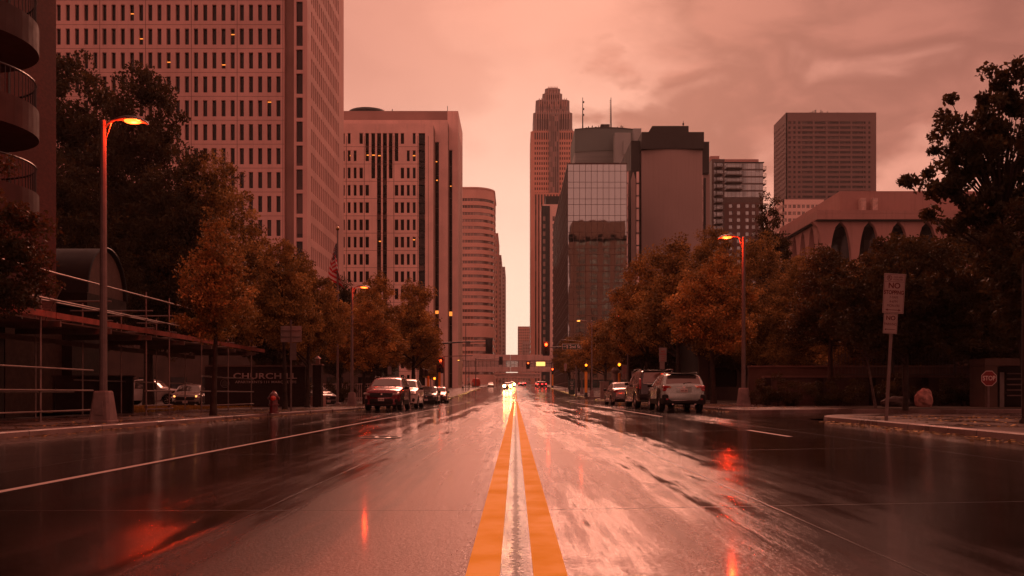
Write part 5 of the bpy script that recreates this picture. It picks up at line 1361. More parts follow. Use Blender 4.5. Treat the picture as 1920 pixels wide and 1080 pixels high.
# ------------------------------------------------------------------ signs
M_ink = simple('sign_ink', (0.11, 0.02, 0.018), 0.5); M_inkr = simple('sign_red', (0.42, 0.03, 0.025), 0.45)
M_sback = simple('sign_back', (0.30, 0.22, 0.20), 0.4, 0.3)
M_sal = simple('sign_face', (0.30, 0.21, 0.19), 0.45, var=0.08, nscale=4)
def sign_post(t, h, tilt=0.0, r=0.03):
    return MB().box(-0.032, 0.032, -0.012, 0.018, -0.1, h).obj('post', M_pole, t)
def parking_sign(label, x, y, h, rz=0.0, near=False, tilt=0.0, grp='parking signs on posts'):
    t = thing('parking_sign', label, 'sign', gbase(x, y), rz, grp); t.rotation_euler = (0, tilt, rz)
    sign_post(t, h)
    a = MB().rbox(0, 0, 0, 0.46, 0.006, 0.86, 0.02, 1).obj('upper_sign', M_sal, t); a.location = (0, -0.03, h-0.43)
    b_ = MB().rbox(0, 0, 0, 0.305, 0.006, 0.43, 0.015, 1).obj('lower_sign', M_sal, t); b_.location = (-0.04, -0.03, h-0.43-0.43-0.225)
    RX = (R(90), 0, 0)
    if near:
        m = MB()
        for (x0, x1, z0, z1) in ((-0.215, 0.215, 0.405, 0.411), (-0.215, 0.215, -0.411, -0.405), (-0.215, -0.209, -0.405, 0.405), (0.209, 0.215, -0.405, 0.405), (-0.209, 0.209, 0.252, 0.258)): m.box(x0, x1, -0.005, -0.0035, z0, z1)
        # circled R symbol
        rg = [(0.058*math.cos(2*PI*k/24)-0.115, 0.058*math.sin(2*PI*k/24)+0.332) for k in range(25)]; ri = [(0.046*math.cos(2*PI*k/24)-0.115, 0.046*math.sin(2*PI*k/24)+0.332) for k in range(25)]
        for k in range(24): m.quad((rg[k][0], -0.004, rg[k][1]), (rg[k+1][0], -0.004, rg[k+1][1]), (ri[k+1][0], -0.004, ri[k+1][1]), (ri[k][0], -0.004, ri[k][1]))
        m.box(-0.13, 0.13, -0.005, -0.0035, -0.362, -0.35)
        for s_ in (-1, 1): m.add([(s_*0.165, -0.004, -0.356), (s_*0.115, -0.004, -0.330), (s_*0.115, -0.004, -0.382)], [(0, 1, 2)])
        m.obj('border', M_ink, a)
        text('lettering', 'R', 0.095, M_ink, a, (-0.115, -0.004, 0.33), RX, 0.001, bold=0.002)
        text('lettering', '7AM-6PM', 0.052, M_ink, a, (0.075, -0.004, 0.352), RX, 0.001)
        text('lettering', 'MON-FRI', 0.052, M_ink, a, (0.075, -0.004, 0.300), RX, 0.001)
        text('lettering', 'NO', 0.165, M_ink, a, (0, -0.004, 0.165), RX, 0.001, bold=0.004)
        text('lettering', 'STOPPING', 0.115, M_ink, a, (0, -0.004, 0.02), RX, 0.001, sx=0.80, bold=0.004)
        text('lettering', '7-9AM', 0.075, M_ink, a, (0, -0.004, -0.085), RX, 0.001, sx=0.9)
        text('lettering', '4-6PM', 0.075, M_ink, a, (0, -0.004, -0.175), RX, 0.001, sx=0.9)
        text('lettering', 'MON-FRI', 0.075, M_ink, a, (0, -0.004, -0.265), RX, 0.001, sx=0.9)
        text('lettering', 'NO', 0.13, M_ink, b_, (0, -0.004, 0.12), RX, 0.001, bold=0.003)
        text('lettering', 'PARKING', 0.075, M_ink, b_, (0, -0.004, -0.01), RX, 0.001, sx=0.86)
        m = MB().box(-0.09, 0.11, -0.005, -0.0035, -0.128, -0.118); m.add([(-0.125, -0.004, -0.123), (-0.085, -0.004, -0.103), (-0.085, -0.004, -0.143)], [(0, 1, 2)])
        for (x0, x1, z0, z1) in ((-0.14, 0.14, 0.196, 0.2), (-0.14, 0.14, -0.2, -0.196), (-0.14, -0.136, -0.196, 0.196), (0.136, 0.14, -0.196, 0.196)): m.box(x0, x1, -0.005, -0.0035, z0, z1)
        m.obj('border', M_ink, b_)
    else:
        text('lettering', 'NO', 0.15, M_inkr, a, (0, -0.004, 0.2), RX, 0.001, bold=0.004)
        text('lettering', 'STOPPING', 0.1, M_inkr, a, (0, -0.004, 0.03), RX, 0.001, sx=0.85, bold=0.004)
        text('lettering', '7-9AM', 0.09, M_inkr, a, (0, -0.004, -0.12), RX, 0.001)
        text('lettering', '4-6PM', 0.09, M_inkr, a, (0, -0.004, -0.24), RX, 0.001)
        MB().box(-0.13, 0.13, -0.005, -0.0035, -0.37, -0.345).obj('arrow', M_inkr, a)
    return t
parking_sign('near NO STOPPING and NO PARKING signs on a slightly leaning post, right', 8.02, 19.6, 3.18, 0.0, True, tilt=R(3.2))
parking_sign('no stopping sign above the roof of the grey crossover', 8.95, 55.0, 3.35)
o = parking_sign('pale parking signs above the small sedan', 10.1, 84.0, 3.2); 
parking_sign('white tall sign past the crossing, left of the orange post', 8.6, 155.0, 5.0)
# sign seen from behind, left
t = thing('sign_back', 'large square sign seen from behind on a thin post near the hydrant', 'sign', gbase(-9.15, 37.0))
sign_post(t, 3.75)
MB().rbox(0, 0.03, 3.16, 0.86, 0.008, 0.66, 0.03, 1).obj('sign_panel', M_sback, t)
MB().box(-0.4, 0.4, 0.0, 0.024, 3.02, 3.06).box(-0.4, 0.4, 0.0, 0.024, 3.28, 3.32).box(-0.05, 0.22, 0.0, 0.012, 2.1, 2.8).obj('bracket', M_pole, t)
t = thing('small_sign', 'small sign on a post behind the roof of the parked red car', 'sign', gbase(-9.7, 70.0)); sign_post(t, 2.9)
MB().rbox(0, -0.03, 2.5, 0.3, 0.01, 0.62, 0.02, 1).obj('sign_panel', M_sback, t)
t = thing('pole_sign', 'square sign on a thin pole past the crossing, left pavement', 'sign', gbase(-10.0, 190.5)); sign_post(t, 3.0)
MB().rbox(0.2, -0.05, 2.3, 0.6, 0.02, 0.75, 0.03, 1).obj('sign_panel', M_sw, t)
t = thing('pavement_sign', 'dark green upright board with small white writing at the right corner', 'sign', gbase(9.0, 137.0))
MB().rbox(-0.45, 0, 1.1, 0.95, 0.16, 2.15, 0.05, 2).obj('panel', simple('board_green', (0.03, 0.05, 0.04), 0.4), t)
M_dim = simple('dim_writing', (0.4, 0.33, 0.29), 0.5)
m = MB()
for k, w in enumerate((0.5, 0.34, 0.55, 0.3, 0.42)): m.box(-0.45-w/2, -0.45+w/2, -0.09, -0.082, 1.85-0.26*k, 1.97-0.26*k)
m.obj('writing_rows', M_dim, t)
# stop sign
t = thing('stop_sign', 'red octagonal STOP sign in the dark at the right by the garage opening', 'sign', gbase(17.75, 34.0)); t.location.z = G(17.75, 34)+KH
sign_post(t, 1.42)
oc = [(0.36*math.cos(R(22.5+45*k))/math.cos(R(22.5)), 0.36*math.sin(R(22.5+45*k))/math.cos(R(22.5))) for k in range(8)]
m = MB().prism(oc, -0.006, 0.006).xf(Matrix.Rotation(R(90), 4, 'X')); f = m.obj('octagon', simple('stop_red', (0.22, 0.01, 0.012), 0.4), t); f.location = (0, -0.03, 1.12); f.scale = (0.8, 1, 0.8)
m = MB()
for k in range(8):
    a, b_ = oc[k], oc[(k+1) % 8]; m.quad((a[0]*0.98, -0.0075, a[1]*0.98), (b_[0]*0.98, -0.0075, b_[1]*0.98), (b_[0]*0.92, -0.0075, b_[1]*0.92), (a[0]*0.92, -0.0075, a[1]*0.92))
m.obj('border', M_sw, f)
text('lettering', 'STOP', 0.30, M_sw, f, (0, -0.008, 0.0), (R(90), 0, 0), 0.001, sx=0.82, bold=0.004)
# ------------------------------------------------------------------ cars
def paint(name, c, metal=0.35, rough=0.25):
    if name in MATS: return MATS[name]
    b = NB(name); p = b.coord('Object'); n = b.noise(p, 260, 2, 0.5); d = b.noise(p, 3.0, 5, 0.65)
    cc = b.mix(b.ramp(d, 0.45, 0.75, 0, 0.35), c, tuple(v*0.6 for v in c))
    b.set(Base_Color=cc, Metallic=metal, Roughness=b.ramp(d, 0.3, 0.7, rough, rough+0.12), Coat_Weight=0.7, Coat_Roughness=0.06)
    b.L(b.bump(n, 0.15, 0.002), b.b.inputs['Normal'])
    MATS[name] = b.m; return b.m
M_cg = glassy('car_glass', (0.19, 0.14, 0.125), 0.05, metal=0.55, var=0.1)
M_tyre = simple('tyre', (0.018, 0.014, 0.013), 0.7, bump=0.3, bscale=60)
M_rim = simple('alloy', (0.42, 0.34, 0.31), 0.25, 0.9)
M_clad = simple('car_cladding', (0.022, 0.017, 0.016), 0.55)
M_hl = simple('headlight_glass', (0.55, 0.42, 0.38), 0.08, 0.6)
M_tl = simple('taillight_red', (0.38, 0.015, 0.015), 0.12, coat=1.0)
M_am = simple('lamp_amber', (0.6, 0.18, 0.03), 0.15, coat=1.0)
M_chr = simple('chrome', (0.6, 0.5, 0.46), 0.15, 1.0)
M_plate = simple('plate_white', (0.70, 0.55, 0.50), 0.35, var=0.03)
M_dk = simple('underbody', (0.010, 0.008, 0.008), 0.8)
def I(x, pts): return float(np.interp(x, [p[0] for p in pts], [p[1] for p in pts]))
def car(spec, name, label, x, y, rz, cat='car', group='parked cars', z=None):
    """u runs from the nose (0) to the tail (L); local +Y is forward"""
    L, W, top, belt, plan = spec['L'], spec['W'], spec['top'], spec['belt'], spec['plan']
    wr = spec['wr']; ax = spec['axles']; sill = spec.get('sill', 0.24); P = spec['paint']; clad = spec.get('clad', False)
    t = thing(name, label, cat, (x, y, G(x, y) if z is None else z), rz, group)
    xs = sorted(set([round(L*k/52, 3) for k in range(53)]+[round(a+wr*1.16*math.cos(q), 3) for a in ax for q in (0, 0.35, 0.7, 1.05, 1.57, 2.09, 2.44, 2.79, PI)]+[0.0, 0.04, 0.1, L-0.1, L-0.04, L]+list(spec['keys'])))
    xs = [v for v in xs if 0 <= v <= L]
    gA0, gA1, gR0, gR1 = spec['wind'][0], spec['wind'][1], spec['rear'][0], spec['rear'][1]
    side = spec['side']
    rows = []; NP = 10
    for u in xs:
        w = W/2*I(u, plan); zt = I(u, top); zb = I(u, spec.get('bot', [(0, 0.30), (0.25, sill), (L-0.3, sill), (L, 0.34)]))
        for a in ax:
            d = abs(u-a); r_ = wr*1.17
            if d < r_: zb = max(zb, wr+math.sqrt(r_*r_-d*d)*0.98-0.02)
        bl = min(I(u, belt), zt-0.035); gh = max(0.0, (zt-bl-0.05))/0.55
        inw = min(1, gh)*spec.get('tumble', 0.20)*W/2
        zm1 = zb+(bl-zb)*0.30; zm2 = zb+(bl-zb)*0.68
        pts = [(w*0.985, zb), (w*1.0, zm1), (w*1.0, zm2), (w*0.985, bl-0.05*min(1, (bl-zb)/0.4)), (w*0.955, bl),
               (w*0.955-inw*0.55 if gh > 0 else w*0.93, bl+(zt-bl)*0.55), (w*0.945-inw if gh > 0.05 else w*0.88, zt-0.055 if gh > 0.1 else zt-0.014), (w*0.84-inw*0.9, zt-0.012), (w*0.45, zt+0.012), (0, zt+0.018)]
        rows.append([(px, L/2-u, pz) for px, pz in pts])
    V = []; idx = {}
    for i, r in enumerate(rows):
        for s in (1, -1):
            for j, p in enumerate(r):
                if j == NP-1 and s == -1: idx[i, s, j] = idx[i, 1, j]; continue
                idx[i, s, j] = len(V); V.append((p[0]*s, p[1], p[2]))
    parts = {'body': [], 'windscreen': [], 'rear_window': [], 'side_window': [], 'cladding': []}
    for i in range(len(xs)-1):
        um = (xs[i]+xs[i+1])/2; zt = I(um, top); bl = min(I(um, belt), zt-0.035)
        for s in (1, -1):
            for j in range(NP-1):
                f = (idx[i, s, j], idx[i+1, s, j], idx[i+1, s, j+1], idx[i, s, j+1])
                k = 'body'
                if j in (4, 5) and zt-bl > 0.17 and any(a <= um <= b_ for a, b_ in side): k = 'side_window'
                if j >= 7 and gA0 <= um <= gA1: k = 'windscreen'
                if j >= 7 and gR0 <= um <= gR1: k = 'rear_window'
                if clad and j == 0: k = 'cladding'
                if clad and j == 1 and any(abs(um-a) < wr*1.32 for a in ax): k = 'cladding'
                parts[k].append(f)
    for i in (0, len(xs)-1):
        for j in range(NP-1):
            a, b_, c, d = idx[i, 1, j], idx[i, 1, j+1], idx[i, -1, j+1], idx[i, -1, j]
            f = (a, b_, c, d) if b_ != c else (a, b_, d)
            parts['body'].append(f)
    for k, fs in parts.items():
        if not fs: continue
        used = sorted({v for f in fs for v in f}); rm = {v: q for q, v in enumerate(used)}
        m = MB(); m.v = [V[v] for v in used]; m.f = [tuple(rm[v] for v in f) for f in fs]
        if k == 'side_window':
            for s in (1, -1):
                fs2 = [f for f in fs if V[f[0]][0]*s > 0]; used = sorted({v for f in fs2 for v in f}); rm = {v: q for q, v in enumerate(used)}
                q = MB(); q.v = [(V[v][0]*0.996, V[v][1], V[v][2]) for v in used]; q.f = [tuple(rm[v] for v in f) for f in fs2]
                q.obj('side_window', M_cg, t, True, 40)
            continue
        m.obj(k, {'body': P, 'cladding': M_clad}.get(k, M_cg), t, True, 38)
    # dark floor and wheel housings
    MB().box(-W/2*0.80, W/2*0.80, -L/2+0.25, L/2-0.25, sill-0.02, 0.62).obj('underbody', M_dk, t)
    n = 26; tw = spec.get('tw', 0.225)
    for a in ax:
        for s in (1, -1):
            o = MB().lathe([(wr*0.66, -tw/2), (wr*0.92, -tw/2), (wr, -tw/2+0.03), (wr, tw/2-0.03), (wr*0.92, tw/2), (wr*0.66, tw/2)], n, 'X', cap=False).obj('tyre', M_tyre, None, True)
            wl = bpy.data.objects.new('wheel', None); col.objects.link(wl); wl.parent = t; wl.location = (s*(W/2-tw/2-0.015), L/2-a, wr)
            o.parent = wl
            m = MB().lathe([(wr*0.67, s*tw*0.12), (wr*0.68, s*tw*0.44), (wr*0.63, s*tw*0.44), (wr*0.60, s*tw*0.2)], n, 'X', cap=False)
            m.lathe([(wr*0.16, s*tw*0.10), (wr*0.16, s*tw*0.36), (0.02, s*tw*0.38)], 12, 'X')
            for q in range(spec.get('spokes', 5)):
                an = 2*PI*q/spec.get('spokes', 5)+0.3
                for dd in (-0.13, 0.13):
                    p0 = (s*tw*0.32, wr*0.10*math.cos(an), wr*0.10*math.sin(an)); p1 = (s*tw*0.38, wr*0.64*math.cos(an+dd), wr*0.64*math.sin(an+dd))
                    m.tube([p0, p1], [wr*0.06, wr*0.05], 5)
            m.obj('rim', M_rim, wl, True)
            MB().lathe([(wr*0.6, -0.01), (wr*0.6, 0.01)], 16, 'X').obj('brake_disc', M_dk, wl)
    for s in (1, -1):
        u = spec['wind'][0]+0.42; zz = I(u, belt)
        ms = MB().rbox(s*(W/2+0.09), L/2-u, zz+0.07, 0.20, 0.09, 0.15, 0.035, 2).tube([(s*(W/2-0.08), L/2-u, zz+0.02), (s*(W/2+0.05), L/2-u, zz+0.05)], 0.02, 6).obj('mirror', spec.get('mirror', M_clad), t, True)
        # handles, door seams
        m = MB()
        for u in spec['handles']: m.rbox(s*(W/2*0.997), L/2-u, I(u, belt)-0.10, 0.03, 0.18, 0.028, 0.01, 1)
        m.obj('door_handle', spec.get('hmat', P), t, True)
        m = MB()
        for u in spec['seams']:
            w = W/2*I(u, plan)+0.003; m.box(s*w-0.003, s*w+0.001, L/2-u-0.006, L/2-u+0.006, 0.40, I(u, belt)-0.03)
        m.obj('door_seam', M_dk, t)
        u = spec['rails'] if 'rails' in spec else None
        if u:
            q = [(s*(W/2*0.985*0.955-spec.get('tumble', 0.2)*W/2+0.02), L/2-(u[0]+(u[1]-u[0])*k/6), I(u[0]+(u[1]-u[0])*k/6, top)+(0.0 if k in (0, 6) else 0.055)) for k in range(7)]
            MB().tube(q, 0.018, 6).obj('roof_rail', spec.get('railm', M_chr), t, True)
    return t
def face_box(t, name, mat, x, u, z, sx, sy, sz, L, bev=0.015, par=None, yaw=0, roll=0):
    o = MB().rbox(0, 0, 0, sx, sy, sz, bev, 2).obj(name, mat, par or t, True); o.location = (x, L/2-u, z); o.rotation_euler = (0, roll, yaw); return o
def plate(t, u, z, L, rear, chars):
    s = -1 if rear else 1
    o = face_box(t, 'licence_plate', M_plate, 0, u, z, 0.30, 0.014, 0.152, L, 0.006)
    m = MB()
    for k in range(7):
        if k == 3: continue
        xx = -0.108+0.036*k; m.box(xx-0.011, xx+0.011, s*0.0075, s*0.009, -0.035, 0.03)
    m.obj('plate_marks', M_ink, o); return o
# crossover seen from behind (right kerb)
X = dict(L=4.46, W=1.80, wr=0.345, axles=(0.90, 3.565), sill=0.30, tumble=0.235, clad=True, paint=paint('paint_grey_green', (0.42, 0.50, 0.46), 0.2, 0.22),
    top=[(0, 0.72), (0.05, 0.86), (0.3, 0.96), (1.15, 1.07), (1.35, 1.13), (2.0, 1.50), (2.25, 1.545), (2.9, 1.57), (3.7, 1.54), (4.0, 1.50), (4.06, 1.47), (4.30, 1.10), (4.34, 1.04), (4.40, 1.00), (4.43, 0.80), (4.46, 0.62)],
    belt=[(0, 0.70), (1.2, 0.98), (2.5, 1.02), (3.6, 1.08), (4.2, 1.10)],
    plan=[(0, 0.72), (0.10, 0.84), (0.35, 0.95), (0.8, 1.0), (3.7, 1.0), (4.15, 0.965), (4.36, 0.90), (4.43, 0.86), (4.46, 0.80)],
    wind=(1.38, 1.98), rear=(4.07, 4.29), side=[(1.55, 2.42), (2.50, 3.28), (3.36, 3.80)], keys=(1.36, 2.0, 3.30, 3.34, 3.82, 4.06, 4.3, 4.34), handles=(2.35, 3.2), seams=(1.45, 2.46, 3.35), rails=(2.2, 3.85), railm=M_clad)
def dress_crossover_rear(t, S, L):
    MB().rbox(0, L/2-4.12, 1.525, 1.18, 0.24, 0.035, 0.015, 2, Euler((R(-6), 0, 0))).obj('spoiler', M_clad, t, True)
    for s in (1, -1):
        face_box(t, 'taillight', M_tl, s*0.665, 4.335, 0.985, 0.40, 0.13, 0.125, L, 0.035, yaw=s*R(-14), roll=s*R(-3))
        face_box(t, 'taillight', M_tl, s*0.765, 4.375, 0.875, 0.17, 0.12, 0.11, L, 0.03, yaw=s*R(-20))
        face_box(t, 'indicator', M_am, s*0.555, 4.41, 0.975, 0.09, 0.03, 0.06, L, 0.015, yaw=s*R(-10))
        face_box(t, 'bumper_corner', M_clad, s*0.70, 4.39, 0.49, 0.34, 0.26, 0.42, L, 0.07, yaw=s*R(-16))
        face_box(t, 'reflector', M_tl, s*0.69, 4.535, 0.50, 0.10, 0.02, 0.06, L, 0.01)
        face_box(t, 'exhaust', M_chr, s*0.45, 4.40, 0.30, 0.09, 0.16, 0.07, L, 0.02)
    face_box(t, 'plate_recess', MATS['paint_grey_green'], 0, 4.425, 0.86, 0.62, 0.03, 0.20, L, 0.02)
    plate(t, 4.452, 0.85, L, True, None)
    face_box(t, 'garnish', M_chr, 0, 4.43, 0.965, 0.60, 0.03, 0.03, L, 0.01)
    MB().lathe([(0.055, -0.012), (0.05, 0.0)], 14, 'Y').obj('badge', M_chr, t, True).location = (0, L/2-4.455, 0.985)
    face_box(t, 'rear_bumper', MATS['paint_grey_green'], 0, 4.40, 0.60, 1.42, 0.22, 0.30, L, 0.08)
    face_box(t, 'skid_plate', M_clad, 0, 4.42, 0.385, 1.40, 0.18, 0.13, L, 0.03)
    face_box(t, 'bumper_line', M_chr, 0, 4.515, 0.455, 0.95, 0.01, 0.016, L, 0.004)
    MB().tube([(0.02, L/2-4.285, 1.145), (0.32, L/2-4.265, 1.175)], 0.014, 6).rbox(0.02, L/2-4.29, 1.13, 0.06, 0.04, 0.04, 0.01, 1).obj('rear_wiper', M_clad, t, True)
    face_box(t, 'hatch_seam', M_dk, 0, 4.445, 0.735, 1.10, 0.012, 0.012, L, 0.004)
    MB().tube([(0.05, L/2-3.9, 1.52), (0.05, L/2-4.0, 1.62)], [0.02, 0.008], 6).obj('aerial', M_clad, t, True)
t = car(X, 'parked_crossover', 'grey-green crossover with dark cladding parked nearest on the right, seen from behind', 6.78, 38.6, 0, group='cars parked along the right kerb')
t['label'] = 'grey-green crossover with dark cladding parked nearest on the right, seen from behind'
dress_crossover_rear(t, X, X['L'])
# big black sport utility vehicle
B = dict(L=5.33, W=2.0, wr=0.40, axles=(0.98, 4.05), sill=0.34, tumble=0.15, paint=paint('paint_black', (0.022, 0.014, 0.014), 0.3, 0.15), spokes=6, tw=0.27,
    top=[(0, 0.82), (0.05, 1.02), (0.3, 1.13), (1.4, 1.24), (1.55, 1.30), (2.2, 1.80), (2.5, 1.87), (3.4, 1.91), (4.9, 1.88), (5.08, 1.84), (5.13, 1.78), (5.24, 1.26), (5.27, 1.16), (5.30, 0.9), (5.33, 0.7)],
    belt=[(0, 0.8), (1.4, 1.14), (3, 1.19), (5.2, 1.24)],
    plan=[(0, 0.78), (0.12, 0.88), (0.4, 0.96), (0.9, 1.0), (4.6, 1.0), (5.05, 0.975), (5.25, 0.93), (5.33, 0.88)],
    wind=(1.58, 2.18), rear=(5.09, 5.235), side=[(1.85, 2.85), (2.95, 3.95), (4.05, 4.85)], keys=(1.57, 2.2, 5.08, 5.24), handles=(2.75, 3.85), seams=(1.75, 2.9, 4.0), rails=(2.5, 4.95), hmat=M_chr)
t = car(B, 'parked_suv', 'large black sport utility vehicle with silver wheels parked ahead of the grey crossover', 6.98, 47.2, R(1.5), group='cars parked along the right kerb')
L = B['L']
for s in (1, -1):
    face_box(t, 'taillight', M_tl, s*0.90, 5.22, 1.20, 0.11, 0.14, 0.52, L, 0.03)
    MB().tube([(s*1.0, L/2-1.5, 0.36), (s*1.02, L/2-3.6, 0.36)], 0.045, 6).obj('running_board', M_chr, t, True)
face_box(t, 'chrome_bar', M_chr, 0, 5.275, 1.22, 1.5, 0.02, 0.03, L, 0.008); plate(t, 5.325, 0.98, L, True, None)
face_box(t, 'rear_bumper', M_clad, 0, 5.27, 0.55, 1.86, 0.24, 0.30, L, 0.06); face_box(t, 'spoiler', M_clad, 0, 5.08, 1.86, 1.5, 0.24, 0.035, L, 0.015)
# sedan ahead of it
S_ = dict(L=4.55, W=1.78, wr=0.32, axles=(0.88, 3.55), sill=0.22, tumble=0.22, paint=paint('paint_pewter', (0.20, 0.16, 0.15), 0.5, 0.2),
    top=[(0, 0.60), (0.05, 0.72), (0.3, 0.80), (1.1, 0.93), (1.25, 0.98), (1.95, 1.36), (2.3, 1.43), (2.8, 1.44), (3.3, 1.38), (3.95, 1.08), (4.05, 1.04), (4.45, 1.0), (4.52, 0.8), (4.55, 0.6)],
    belt=[(0, 0.6), (1.2, 0.88), (3, 0.94), (4.3, 0.98)],
    plan=[(0, 0.72), (0.12, 0.85), (0.4, 0.95), (0.9, 1.0), (3.7, 1.0), (4.2, 0.95), (4.48, 0.86), (4.55, 0.80)],
    wind=(1.28, 1.93), rear=(3.32, 3.93), side=[(1.5, 2.35), (2.45, 3.25), (3.3, 3.55)], keys=(1.26, 1.95, 3.3, 3.95), handles=(2.25, 3.15), seams=(1.4, 2.4, 3.3))
t = car(S_, 'parked_sedan', 'small pewter sedan parked farthest ahead in the right row beside the black vehicle', 6.75, 57.5, R(2), group='cars parked along the right kerb')
L = S_['L']
for s in (1, -1): face_box(t, 'taillight', M_tl, s*0.66, 4.47, 0.86, 0.34, 0.10, 0.14, L, 0.03, yaw=s*R(-14))
plate(t, 4.56, 0.72, L, True, None); face_box(t, 'rear_bumper', M_clad, 0, 4.47, 0.36, 1.5, 0.16, 0.16, L, 0.04)
# red crossover facing the viewer (left kerb)
Rv = dict(L=4.60, W=1.86, wr=0.36, axles=(0.92, 3.61), sill=0.30, tumble=0.215, clad=True, paint=paint('paint_red', (0.20, 0.016, 0.022), 0.35, 0.2),
    top=[(0, 0.84), (0.03, 0.96), (0.12, 1.03), (0.5, 1.08), (1.15, 1.16), (1.30, 1.21), (1.98, 1.60), (2.25, 1.66), (2.9, 1.70), (3.8, 1.67), (4.15, 1.60), (4.22, 1.55), (4.45, 1.14), (4.52, 1.0), (4.58, 0.8), (4.60, 0.6)],
    belt=[(0, 0.84), (1.2, 1.06), (2.5, 1.09), (4.3, 1.15)],
    plan=[(0, 0.76), (0.06, 0.84), (0.25, 0.93), (0.7, 1.0), (3.8, 1.0), (4.3, 0.95), (4.55, 0.86), (4.60, 0.82)],
    wind=(1.33, 1.96), rear=(4.23, 4.44), side=[(1.6, 2.5), (2.6, 3.4), (3.5, 3.95)], keys=(1.31, 1.98, 4.22, 4.45), handles=(2.4, 3.3), seams=(1.5, 2.55, 3.45), rails=(2.25, 3.95), railm=M_clad)
M_glr = simple('grille_black', (0.012, 0.010, 0.010), 0.4)
def dress_front(t, S, L, red=True):
    zt = S['top'][1][1]
    gz = zt-0.20
    g = MB().add([(-0.52, 0, -0.10), (0.52, 0, -0.10), (0.60, 0, 0.10), (-0.60, 0, 0.10), (-0.52, 0.06, -0.10), (0.52, 0.06, -0.10), (0.60, 0.05, 0.10), (-0.60, 0.05, 0.10)],
        [(0, 3, 2, 1), (4, 5, 6, 7), (0, 1, 5, 4), (1, 2, 6, 5), (2, 3, 7, 6), (3, 0, 4, 7)]).obj('grille', M_glr, t); g.location = (0, L/2-0.005, gz+0.02)
    m = MB()
    for k in range(4): m.box(-0.5, 0.5, 0.062, 0.07, -0.08+0.045*k, -0.07+0.045*k)
    m.obj('grille_bars', M_clad, g)
    face_box(t, 'badge', M_chr, 0, -0.07, gz+0.05, 0.14, 0.02, 0.09, L, 0.02)
    for s in (1, -1):
        face_box(t, 'headlight', M_hl, s*0.70, 0.075, gz+0.07, 0.36, 0.16, 0.11, L, 0.035, yaw=s*R(-24), roll=s*R(-8))
        face_box(t, 'bumper_vent', M_clad, s*0.72, 0.05, gz-0.27, 0.16, 0.14, 0.20, L, 0.04, yaw=s*R(-22), roll=s*R(18))
    face_box(t, 'lower_intake', M_clad, 0, 0.0, gz-0.30, 1.16, 0.12, 0.26, L, 0.05)
    face_box(t, 'skid_plate', M_clad, 0, 0.08, gz-0.47, 1.45, 0.16, 0.12, L, 0.03)
    plate(t, -0.068, gz-0.20, L, False, None)
    m = MB().tube([(-0.55, L/2-1.29, S['top'][5][1]+0.02), (-0.05, L/2-1.36, S['top'][5][1]+0.04)], 0.012, 5).tube([(0.05, L/2-1.29, S['top'][5][1]+0.02), (0.6, L/2-1.36, S['top'][5][1]+0.04)], 0.012, 5)
    m.obj('wipers', M_clad, t)
t = car(Rv, 'parked_red_car', 'dark red crossover with black grille parked facing the viewer by the second left lamp', -6.55, 46.9, PI+R(-1), group='cars parked along the left kerb')
dress_front(t, Rv, Rv['L'])
W2 = dict(Rv); W2['paint'] = paint('paint_white', (0.62, 0.50, 0.46), 0.1, 0.25); W2['clad'] = False
t = car(W2, 'parked_white_car', 'white car parked right behind the dark red crossover, mostly hidden', -6.45, 53.2, PI, group='cars parked along the left kerb'); dress_front(t, W2, 4.6)
S2 = dict(S_); S2['paint'] = paint('paint_charcoal', (0.06, 0.05, 0.05), 0.4, 0.2)
t = car(S2, 'parked_dark_sedan', 'charcoal sedan facing the viewer parked near the left traffic signal', -7.30, 76.5, PI, group='cars parked along the left kerb'); dress_front(t, S2, S2['L'])
S3 = dict(S_); S3['paint'] = paint('paint_wine', (0.20, 0.03, 0.035), 0.4, 0.2)
t = car(S3, 'parked_wine_car', 'wine-coloured car just behind the charcoal sedan near the left traffic signal', -7.05, 83.0, PI, group='cars parked along the left kerb'); dress_front(t, S3, S3['L'])
# oncoming cars with headlights on, far down the street
M_hb = emis('headlight_beam', (1.0, 0.46, 0.11), 60.0)
for (x, y, lb, mt, pw) in ((-1.75, 205.0, 'oncoming car with bright headlights left of the yellow lines', 'paint_charcoal', 40), (-0.95, 262.0, 'second oncoming car with a brighter headlight close to the yellow lines', 'paint_pewter', 30)):
    S4 = dict(Rv); S4['paint'] = MATS[mt]; S4['clad'] = False
    t = car(S4, 'oncoming_car', lb, x, y, PI, group='oncoming cars with headlights on'); dress_front(t, S4, 4.6)
    for s in (1, -1):
        o = MB().lathe([(0.32, 0.0), (0.28, 0.05), (0.03, 0.08)], 14, 'Y').obj('headlight_beam', M_hb, t, True); o.location = (s*0.68, 2.32, 0.86)
    ld = bpy.data.lights.new('headlight_light', 'AREA'); ld.energy = pw; ld.color = (1.0, 0.45, 0.13); ld.size = 0.5
    lo = bpy.data.objects.new('headlight_light', ld); col.objects.link(lo); lo.parent = t; lo.location = (0, 2.5, 0.9); lo.rotation_euler = (R(90), 0, 0)
M_tle = emis('brake_lit', (1.0, 0.02, 0.02), 6.0)
far = [(6.9, 255, 'paint_wine', 0), (8.2, 262, 'paint_wine', 0), (3.1, 330, 'paint_black', 0), (-7.2, 268, 'paint_white', PI), (-7.6, 280, 'paint_pewter', PI), (7.4, 300, 'paint_pewter', 0), (1.9, 300, 'paint_charcoal', 0)]
names = ['distant car with lit red tail lights under the footbridge, right', 'second distant car with lit red tail lights at the right kerb', 'small dark distant car right of the yellow lines', 'distant white car at the left kerb before the footbridge',
         'distant pewter car at the left kerb before the footbridge', 'distant car at the right kerb beneath the lit yellow sign', 'distant charcoal car driving away beneath the footbridge']
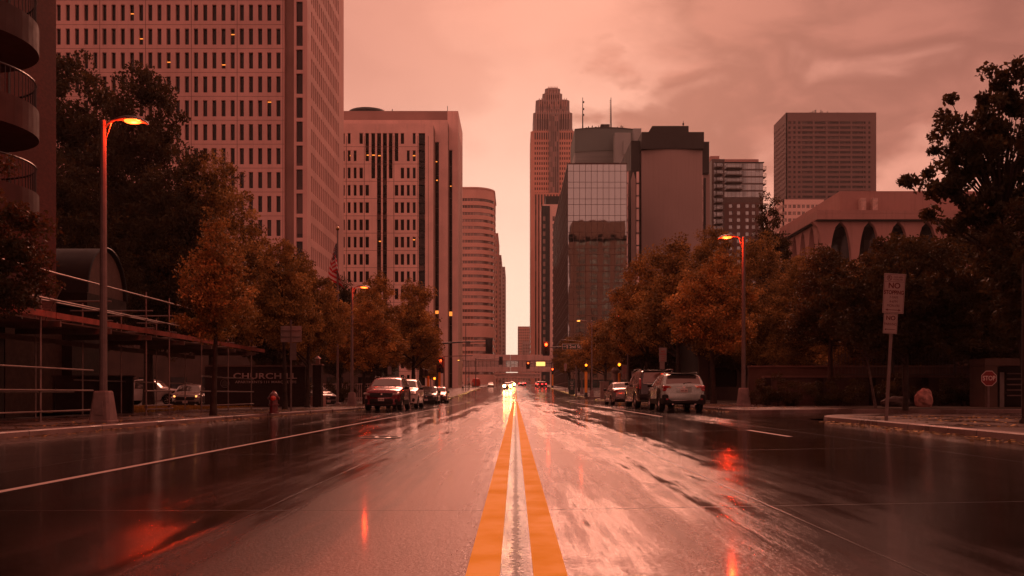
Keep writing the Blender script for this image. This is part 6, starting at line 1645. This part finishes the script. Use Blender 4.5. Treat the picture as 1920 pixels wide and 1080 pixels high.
for (x, y, mt, r), lb in zip(far, names):
    S5 = dict(S_ if 'wine' not in mt else Rv); S5['paint'] = MATS[mt]; S5['clad'] = False
    t = car(S5, 'distant_car', lb, x, y, r, group='distant cars down the street')
    if r == 0:
        for s in (1, -1): face_box(t, 'taillight', M_tle, s*0.62, S5['L']-0.02, 0.92, 0.36, 0.10, 0.24, S5['L'], 0.03)
# lot behind the name wall: pickup and cars
S6 = dict(B); S6['paint'] = MATS['paint_white']
S6['top'] = [(0, 0.82), (0.05, 1.02), (0.3, 1.13), (1.4, 1.24), (1.55, 1.30), (2.1, 1.80), (2.4, 1.87), (3.3, 1.87), (3.5, 1.82), (3.72, 1.26), (3.8, 1.22), (5.2, 1.22), (5.3, 0.9), (5.33, 0.7)]
S6['rear'] = (3.52, 3.71); S6['side'] = [(1.85, 2.6), (2.7, 3.4)]; S6['handles'] = (2.55,); S6.pop('rails')
car(S6, 'pickup_truck', 'white pickup truck in the lot seen side-on through the scaffolding', -27.0, 67.0, R(-90), cat='pickup', group='vehicles in the apartment lot')
S7 = dict(S_); S7['paint'] = paint('paint_silver', (0.30, 0.24, 0.22), 0.3, 0.25)
t = car(S7, 'lot_car', 'white car with its lights on beside the left end of the name wall', -21.5, 60.0, PI+R(12), group='vehicles in the apartment lot'); dress_front(t, S7, 4.55)
for s in (1, -1):
    o = MB().lathe([(0.06, 0.0), (0.05, 0.03), (0.02, 0.05)], 12, 'Y').obj('headlight_beam', emis('lot_headlight', (1.0, 0.32, 0.08), 2.5), t, True); o.location = (s*0.66, 2.27, 0.68)
t = car(S7, 'lot_car', 'silver car just right of the lit white car in the lot', -20.2, 63.5, PI+R(-20), group='vehicles in the apartment lot')
t = car(S7, 'lot_car', 'white car parked between the name wall and the flagpole', -14.4, 64.5, PI+R(40), group='vehicles in the apartment lot'); dress_front(t, S7, 4.55)

# ------------------------------------------------------------------ scaffolding
t = thing('scaffolding', 'tubular steel scaffold canopy over the left pavement in front of the brick apartments', 'scaffolding', (-13, 30, KH))
M_tube = simple('scaffold_tube', (0.24, 0.165, 0.145), 0.35, 0.6, var=0.2, nscale=3)
M_deck = simple('scaffold_deck', (0.13, 0.085, 0.07), 0.7, var=0.25, nscale=2)
M_edge = simple('red_edge_board', (0.26, 0.075, 0.055), 0.6, var=0.25, nscale=3)
def sobj(m, n, mt, sm=True): o = m.obj(n, mt, t, sm); o.location = (13, -30, -KH); return o
XA, XB = -12.25, -14.6
ya = [12.2, 17.8, 23.4, 30.1, 32.1, 35.4, 38.7, 42.1]
for i, y in enumerate(ya):
    h = 4.22 if y < 34 else (3.05 if y < 40 else 2.8)
    sobj(MB().tube([(XA, y, KH), (XA, y, h)], 0.026, 8).lathe([(0.07, KH), (0.07, KH+0.02)], 8, c=(XA, y, 0)), 'upright', M_tube)
for i, y in enumerate([14.5, 19.6, 23.9, 27.6, 30.6, 33.6, 36.9, 40.1]):
    sobj(MB().tube([(XB, y, KH), (XB, y, 3.9 if y < 38 else 3.0)], 0.026, 8), 'upright', M_tube)
def rail(a, b_, r=0.024): sobj(MB().tube([a, b_], r, 8), 'rail', M_tube)
rail((XA+0.05, 11, 4.05), (XA+0.05, 34.2, 4.05)); rail((XA+0.05, 11, 3.36), (XA+0.05, 36, 3.30)); rail((XB, 12, 3.75), (XB, 37, 3.75)); rail((XB, 12, 3.30), (XB, 37, 3.30))
rail((XA+0.05, 11, 1.52), (XA+0.05, 26.2, 1.52)); rail((XA+0.05, 11, 0.94), (XA+0.05, 26.2, 0.94)); rail((XA+0.05, 11, 0.40), (XA+0.05, 26.2, 0.38))
for z in (1.52, 0.94, 0.38): rail((XA+0.05, 35.2, z), (XA+0.05, 42.3, z))
for z in (0.94, 0.45, 0.33): rail((XA+0.05, 30.0, z), (XA+0.05, 32.3, z))
rail((XA+0.05, 35.4, 1.52), (XA+0.05, 42.3, 1.52)); rail((XB, 30, 1.3), (XB, 41, 1.3)); rail((XB, 12, 0.9), (XB, 30, 0.9))
for y in ya+[27.0]: rail((XB-0.2, y+0.05, 3.02), (XA+0.25, y+0.05, 3.02)); rail((XB-0.2, y+0.05, 3.60), (XA+0.2, y+0.05, 3.60)) if y < 36 else None
rail((XA, 24.5, 3.72), (XB, 28.0, 2.95), 0.02); rail((XB-0.4, 15, 3.0), (XB+1.5, 21, 3.9), 0.02)
m = MB()
for k in range(9):
    x = XB-0.25+0.27*k
    for y0 in range(8, 42, 4): m.box(x, x+0.25, y0+0.02, y0+3.98, 2.78, 2.82)
sobj(m, 'deck_boards', M_deck, False)
m = MB()
for y0 in range(8, 42, 4): m.box(XA+0.06, XA+0.10, y0+0.02, y0+3.98, 2.84, 3.0)
sobj(m, 'edge_board', M_edge, False)
m = MB()
for y in range(9, 43, 3): m.box(XB-0.3, XA+0.2, y, y+0.08, 2.62, 2.775)
m.box(XB-0.32, XB-0.24, 8, 42, 2.45, 2.61); sobj(m, 'joist', M_deck, False)
m = MB()
for y in ya:
    for z in ([4.05, 3.34, 3.02] if y < 34 else [3.3, 3.02]) + ([1.52, 0.94, 0.39] if y < 27 or y > 35 else [0.94, 0.40]): m.cbox(XA, y, z, 0.085, 0.085, 0.07)
sobj(m, 'coupler', simple('coupler', (0.2, 0.13, 0.11), 0.5, 0.5), False)
# boxed hoarding beside it
t = thing('hoarding', 'dark plywood hoarding under the scaffold beyond the near lamp', 'hoarding', (-15.5, 34.0, KH))
MB().box(-1.8, 1.2, -0.06, 0, 0, 1.35).box(-1.85, 1.25, -0.09, 0.03, 1.35, 1.41).box(-1.8, -1.7, -0.1, -0.061, 0, 1.35).box(1.1, 1.2, -0.1, -0.061, 0, 1.35).obj('boards', simple('hoarding_board', (0.05, 0.032, 0.03), 0.6), t)
# barrel vaulted entrance canopy
t = thing('barrel_canopy', 'dark barrel-vaulted entrance canopy with a curved end rising above the scaffolding', 'canopy', (-17, 37.6, 0))
M_cp = simple('canopy_cloth', (0.03, 0.025, 0.022), 0.5, var=0.15, nscale=0.6); M_ce = simple('canopy_end', (0.09, 0.055, 0.045), 0.6, var=0.15)
def arc2(r, n=20): return [(r*math.cos(PI*k/n), r*math.sin(PI*k/n)) for k in range(n+1)]
m = MB(); n = 20
for x in (-14.0, 0.15):
    m.v += [(x, a, 4.85+b_*1.12) for a, b_ in arc2(1.78)]
for k in range(n): m.f.append((k, k+1, n+1+k+1, n+1+k))
o = m.obj('vault', M_cp, t, True)
m = MB(); m.v = [(0.0, a, 4.85+b_*1.12) for a, b_ in arc2(1.70)]; m.f = [tuple(range(n+1))]; m.obj('end_wall', M_ce, t)
m = MB()
for x in (-9, -6, -3, 0.12): m.tube([(x, a*1.0, 4.85+b_*1.12) for a, b_ in arc2(1.80)], 0.04, 6)
m.obj('ribs', M_dark, t)
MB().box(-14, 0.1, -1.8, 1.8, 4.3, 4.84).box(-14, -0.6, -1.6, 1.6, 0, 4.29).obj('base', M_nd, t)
# small things under the canopy: entrance columns
t = thing('entrance_block', 'dark glazed entrance lobby beneath the barrel canopy behind the scaffold', 'building', (-21, 33, 0))
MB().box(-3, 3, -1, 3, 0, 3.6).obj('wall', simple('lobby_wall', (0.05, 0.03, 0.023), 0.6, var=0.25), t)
for k in range(3): MB().box(-2.8+1.9*k, -1.2+1.9*k, -1.03, -1.0, 0.2, 2.6).obj('window', M_glass, t)

# ------------------------------------------------------------------ name wall, lawn
M_grass = simple('lawn_soil', (0.16, 0.08, 0.02), 0.85, var=0.4, nscale=2.5, bump=0.8, bscale=30)
ribbon('lawn', [(y, [-34, -20, -15.2-(0 if y < 44 else -1.2)]) for y in (34, 40, 48, 56)]+[], M_grass, KH+0.01)
rg = np.random.default_rng(5); n = 16000
gx = rg.uniform(-26, -14.3, n); gy = rg.uniform(34.5, 52, n); gh = rg.uniform(0.05, 0.13, n); ga = rg.uniform(0, 2*PI, n)
V = np.empty((n, 3, 3)); bx = 0.014*np.cos(ga); by = 0.014*np.sin(ga)
V[:, 0] = np.stack([gx-bx, gy-by, np.full(n, KH)], 1); V[:, 1] = np.stack([gx+bx, gy+by, np.full(n, KH)], 1); V[:, 2] = np.stack([gx+rg.normal(0, .03, n), gy+rg.normal(0, .03, n), KH+gh], 1)
me = bpy.data.meshes.new('grass'); me.vertices.add(3*n); me.vertices.foreach_set('co', V.reshape(-1)); me.loops.add(3*n); me.loops.foreach_set('vertex_index', np.arange(3*n, dtype=np.int32))
me.polygons.add(n); me.polygons.foreach_set('loop_start', np.arange(0, 3*n, 3, dtype=np.int32)); me.polygons.foreach_set('loop_total', np.full(n, 3, dtype=np.int32))
me.materials.append(simple('grass_blade', (0.30, 0.16, 0.03), 0.6, var=0.4, nscale=6)); me.update(); me.validate()
o = bpy.data.objects.new('grass', me); col.objects.link(o); tag(o, 'yellowed wet grass of the lawn before the name wall', 'grass', kind='stuff')
s = 50.0/1700
t = thing('name_wall', 'dark brick garden wall with raised CHURCHILL letters behind the hydrant', 'wall', ((478-966)*s, 50.0, KH))
xa, xb = (384-478)*s, (572-478)*s; zt = CAMZ+(738-688)*s-KH
M_nw = brick_mat('name_brick', (0.05, 0.028, 0.024), 5)
MB().box(xa, xb, 0, 0.4, 0, zt).obj('wall', M_nw, t)
MB().box(xa-0.05, xb+0.05, -0.06, 0.46, zt+0.001, zt+0.10).obj('coping', simple('coping_dark', (0.12, 0.07, 0.06), 0.6), t)
M_let = simple('letters_metal', (0.46, 0.34, 0.31), 0.4, 0.2)
def wtext(st, px0, px1, py, size, b_=0.0, sp=1.0):
    o = text('lettering', st, size, M_let, t, (0, -0.03, CAMZ+(738-py)*s-KH), (R(90), 0, 0), 0.012, bold=b_, space=sp)
    w = o.dimensions.x if o.dimensions.x > 0 else 1; bb = [v.co.x for v in o.data.vertices]; w = max(bb)-min(bb)
    o.scale = ((px1-px0)*s/w, 1, 1); o.location.x = ((px0+px1)/2-478)*s-(max(bb)+min(bb))/2*o.scale[0]
wtext('CHURCHILL', 438, 557, 705.5, 0.44, 0.008, 1.08); wtext('APARTMENTS\u00b7111 MARQUETTE', 441, 556, 716.5, 0.19, 0.002, 1.05)
# crest-like monogram ring at the left of the letters
m = MB().tube([(-1.65+0.24*math.cos(2*PI*k/20), -0.02, 1.30+0.24*math.sin(2*PI*k/20)) for k in range(21)], 0.014, 5, False)
for k in range(7): m.tube([(-1.80+0.05*k, -0.02, 1.12), (-1.80+0.05*k, -0.02, 1.48-0.012*(k-3)**2)], 0.009, 4)
m.obj('emblem', simple('emblem_metal', (0.16, 0.12, 0.11), 0.4), t)
t = thing('lantern_pillar', 'brick pillar with a small lantern on top at the right end of the name wall', 'pillar', ((585-966)*s+0.25, 50.1, KH))
MB().box(-0.24, 0.24, 0, 0.48, 0, zt+0.10).obj('pillar', M_nw, t); MB().box(-0.29, 0.29, -0.05, 0.53, zt+0.101, zt+0.17).obj('cap', simple('cap_stone', (0.3, 0.18, 0.15), 0.6), t)
MB().rbox(0, 0.24, zt+0.32, 0.22, 0.22, 0.28, 0.02, 1).obj('lantern', simple('lantern_glass', (0.24, 0.13, 0.11), 0.3), t); MB().lathe([(0.2, zt+0.47), (0.03, zt+0.62)], 6, c=(0, 0.24, 0)).obj('lantern_roof', simple('lantern_roof', (0.35, 0.2, 0.18), 0.4), t)
# planters beside the pavement
t = thing('stone_planter', 'square stone planter on the left pavement just left of the flagpole', 'planter', (-11.3, 52.0, KH))
MB().rbox(0, 0, 0.3, 0.75, 0.75, 0.6, 0.03, 2).obj('box', simple('planter', (0.30, 0.17, 0.145), 0.7), t); MB().box(-0.3, 0.3, -0.3, 0.3, 0.601, 0.62).obj('soil', M_earth, t)
# white fence of the lot
t = thing('picket_fence', 'pale railing fence at the back of the apartment lot', 'fence', (-19, 86, KH))
M_pf = simple('fence_pale', (0.42, 0.29, 0.26), 0.6, var=0.15)
m = MB()
for k in range(80): m.box(-8+0.2*k-0.03, -8+0.2*k+0.03, 0, 0.04, 0.1, 1.7)
m.obj('pickets', M_pf, t)
for z in (0.3, 1.6): MB().box(-8, 8, 0.041, 0.08, z, z+0.08).obj('rail', M_pf, t)
# flagpole and flag
fx, fy = -11.75, 60.0
t = thing('flagpole', 'slim flagpole with a gold ball carrying the drooping flag', 'flagpole', (fx, fy, KH))
MB().tube([(0, 0, 0), (0, 0, 6), (0, 0, 11.5)], [0.085, 0.075, 0.05], 10).obj('pole', M_pole, t, True)
MB().lathe([(0.01, 11.50), (0.10, 11.56), (0.12, 11.65), (0.08, 11.74), (0.01, 11.78)], 12).obj('finial', simple('brass', (0.35, 0.2, 0.06), 0.25, 0.9), t, True)
MB().lathe([(0.2, 0), (0.2, 0.08), (0.1, 0.16)], 12).obj('base', M_pole, t)
def flag():
    b = NB('flag_cloth'); uv = b.N.new('ShaderNodeAttribute'); uv.attribute_name = 'fuv'
    u, v, _ = b.sep(uv.outputs['Vector'])
    st = b.math('GREATER_THAN', b.math('FRACT', b.math('MULTIPLY', v, 6.5)), 0.5)
    c = b.mix(st, (0.50, 0.02, 0.03), (0.62, 0.50, 0.47))
    cant = b.math('MULTIPLY', b.math('LESS_THAN', u, 0.4), b.math('GREATER_THAN', v, 6/13))
    # white stars in a staggered grid
    su = b.math('SUBTRACT', b.math('FRACT', b.math('MULTIPLY', u, 15)), 0.5); sv = b.math('SUBTRACT', b.math('FRACT', b.math('MULTIPLY', v, 16.7)), 0.5)
    d = b.math('ADD', b.math('MULTIPLY', su, su), b.math('MULTIPLY', sv, sv)); star = b.math('LESS_THAN', d, 0.055)
    c = b.mix(cant, c, b.mix(star, (0.025, 0.03, 0.05), (0.6, 0.5, 0.47)))
    b.set(Base_Color=c, Roughness=0.75); b.b.inputs['Subsurface Weight'].default_value = 0.0
    me = bpy.data.meshes.new('flag'); nu, nv = 40, 26; V = []; UV = []
    for j in range(nv+1):
        for i in range(nu+1):
            u = i/nu; v = j/nv      # u away from the pole, v upwards
            # drooping: the fly end falls down and gathers in folds
            drop = 1.75*u**1.15
            hz = 1.9*v
            out = -0.30*math.sin(u*2.6)*(1.15-0.35*v)+0.62*u*u*(1-v*0.75)-0.42*(1-v)*math.sin(PI*min(1, u*1.3))
            fold = 0.13*math.sin(u*11+v*1.5)*(0.3+u)
            V.append((out+0.10*math.sin(u*9+v*3)*u, fold+0.05, hz-drop*0.72)); UV.append((u, v))
    F = [(j*(nu+1)+i, j*(nu+1)+i+1, (j+1)*(nu+1)+i+1, (j+1)*(nu+1)+i) for j in range(nv) for i in range(nu)]
    me.from_pydata(V, [], F); a = me.attributes.new('fuv', 'FLOAT_VECTOR', 'POINT'); a.data.foreach_set('vector', [c for p in UV for c in (*p, 0)])
    for p in me.polygons: p.use_smooth = True
    me.materials.append(b.m)
    o = bpy.data.objects.new('national_flag', me); col.objects.link(o); o.location = (fx, fy-0.10, 9.0)
    tag(o, 'drooping stars and stripes flag hanging folded from the flagpole', 'flag')
flag()
# hydrant
t = thing('fire_hydrant', 'red fire hydrant with a bright cap standing at the left kerb', 'hydrant', (-8.95+0.0, 33.6, KH))
M_hy = simple('hydrant_red', (0.13, 0.012, 0.014), 0.35, var=0.2, nscale=8, coat=0.4); M_hy2 = simple('hydrant_cap', (0.75, 0.06, 0.035), 0.35, coat=0.4)
MB().lathe([(0.19, 0), (0.19, 0.05), (0.155, 0.06), (0.155, 0.28), (0.20, 0.29), (0.20, 0.34), (0.15, 0.35), (0.14, 0.62), (0.165, 0.63), (0.165, 0.67), (0.13, 0.72), (0.07, 0.79), (0.03, 0.81), (0.03, 0.86)], 18).obj('barrel', M_hy, t, True)
MB().lathe([(0.095, -0.13), (0.095, -0.20), (0.07, -0.23), (0.03, -0.25)], 14, 'Y', c=(0.03, 0, 0.56)).lathe([(0.0, 0), (0.0, 0)], 3).obj('front_cap', M_hy2, t, True)
for sx in (-1, 1): MB().lathe([(0.06, sx*0.12), (0.06, sx*0.2), (0.03, sx*0.22)], 12, 'X', c=(0, 0, 0.56)).obj('side_cap', M_hy, t, True)
MB().lathe([(0.05, 0.81), (0.05, 0.83)], 6).obj('nut', M_hy2, t)

# ------------------------------------------------------------------ right bank: retaining walls, fences, boulder
M_rw = simple('retaining_wall', (0.085, 0.050, 0.040), 0.75, var=0.2, nscale=1.0, streak=0.4)
def rwall(label, x0, x1, y, h, posts=True):
    t = thing('retaining_wall', label, 'wall', ((x0+x1)/2, y, G(12, y)+KH)); w = (x1-x0)/2
    MB().box(-w, w, 0, 0.35, 0, h).obj('wall', M_rw, t); MB().box(-w-0.02, w+0.02, -0.05, 0.4, h+0.001, h+0.09).obj('coping', simple('wall_coping', (0.14, 0.08, 0.065), 0.6), t)
    n = int((x1-x0)/2.4)
    for k in range(n+1):
        if posts: MB().box(-w+2.4*k, -w+2.4*k+0.28, -0.08, -0.001, 0, h-0.02).obj('pilaster', M_nd, t)
rwall('long dark retaining wall with pilasters behind the boulder', 11.4, 23.2, 41.5, 1.28)
rwall('upper dark wall behind the first retaining wall', 12, 48, 46.5, 1.9, False)
t = thing('garage_wall', 'dark garage entrance with lit edge right of the STOP sign', 'wall', (19.9, 36.0, G(19, 36)+KH))
MB().box(-1.25, -0.75, 0, 1.2, 0, 1.65).box(-1.25, 3.5, 0, 1.2, 1.66, 1.95).box(3.0, 3.5, 0, 1.2, 0, 1.65).obj('frame', M_rw, t)
MB().box(-0.74, 2.99, 0.8, 1.0, 0, 1.64).obj('opening', M_glass, t)
m = MB()
for k in range(5): m.box(-0.1, 2.6, 0.5, 0.55, 0.45+0.22*k, 0.5+0.22*k)
m.obj('shutter_bars', simple('shutter', (0.14, 0.09, 0.08), 0.5), t); MB().box(-0.5, -0.32, 0.3, 0.5, 0, 1.4).obj('bollard', simple('shutter2', (0.16, 0.13, 0.12), 0.5), t)
t = thing('iron_fence', 'dark iron railing on top of the retaining wall at the far right', 'fence', (20.5, 40.6, G(12, 40)+KH+1.28))
M_if = simple('iron_rail', (0.05, 0.035, 0.03), 0.45)
m = MB()
for k in range(72): m.box(-6+0.16*k-0.010, -6+0.16*k+0.010, 0.98, 1.0, 0.1, 1.75)
m.obj('bars', M_if, t)
for z in (0.12, 1.45, 1.72): MB().box(-6.1, 5.6, 0.955, 0.979, z, z+0.05).obj('rail', M_if, t)
for k in range(5): MB().box(-6.1+2.85*k, -6.0+2.85*k, 0.93, 1.03, 0.0, 1.9).obj('fence_post', M_if, t)
# boulder
bm = bmesh.new(); bmesh.ops.create_icosphere(bm, subdivisions=4, radius=1)
from mathutils import noise as mn
for v in bm.verts:
    p = v.co.copy(); k = 1+0.16*mn.noise(p*1.6)+0.07*mn.noise(p*4); q = p*k
    v.co = Vector((q.x*0.36, q.y*0.30, 0.34+q.z*0.44 if q.z > -0.75 else 0.0))
me = bpy.data.meshes.new('boulder'); bm.to_mesh(me); bm.free(); me.materials.append(simple('pink_granite', (0.40, 0.20, 0.17), 0.8, var=0.35, nscale=6, bump=0.6, bscale=18))
o = bpy.data.objects.new('boulder', me); col.objects.link(o); o.location = (16.6, 36.8, G(12, 36)+KH-0.02); tag(o, 'upright pink granite boulder by the retaining wall, right', 'boulder')
me2 = me.copy(); me2.materials.clear(); me2.materials.append(simple('dark_granite', (0.07, 0.05, 0.045), 0.7, var=0.3, nscale=5, bump=0.5, bscale=18))
o = bpy.data.objects.new('boulder', me2); col.objects.link(o); o.location = (15.65, 37.2, G(12, 36)+KH-0.05); o.scale = (1.7, 1.3, 0.62); tag(o, 'low dark flat boulder left of the pink one', 'boulder')
# dark pole at the far right edge
t = thing('utility_pole', 'dark round pole at the right edge of the photo', 'pole', (9.55, 17.0, G(9.5, 17)+KH)); t.location.x = 9.56
MB().tube([(0, 0, 0), (0, 0, 1.6), (0, 0, 3.0)], [0.062, 0.055, 0.05], 12).lathe([(0.1, 0), (0.1, 0.05), (0.07, 0.1)], 12).obj('pole', M_bark, t, True)
# cabinet and column at the right corner
t = thing('utility_cabinet', 'pale metal utility cabinet at the right corner beside the orange post', 'cabinet', (8.55+0.4, 91.0, G(8.9, 91)+KH))
MB().rbox(0, 0, 0.85, 0.85, 0.6, 1.7, 0.04, 2).rbox(0, 0, 1.73, 0.92, 0.68, 0.06, 0.02, 1).obj('casing', simple('cabinet', (0.38, 0.27, 0.24), 0.5, 0.2), t); MB().box(-0.005, 0.005, -0.306, -0.3, 0.1, 1.6).obj('door_seam', M_dk, t)
t = thing('stone_column', 'short stone column behind the utility cabinet', 'column', (9.9, 84.5+5.0, G(9.9, 89)+KH))
MB().lathe([(0.34, 0), (0.34, 0.1), (0.26, 0.16), (0.25, 2.5), (0.42, 2.7), (0.42, 2.85), (0.2, 3.1)], 14).obj('shaft', simple('column_stone', (0.26, 0.17, 0.15), 0.7), t, True)
# newspaper box / small kiosk at the left corner
t = thing('news_box', 'teal newspaper box on the left pavement past the traffic signal', 'news box', (-9.9, 121.0, G(-9.9, 121)+KH))
MB().rbox(0, 0, 0.55, 0.75, 0.5, 1.0, 0.05, 2).obj('box', simple('teal_box', (0.10, 0.20, 0.17), 0.4), t); MB().rbox(0.1, 0.0, 1.35, 0.4, 0.3, 0.55, 0.05, 2).obj('display', M_sw, t)
t = thing('red_kiosk', 'red covered stall on the left pavement before the footbridge', 'stall', (-11.6, 268.0, G(-11.6, 268)+KH))
MB().lathe([(1.3, 0.2), (1.35, 1.4), (1.0, 2.3), (0.2, 2.7)], 14).obj('cover', simple('red_cover', (0.55, 0.05, 0.035), 0.5), t, True); MB().lathe([(1.0, 0), (1.0, 0.19)], 12).obj('base', M_dk, t)

# ------------------------------------------------------------------ people on the far left pavement
def person(label, x, y, top, legs, h=1.75, rz=0.0):
    """one skinned figure in mid-stride; clothes are separate shells"""
    t = thing('person', label, 'person', (x, y, G(x, y)+KH), rz, 'pedestrians on the far left pavement', sc=h/1.75)
    M_sk = simple('skin', (0.45, 0.24, 0.18), 0.55)
    J = {'pel': (0, 0, .95), 'ch': (0, .01, 1.28), 'nk': (0, .0, 1.47), 'hd': (0, -.01, 1.60), 'ht': (0, -.01, 1.70)}
    def sk(nm, pts, edges, mat, par):
        me = bpy.data.meshes.new(nm); me.from_pydata([p[0] for p in pts], edges, []); me.materials.append(mat)
        o = bpy.data.objects.new(nm, me); col.objects.link(o); o.parent = par
        md = o.modifiers.new('skin', 'SKIN'); md.use_smooth_shade = True
        for i, p in enumerate(pts): me.skin_vertices[0].data[i].radius = (p[1], p[1]*0.8)
        me.skin_vertices[0].data[0].use_root = True
        sb = o.modifiers.new('sub', 'SUBSURF'); sb.levels = 1; sb.render_levels = 1
        return o
    P = [((0, 0, .95), .13), ((0, 0, 1.12), .12), ((0, 0, 1.34), .14), ((0, 0, 1.47), .055), ((0, -.01, 1.56), .075), ((0, -.02, 1.64), .09), ((0, -.01, 1.71), .06)]
    E = [(i, i+1) for i in range(6)]
    for s in (-1, 1):
        k = len(P); P += [((s*.17, 0, 1.40), .055), ((s*.22, s*.05, 1.15), .042), ((s*.23, s*.05-.08, .92), .032), ((s*.23, s*.05-.11, .84), .03)]; E += [(2, k), (k, k+1), (k+1, k+2), (k+2, k+3)]
        k = len(P); P += [((s*.09, 0, .88), .09), ((s*.10, -s*.12, .50), .06), ((s*.10, -s*.16+.04, .10), .042), ((s*.10, -s*.16-.12, .03), .035)]; E += [(0, k), (k, k+1), (k+1, k+2), (k+2, k+3)]
    sk('body', P, E, M_sk, t)
    C = [((0, 0, .93), .15), ((0, 0, 1.14), .145), ((0, 0, 1.37), .155), ((0, 0, 1.45), .075)]; CE = [(0, 1), (1, 2), (2, 3)]
    for s in (-1, 1):
        k = len(C); C += [((s*.18, 0, 1.39), .07), ((s*.225, s*.05, 1.15), .055), ((s*.23, s*.05-.07, .95), .045)]; CE += [(2, k), (k, k+1), (k+1, k+2)]
    sk('jacket', C, CE, top, t)
    C = [((0, 0, .95), .14)]; CE = []
    for s in (-1, 1):
        k = len(C); C += [((s*.09, 0, .86), .105), ((s*.10, -s*.12, .50), .075), ((s*.10, -s*.16+.04, .12), .06)]; CE += [(0, k), (k, k+1), (k+1, k+2)]
    sk('trousers', C, CE, legs, t)
    MB().lathe([(0.10, 1.63), (0.105, 1.68), (0.07, 1.745), (0.01, 1.76)], 12, c=(0, 0.01, 0)).obj('hair', M_dk, t, True)
person('pedestrian in a pale jacket and black trousers walking on the far left pavement', -9.95, 172, M_sw, M_dk, 1.78, 0.2)
person('pedestrian in dark clothes farther up the left pavement', -10.4, 205, M_dk, M_dk, 1.7, 2.8)
person('distant pedestrian in a grey coat behind the other walkers', -10.0, 214, M_sback, M_dk, 1.7, 0.5)

# fallen wet leaves on the pavements and in the gutters
rg = np.random.default_rng(11)
def scatter(n, fx, y0, y1, z):
    y = rg.uniform(y0, y1, n); x = fx(y, n); return [(a, b_, G(a, b_)+z) for a, b_ in zip(x, y)]
P_ = scatter(1500, lambda y, n: np.array([kL(v) for v in y])+np.abs(rg.normal(0, 0.22, n)), 12, 90, 0.012)
P_ += scatter(1800, lambda y, n: np.array([kL(v) for v in y])-0.2-rg.gamma(1.5, 1.0, n).clip(0, 4.5), 12, 90, KH+0.012)
P_ += scatter(1000, lambda y, n: np.array([kR(v) for v in y])-np.abs(rg.normal(0, 0.25, n)), 34, 90, 0.012)
P_ += scatter(450, lambda y, n: np.array([kR(v) for v in y])-np.abs(rg.normal(0, 0.25, n)), 9, 23, 0.012)
P_ += scatter(800, lambda y, n: np.array([kR(v) for v in y])+0.3+rg.gamma(1.6, 1.2, n).clip(0, 6), 9, 22.5, KH+0.012)
P_ += scatter(1200, lambda y, n: np.array([kR(v) for v in y])+0.3+rg.gamma(1.5, 0.9, n).clip(0, 3.8), 34, 90, KH+0.012)
P_ = np.array(P_); n = len(P_); a = rg.uniform(0, 2*PI, n); L_ = rg.uniform(0.03, 0.065, n); u = np.stack([np.cos(a), np.sin(a), rg.normal(0, 0.12, n)], 1); w = np.stack([-np.sin(a), np.cos(a), rg.normal(0, 0.2, n)], 1)
V = np.empty((n, 4, 3)); V[:, 0] = P_-u*L_[:, None]; V[:, 1] = P_+w*L_[:, None]*0.6; V[:, 2] = P_+u*L_[:, None]; V[:, 3] = P_-w*L_[:, None]*0.6
V[:, :, 2] = np.maximum(V[:, :, 2], P_[:, None, 2]-0.006)
me = bpy.data.meshes.new('fallen_leaves'); me.vertices.add(4*n); me.vertices.foreach_set('co', V.reshape(-1)); me.loops.add(4*n); me.loops.foreach_set('vertex_index', np.arange(4*n, dtype=np.int32))
me.polygons.add(n); me.polygons.foreach_set('loop_start', np.arange(0, 4*n, 4, dtype=np.int32)); me.polygons.foreach_set('loop_total', np.full(n, 4, dtype=np.int32))
at = me.attributes.new('tint', 'FLOAT', 'FACE'); at.data.foreach_set('value', rg.random(n).astype(np.float32)); me.materials.append(M_lf_mid); me.update(); me.validate()
o = bpy.data.objects.new('fallen_leaves', me); col.objects.link(o); tag(o, 'wet fallen leaves scattered along the kerbs and pavements', 'leaves', kind='stuff')
flush_windows()
# ------------------------------------------------------------------ haze
if HAZE > 0:
    hz = MB().box(-700, 700, -90, 1650, -3, 285).obj('haze', None)
    hm = bpy.data.materials.new('haze'); hm.use_nodes = True; nt = hm.node_tree; nt.nodes.clear()
    out = nt.nodes.new('ShaderNodeOutputMaterial'); pv = nt.nodes.new('ShaderNodeVolumePrincipled')
    pv.inputs['Color'].default_value = (0.95, 0.86, 0.82, 1); pv.inputs['Density'].default_value = HAZE; pv.inputs['Anisotropy'].default_value = 0.3
    nt.links.new(pv.outputs[0], out.inputs['Volume']); hz.data.materials.append(hm)
    hz['kind'] = 'stuff'; hz['label'] = 'thin pinkish haze filling the air over the street'; hz['category'] = 'haze'
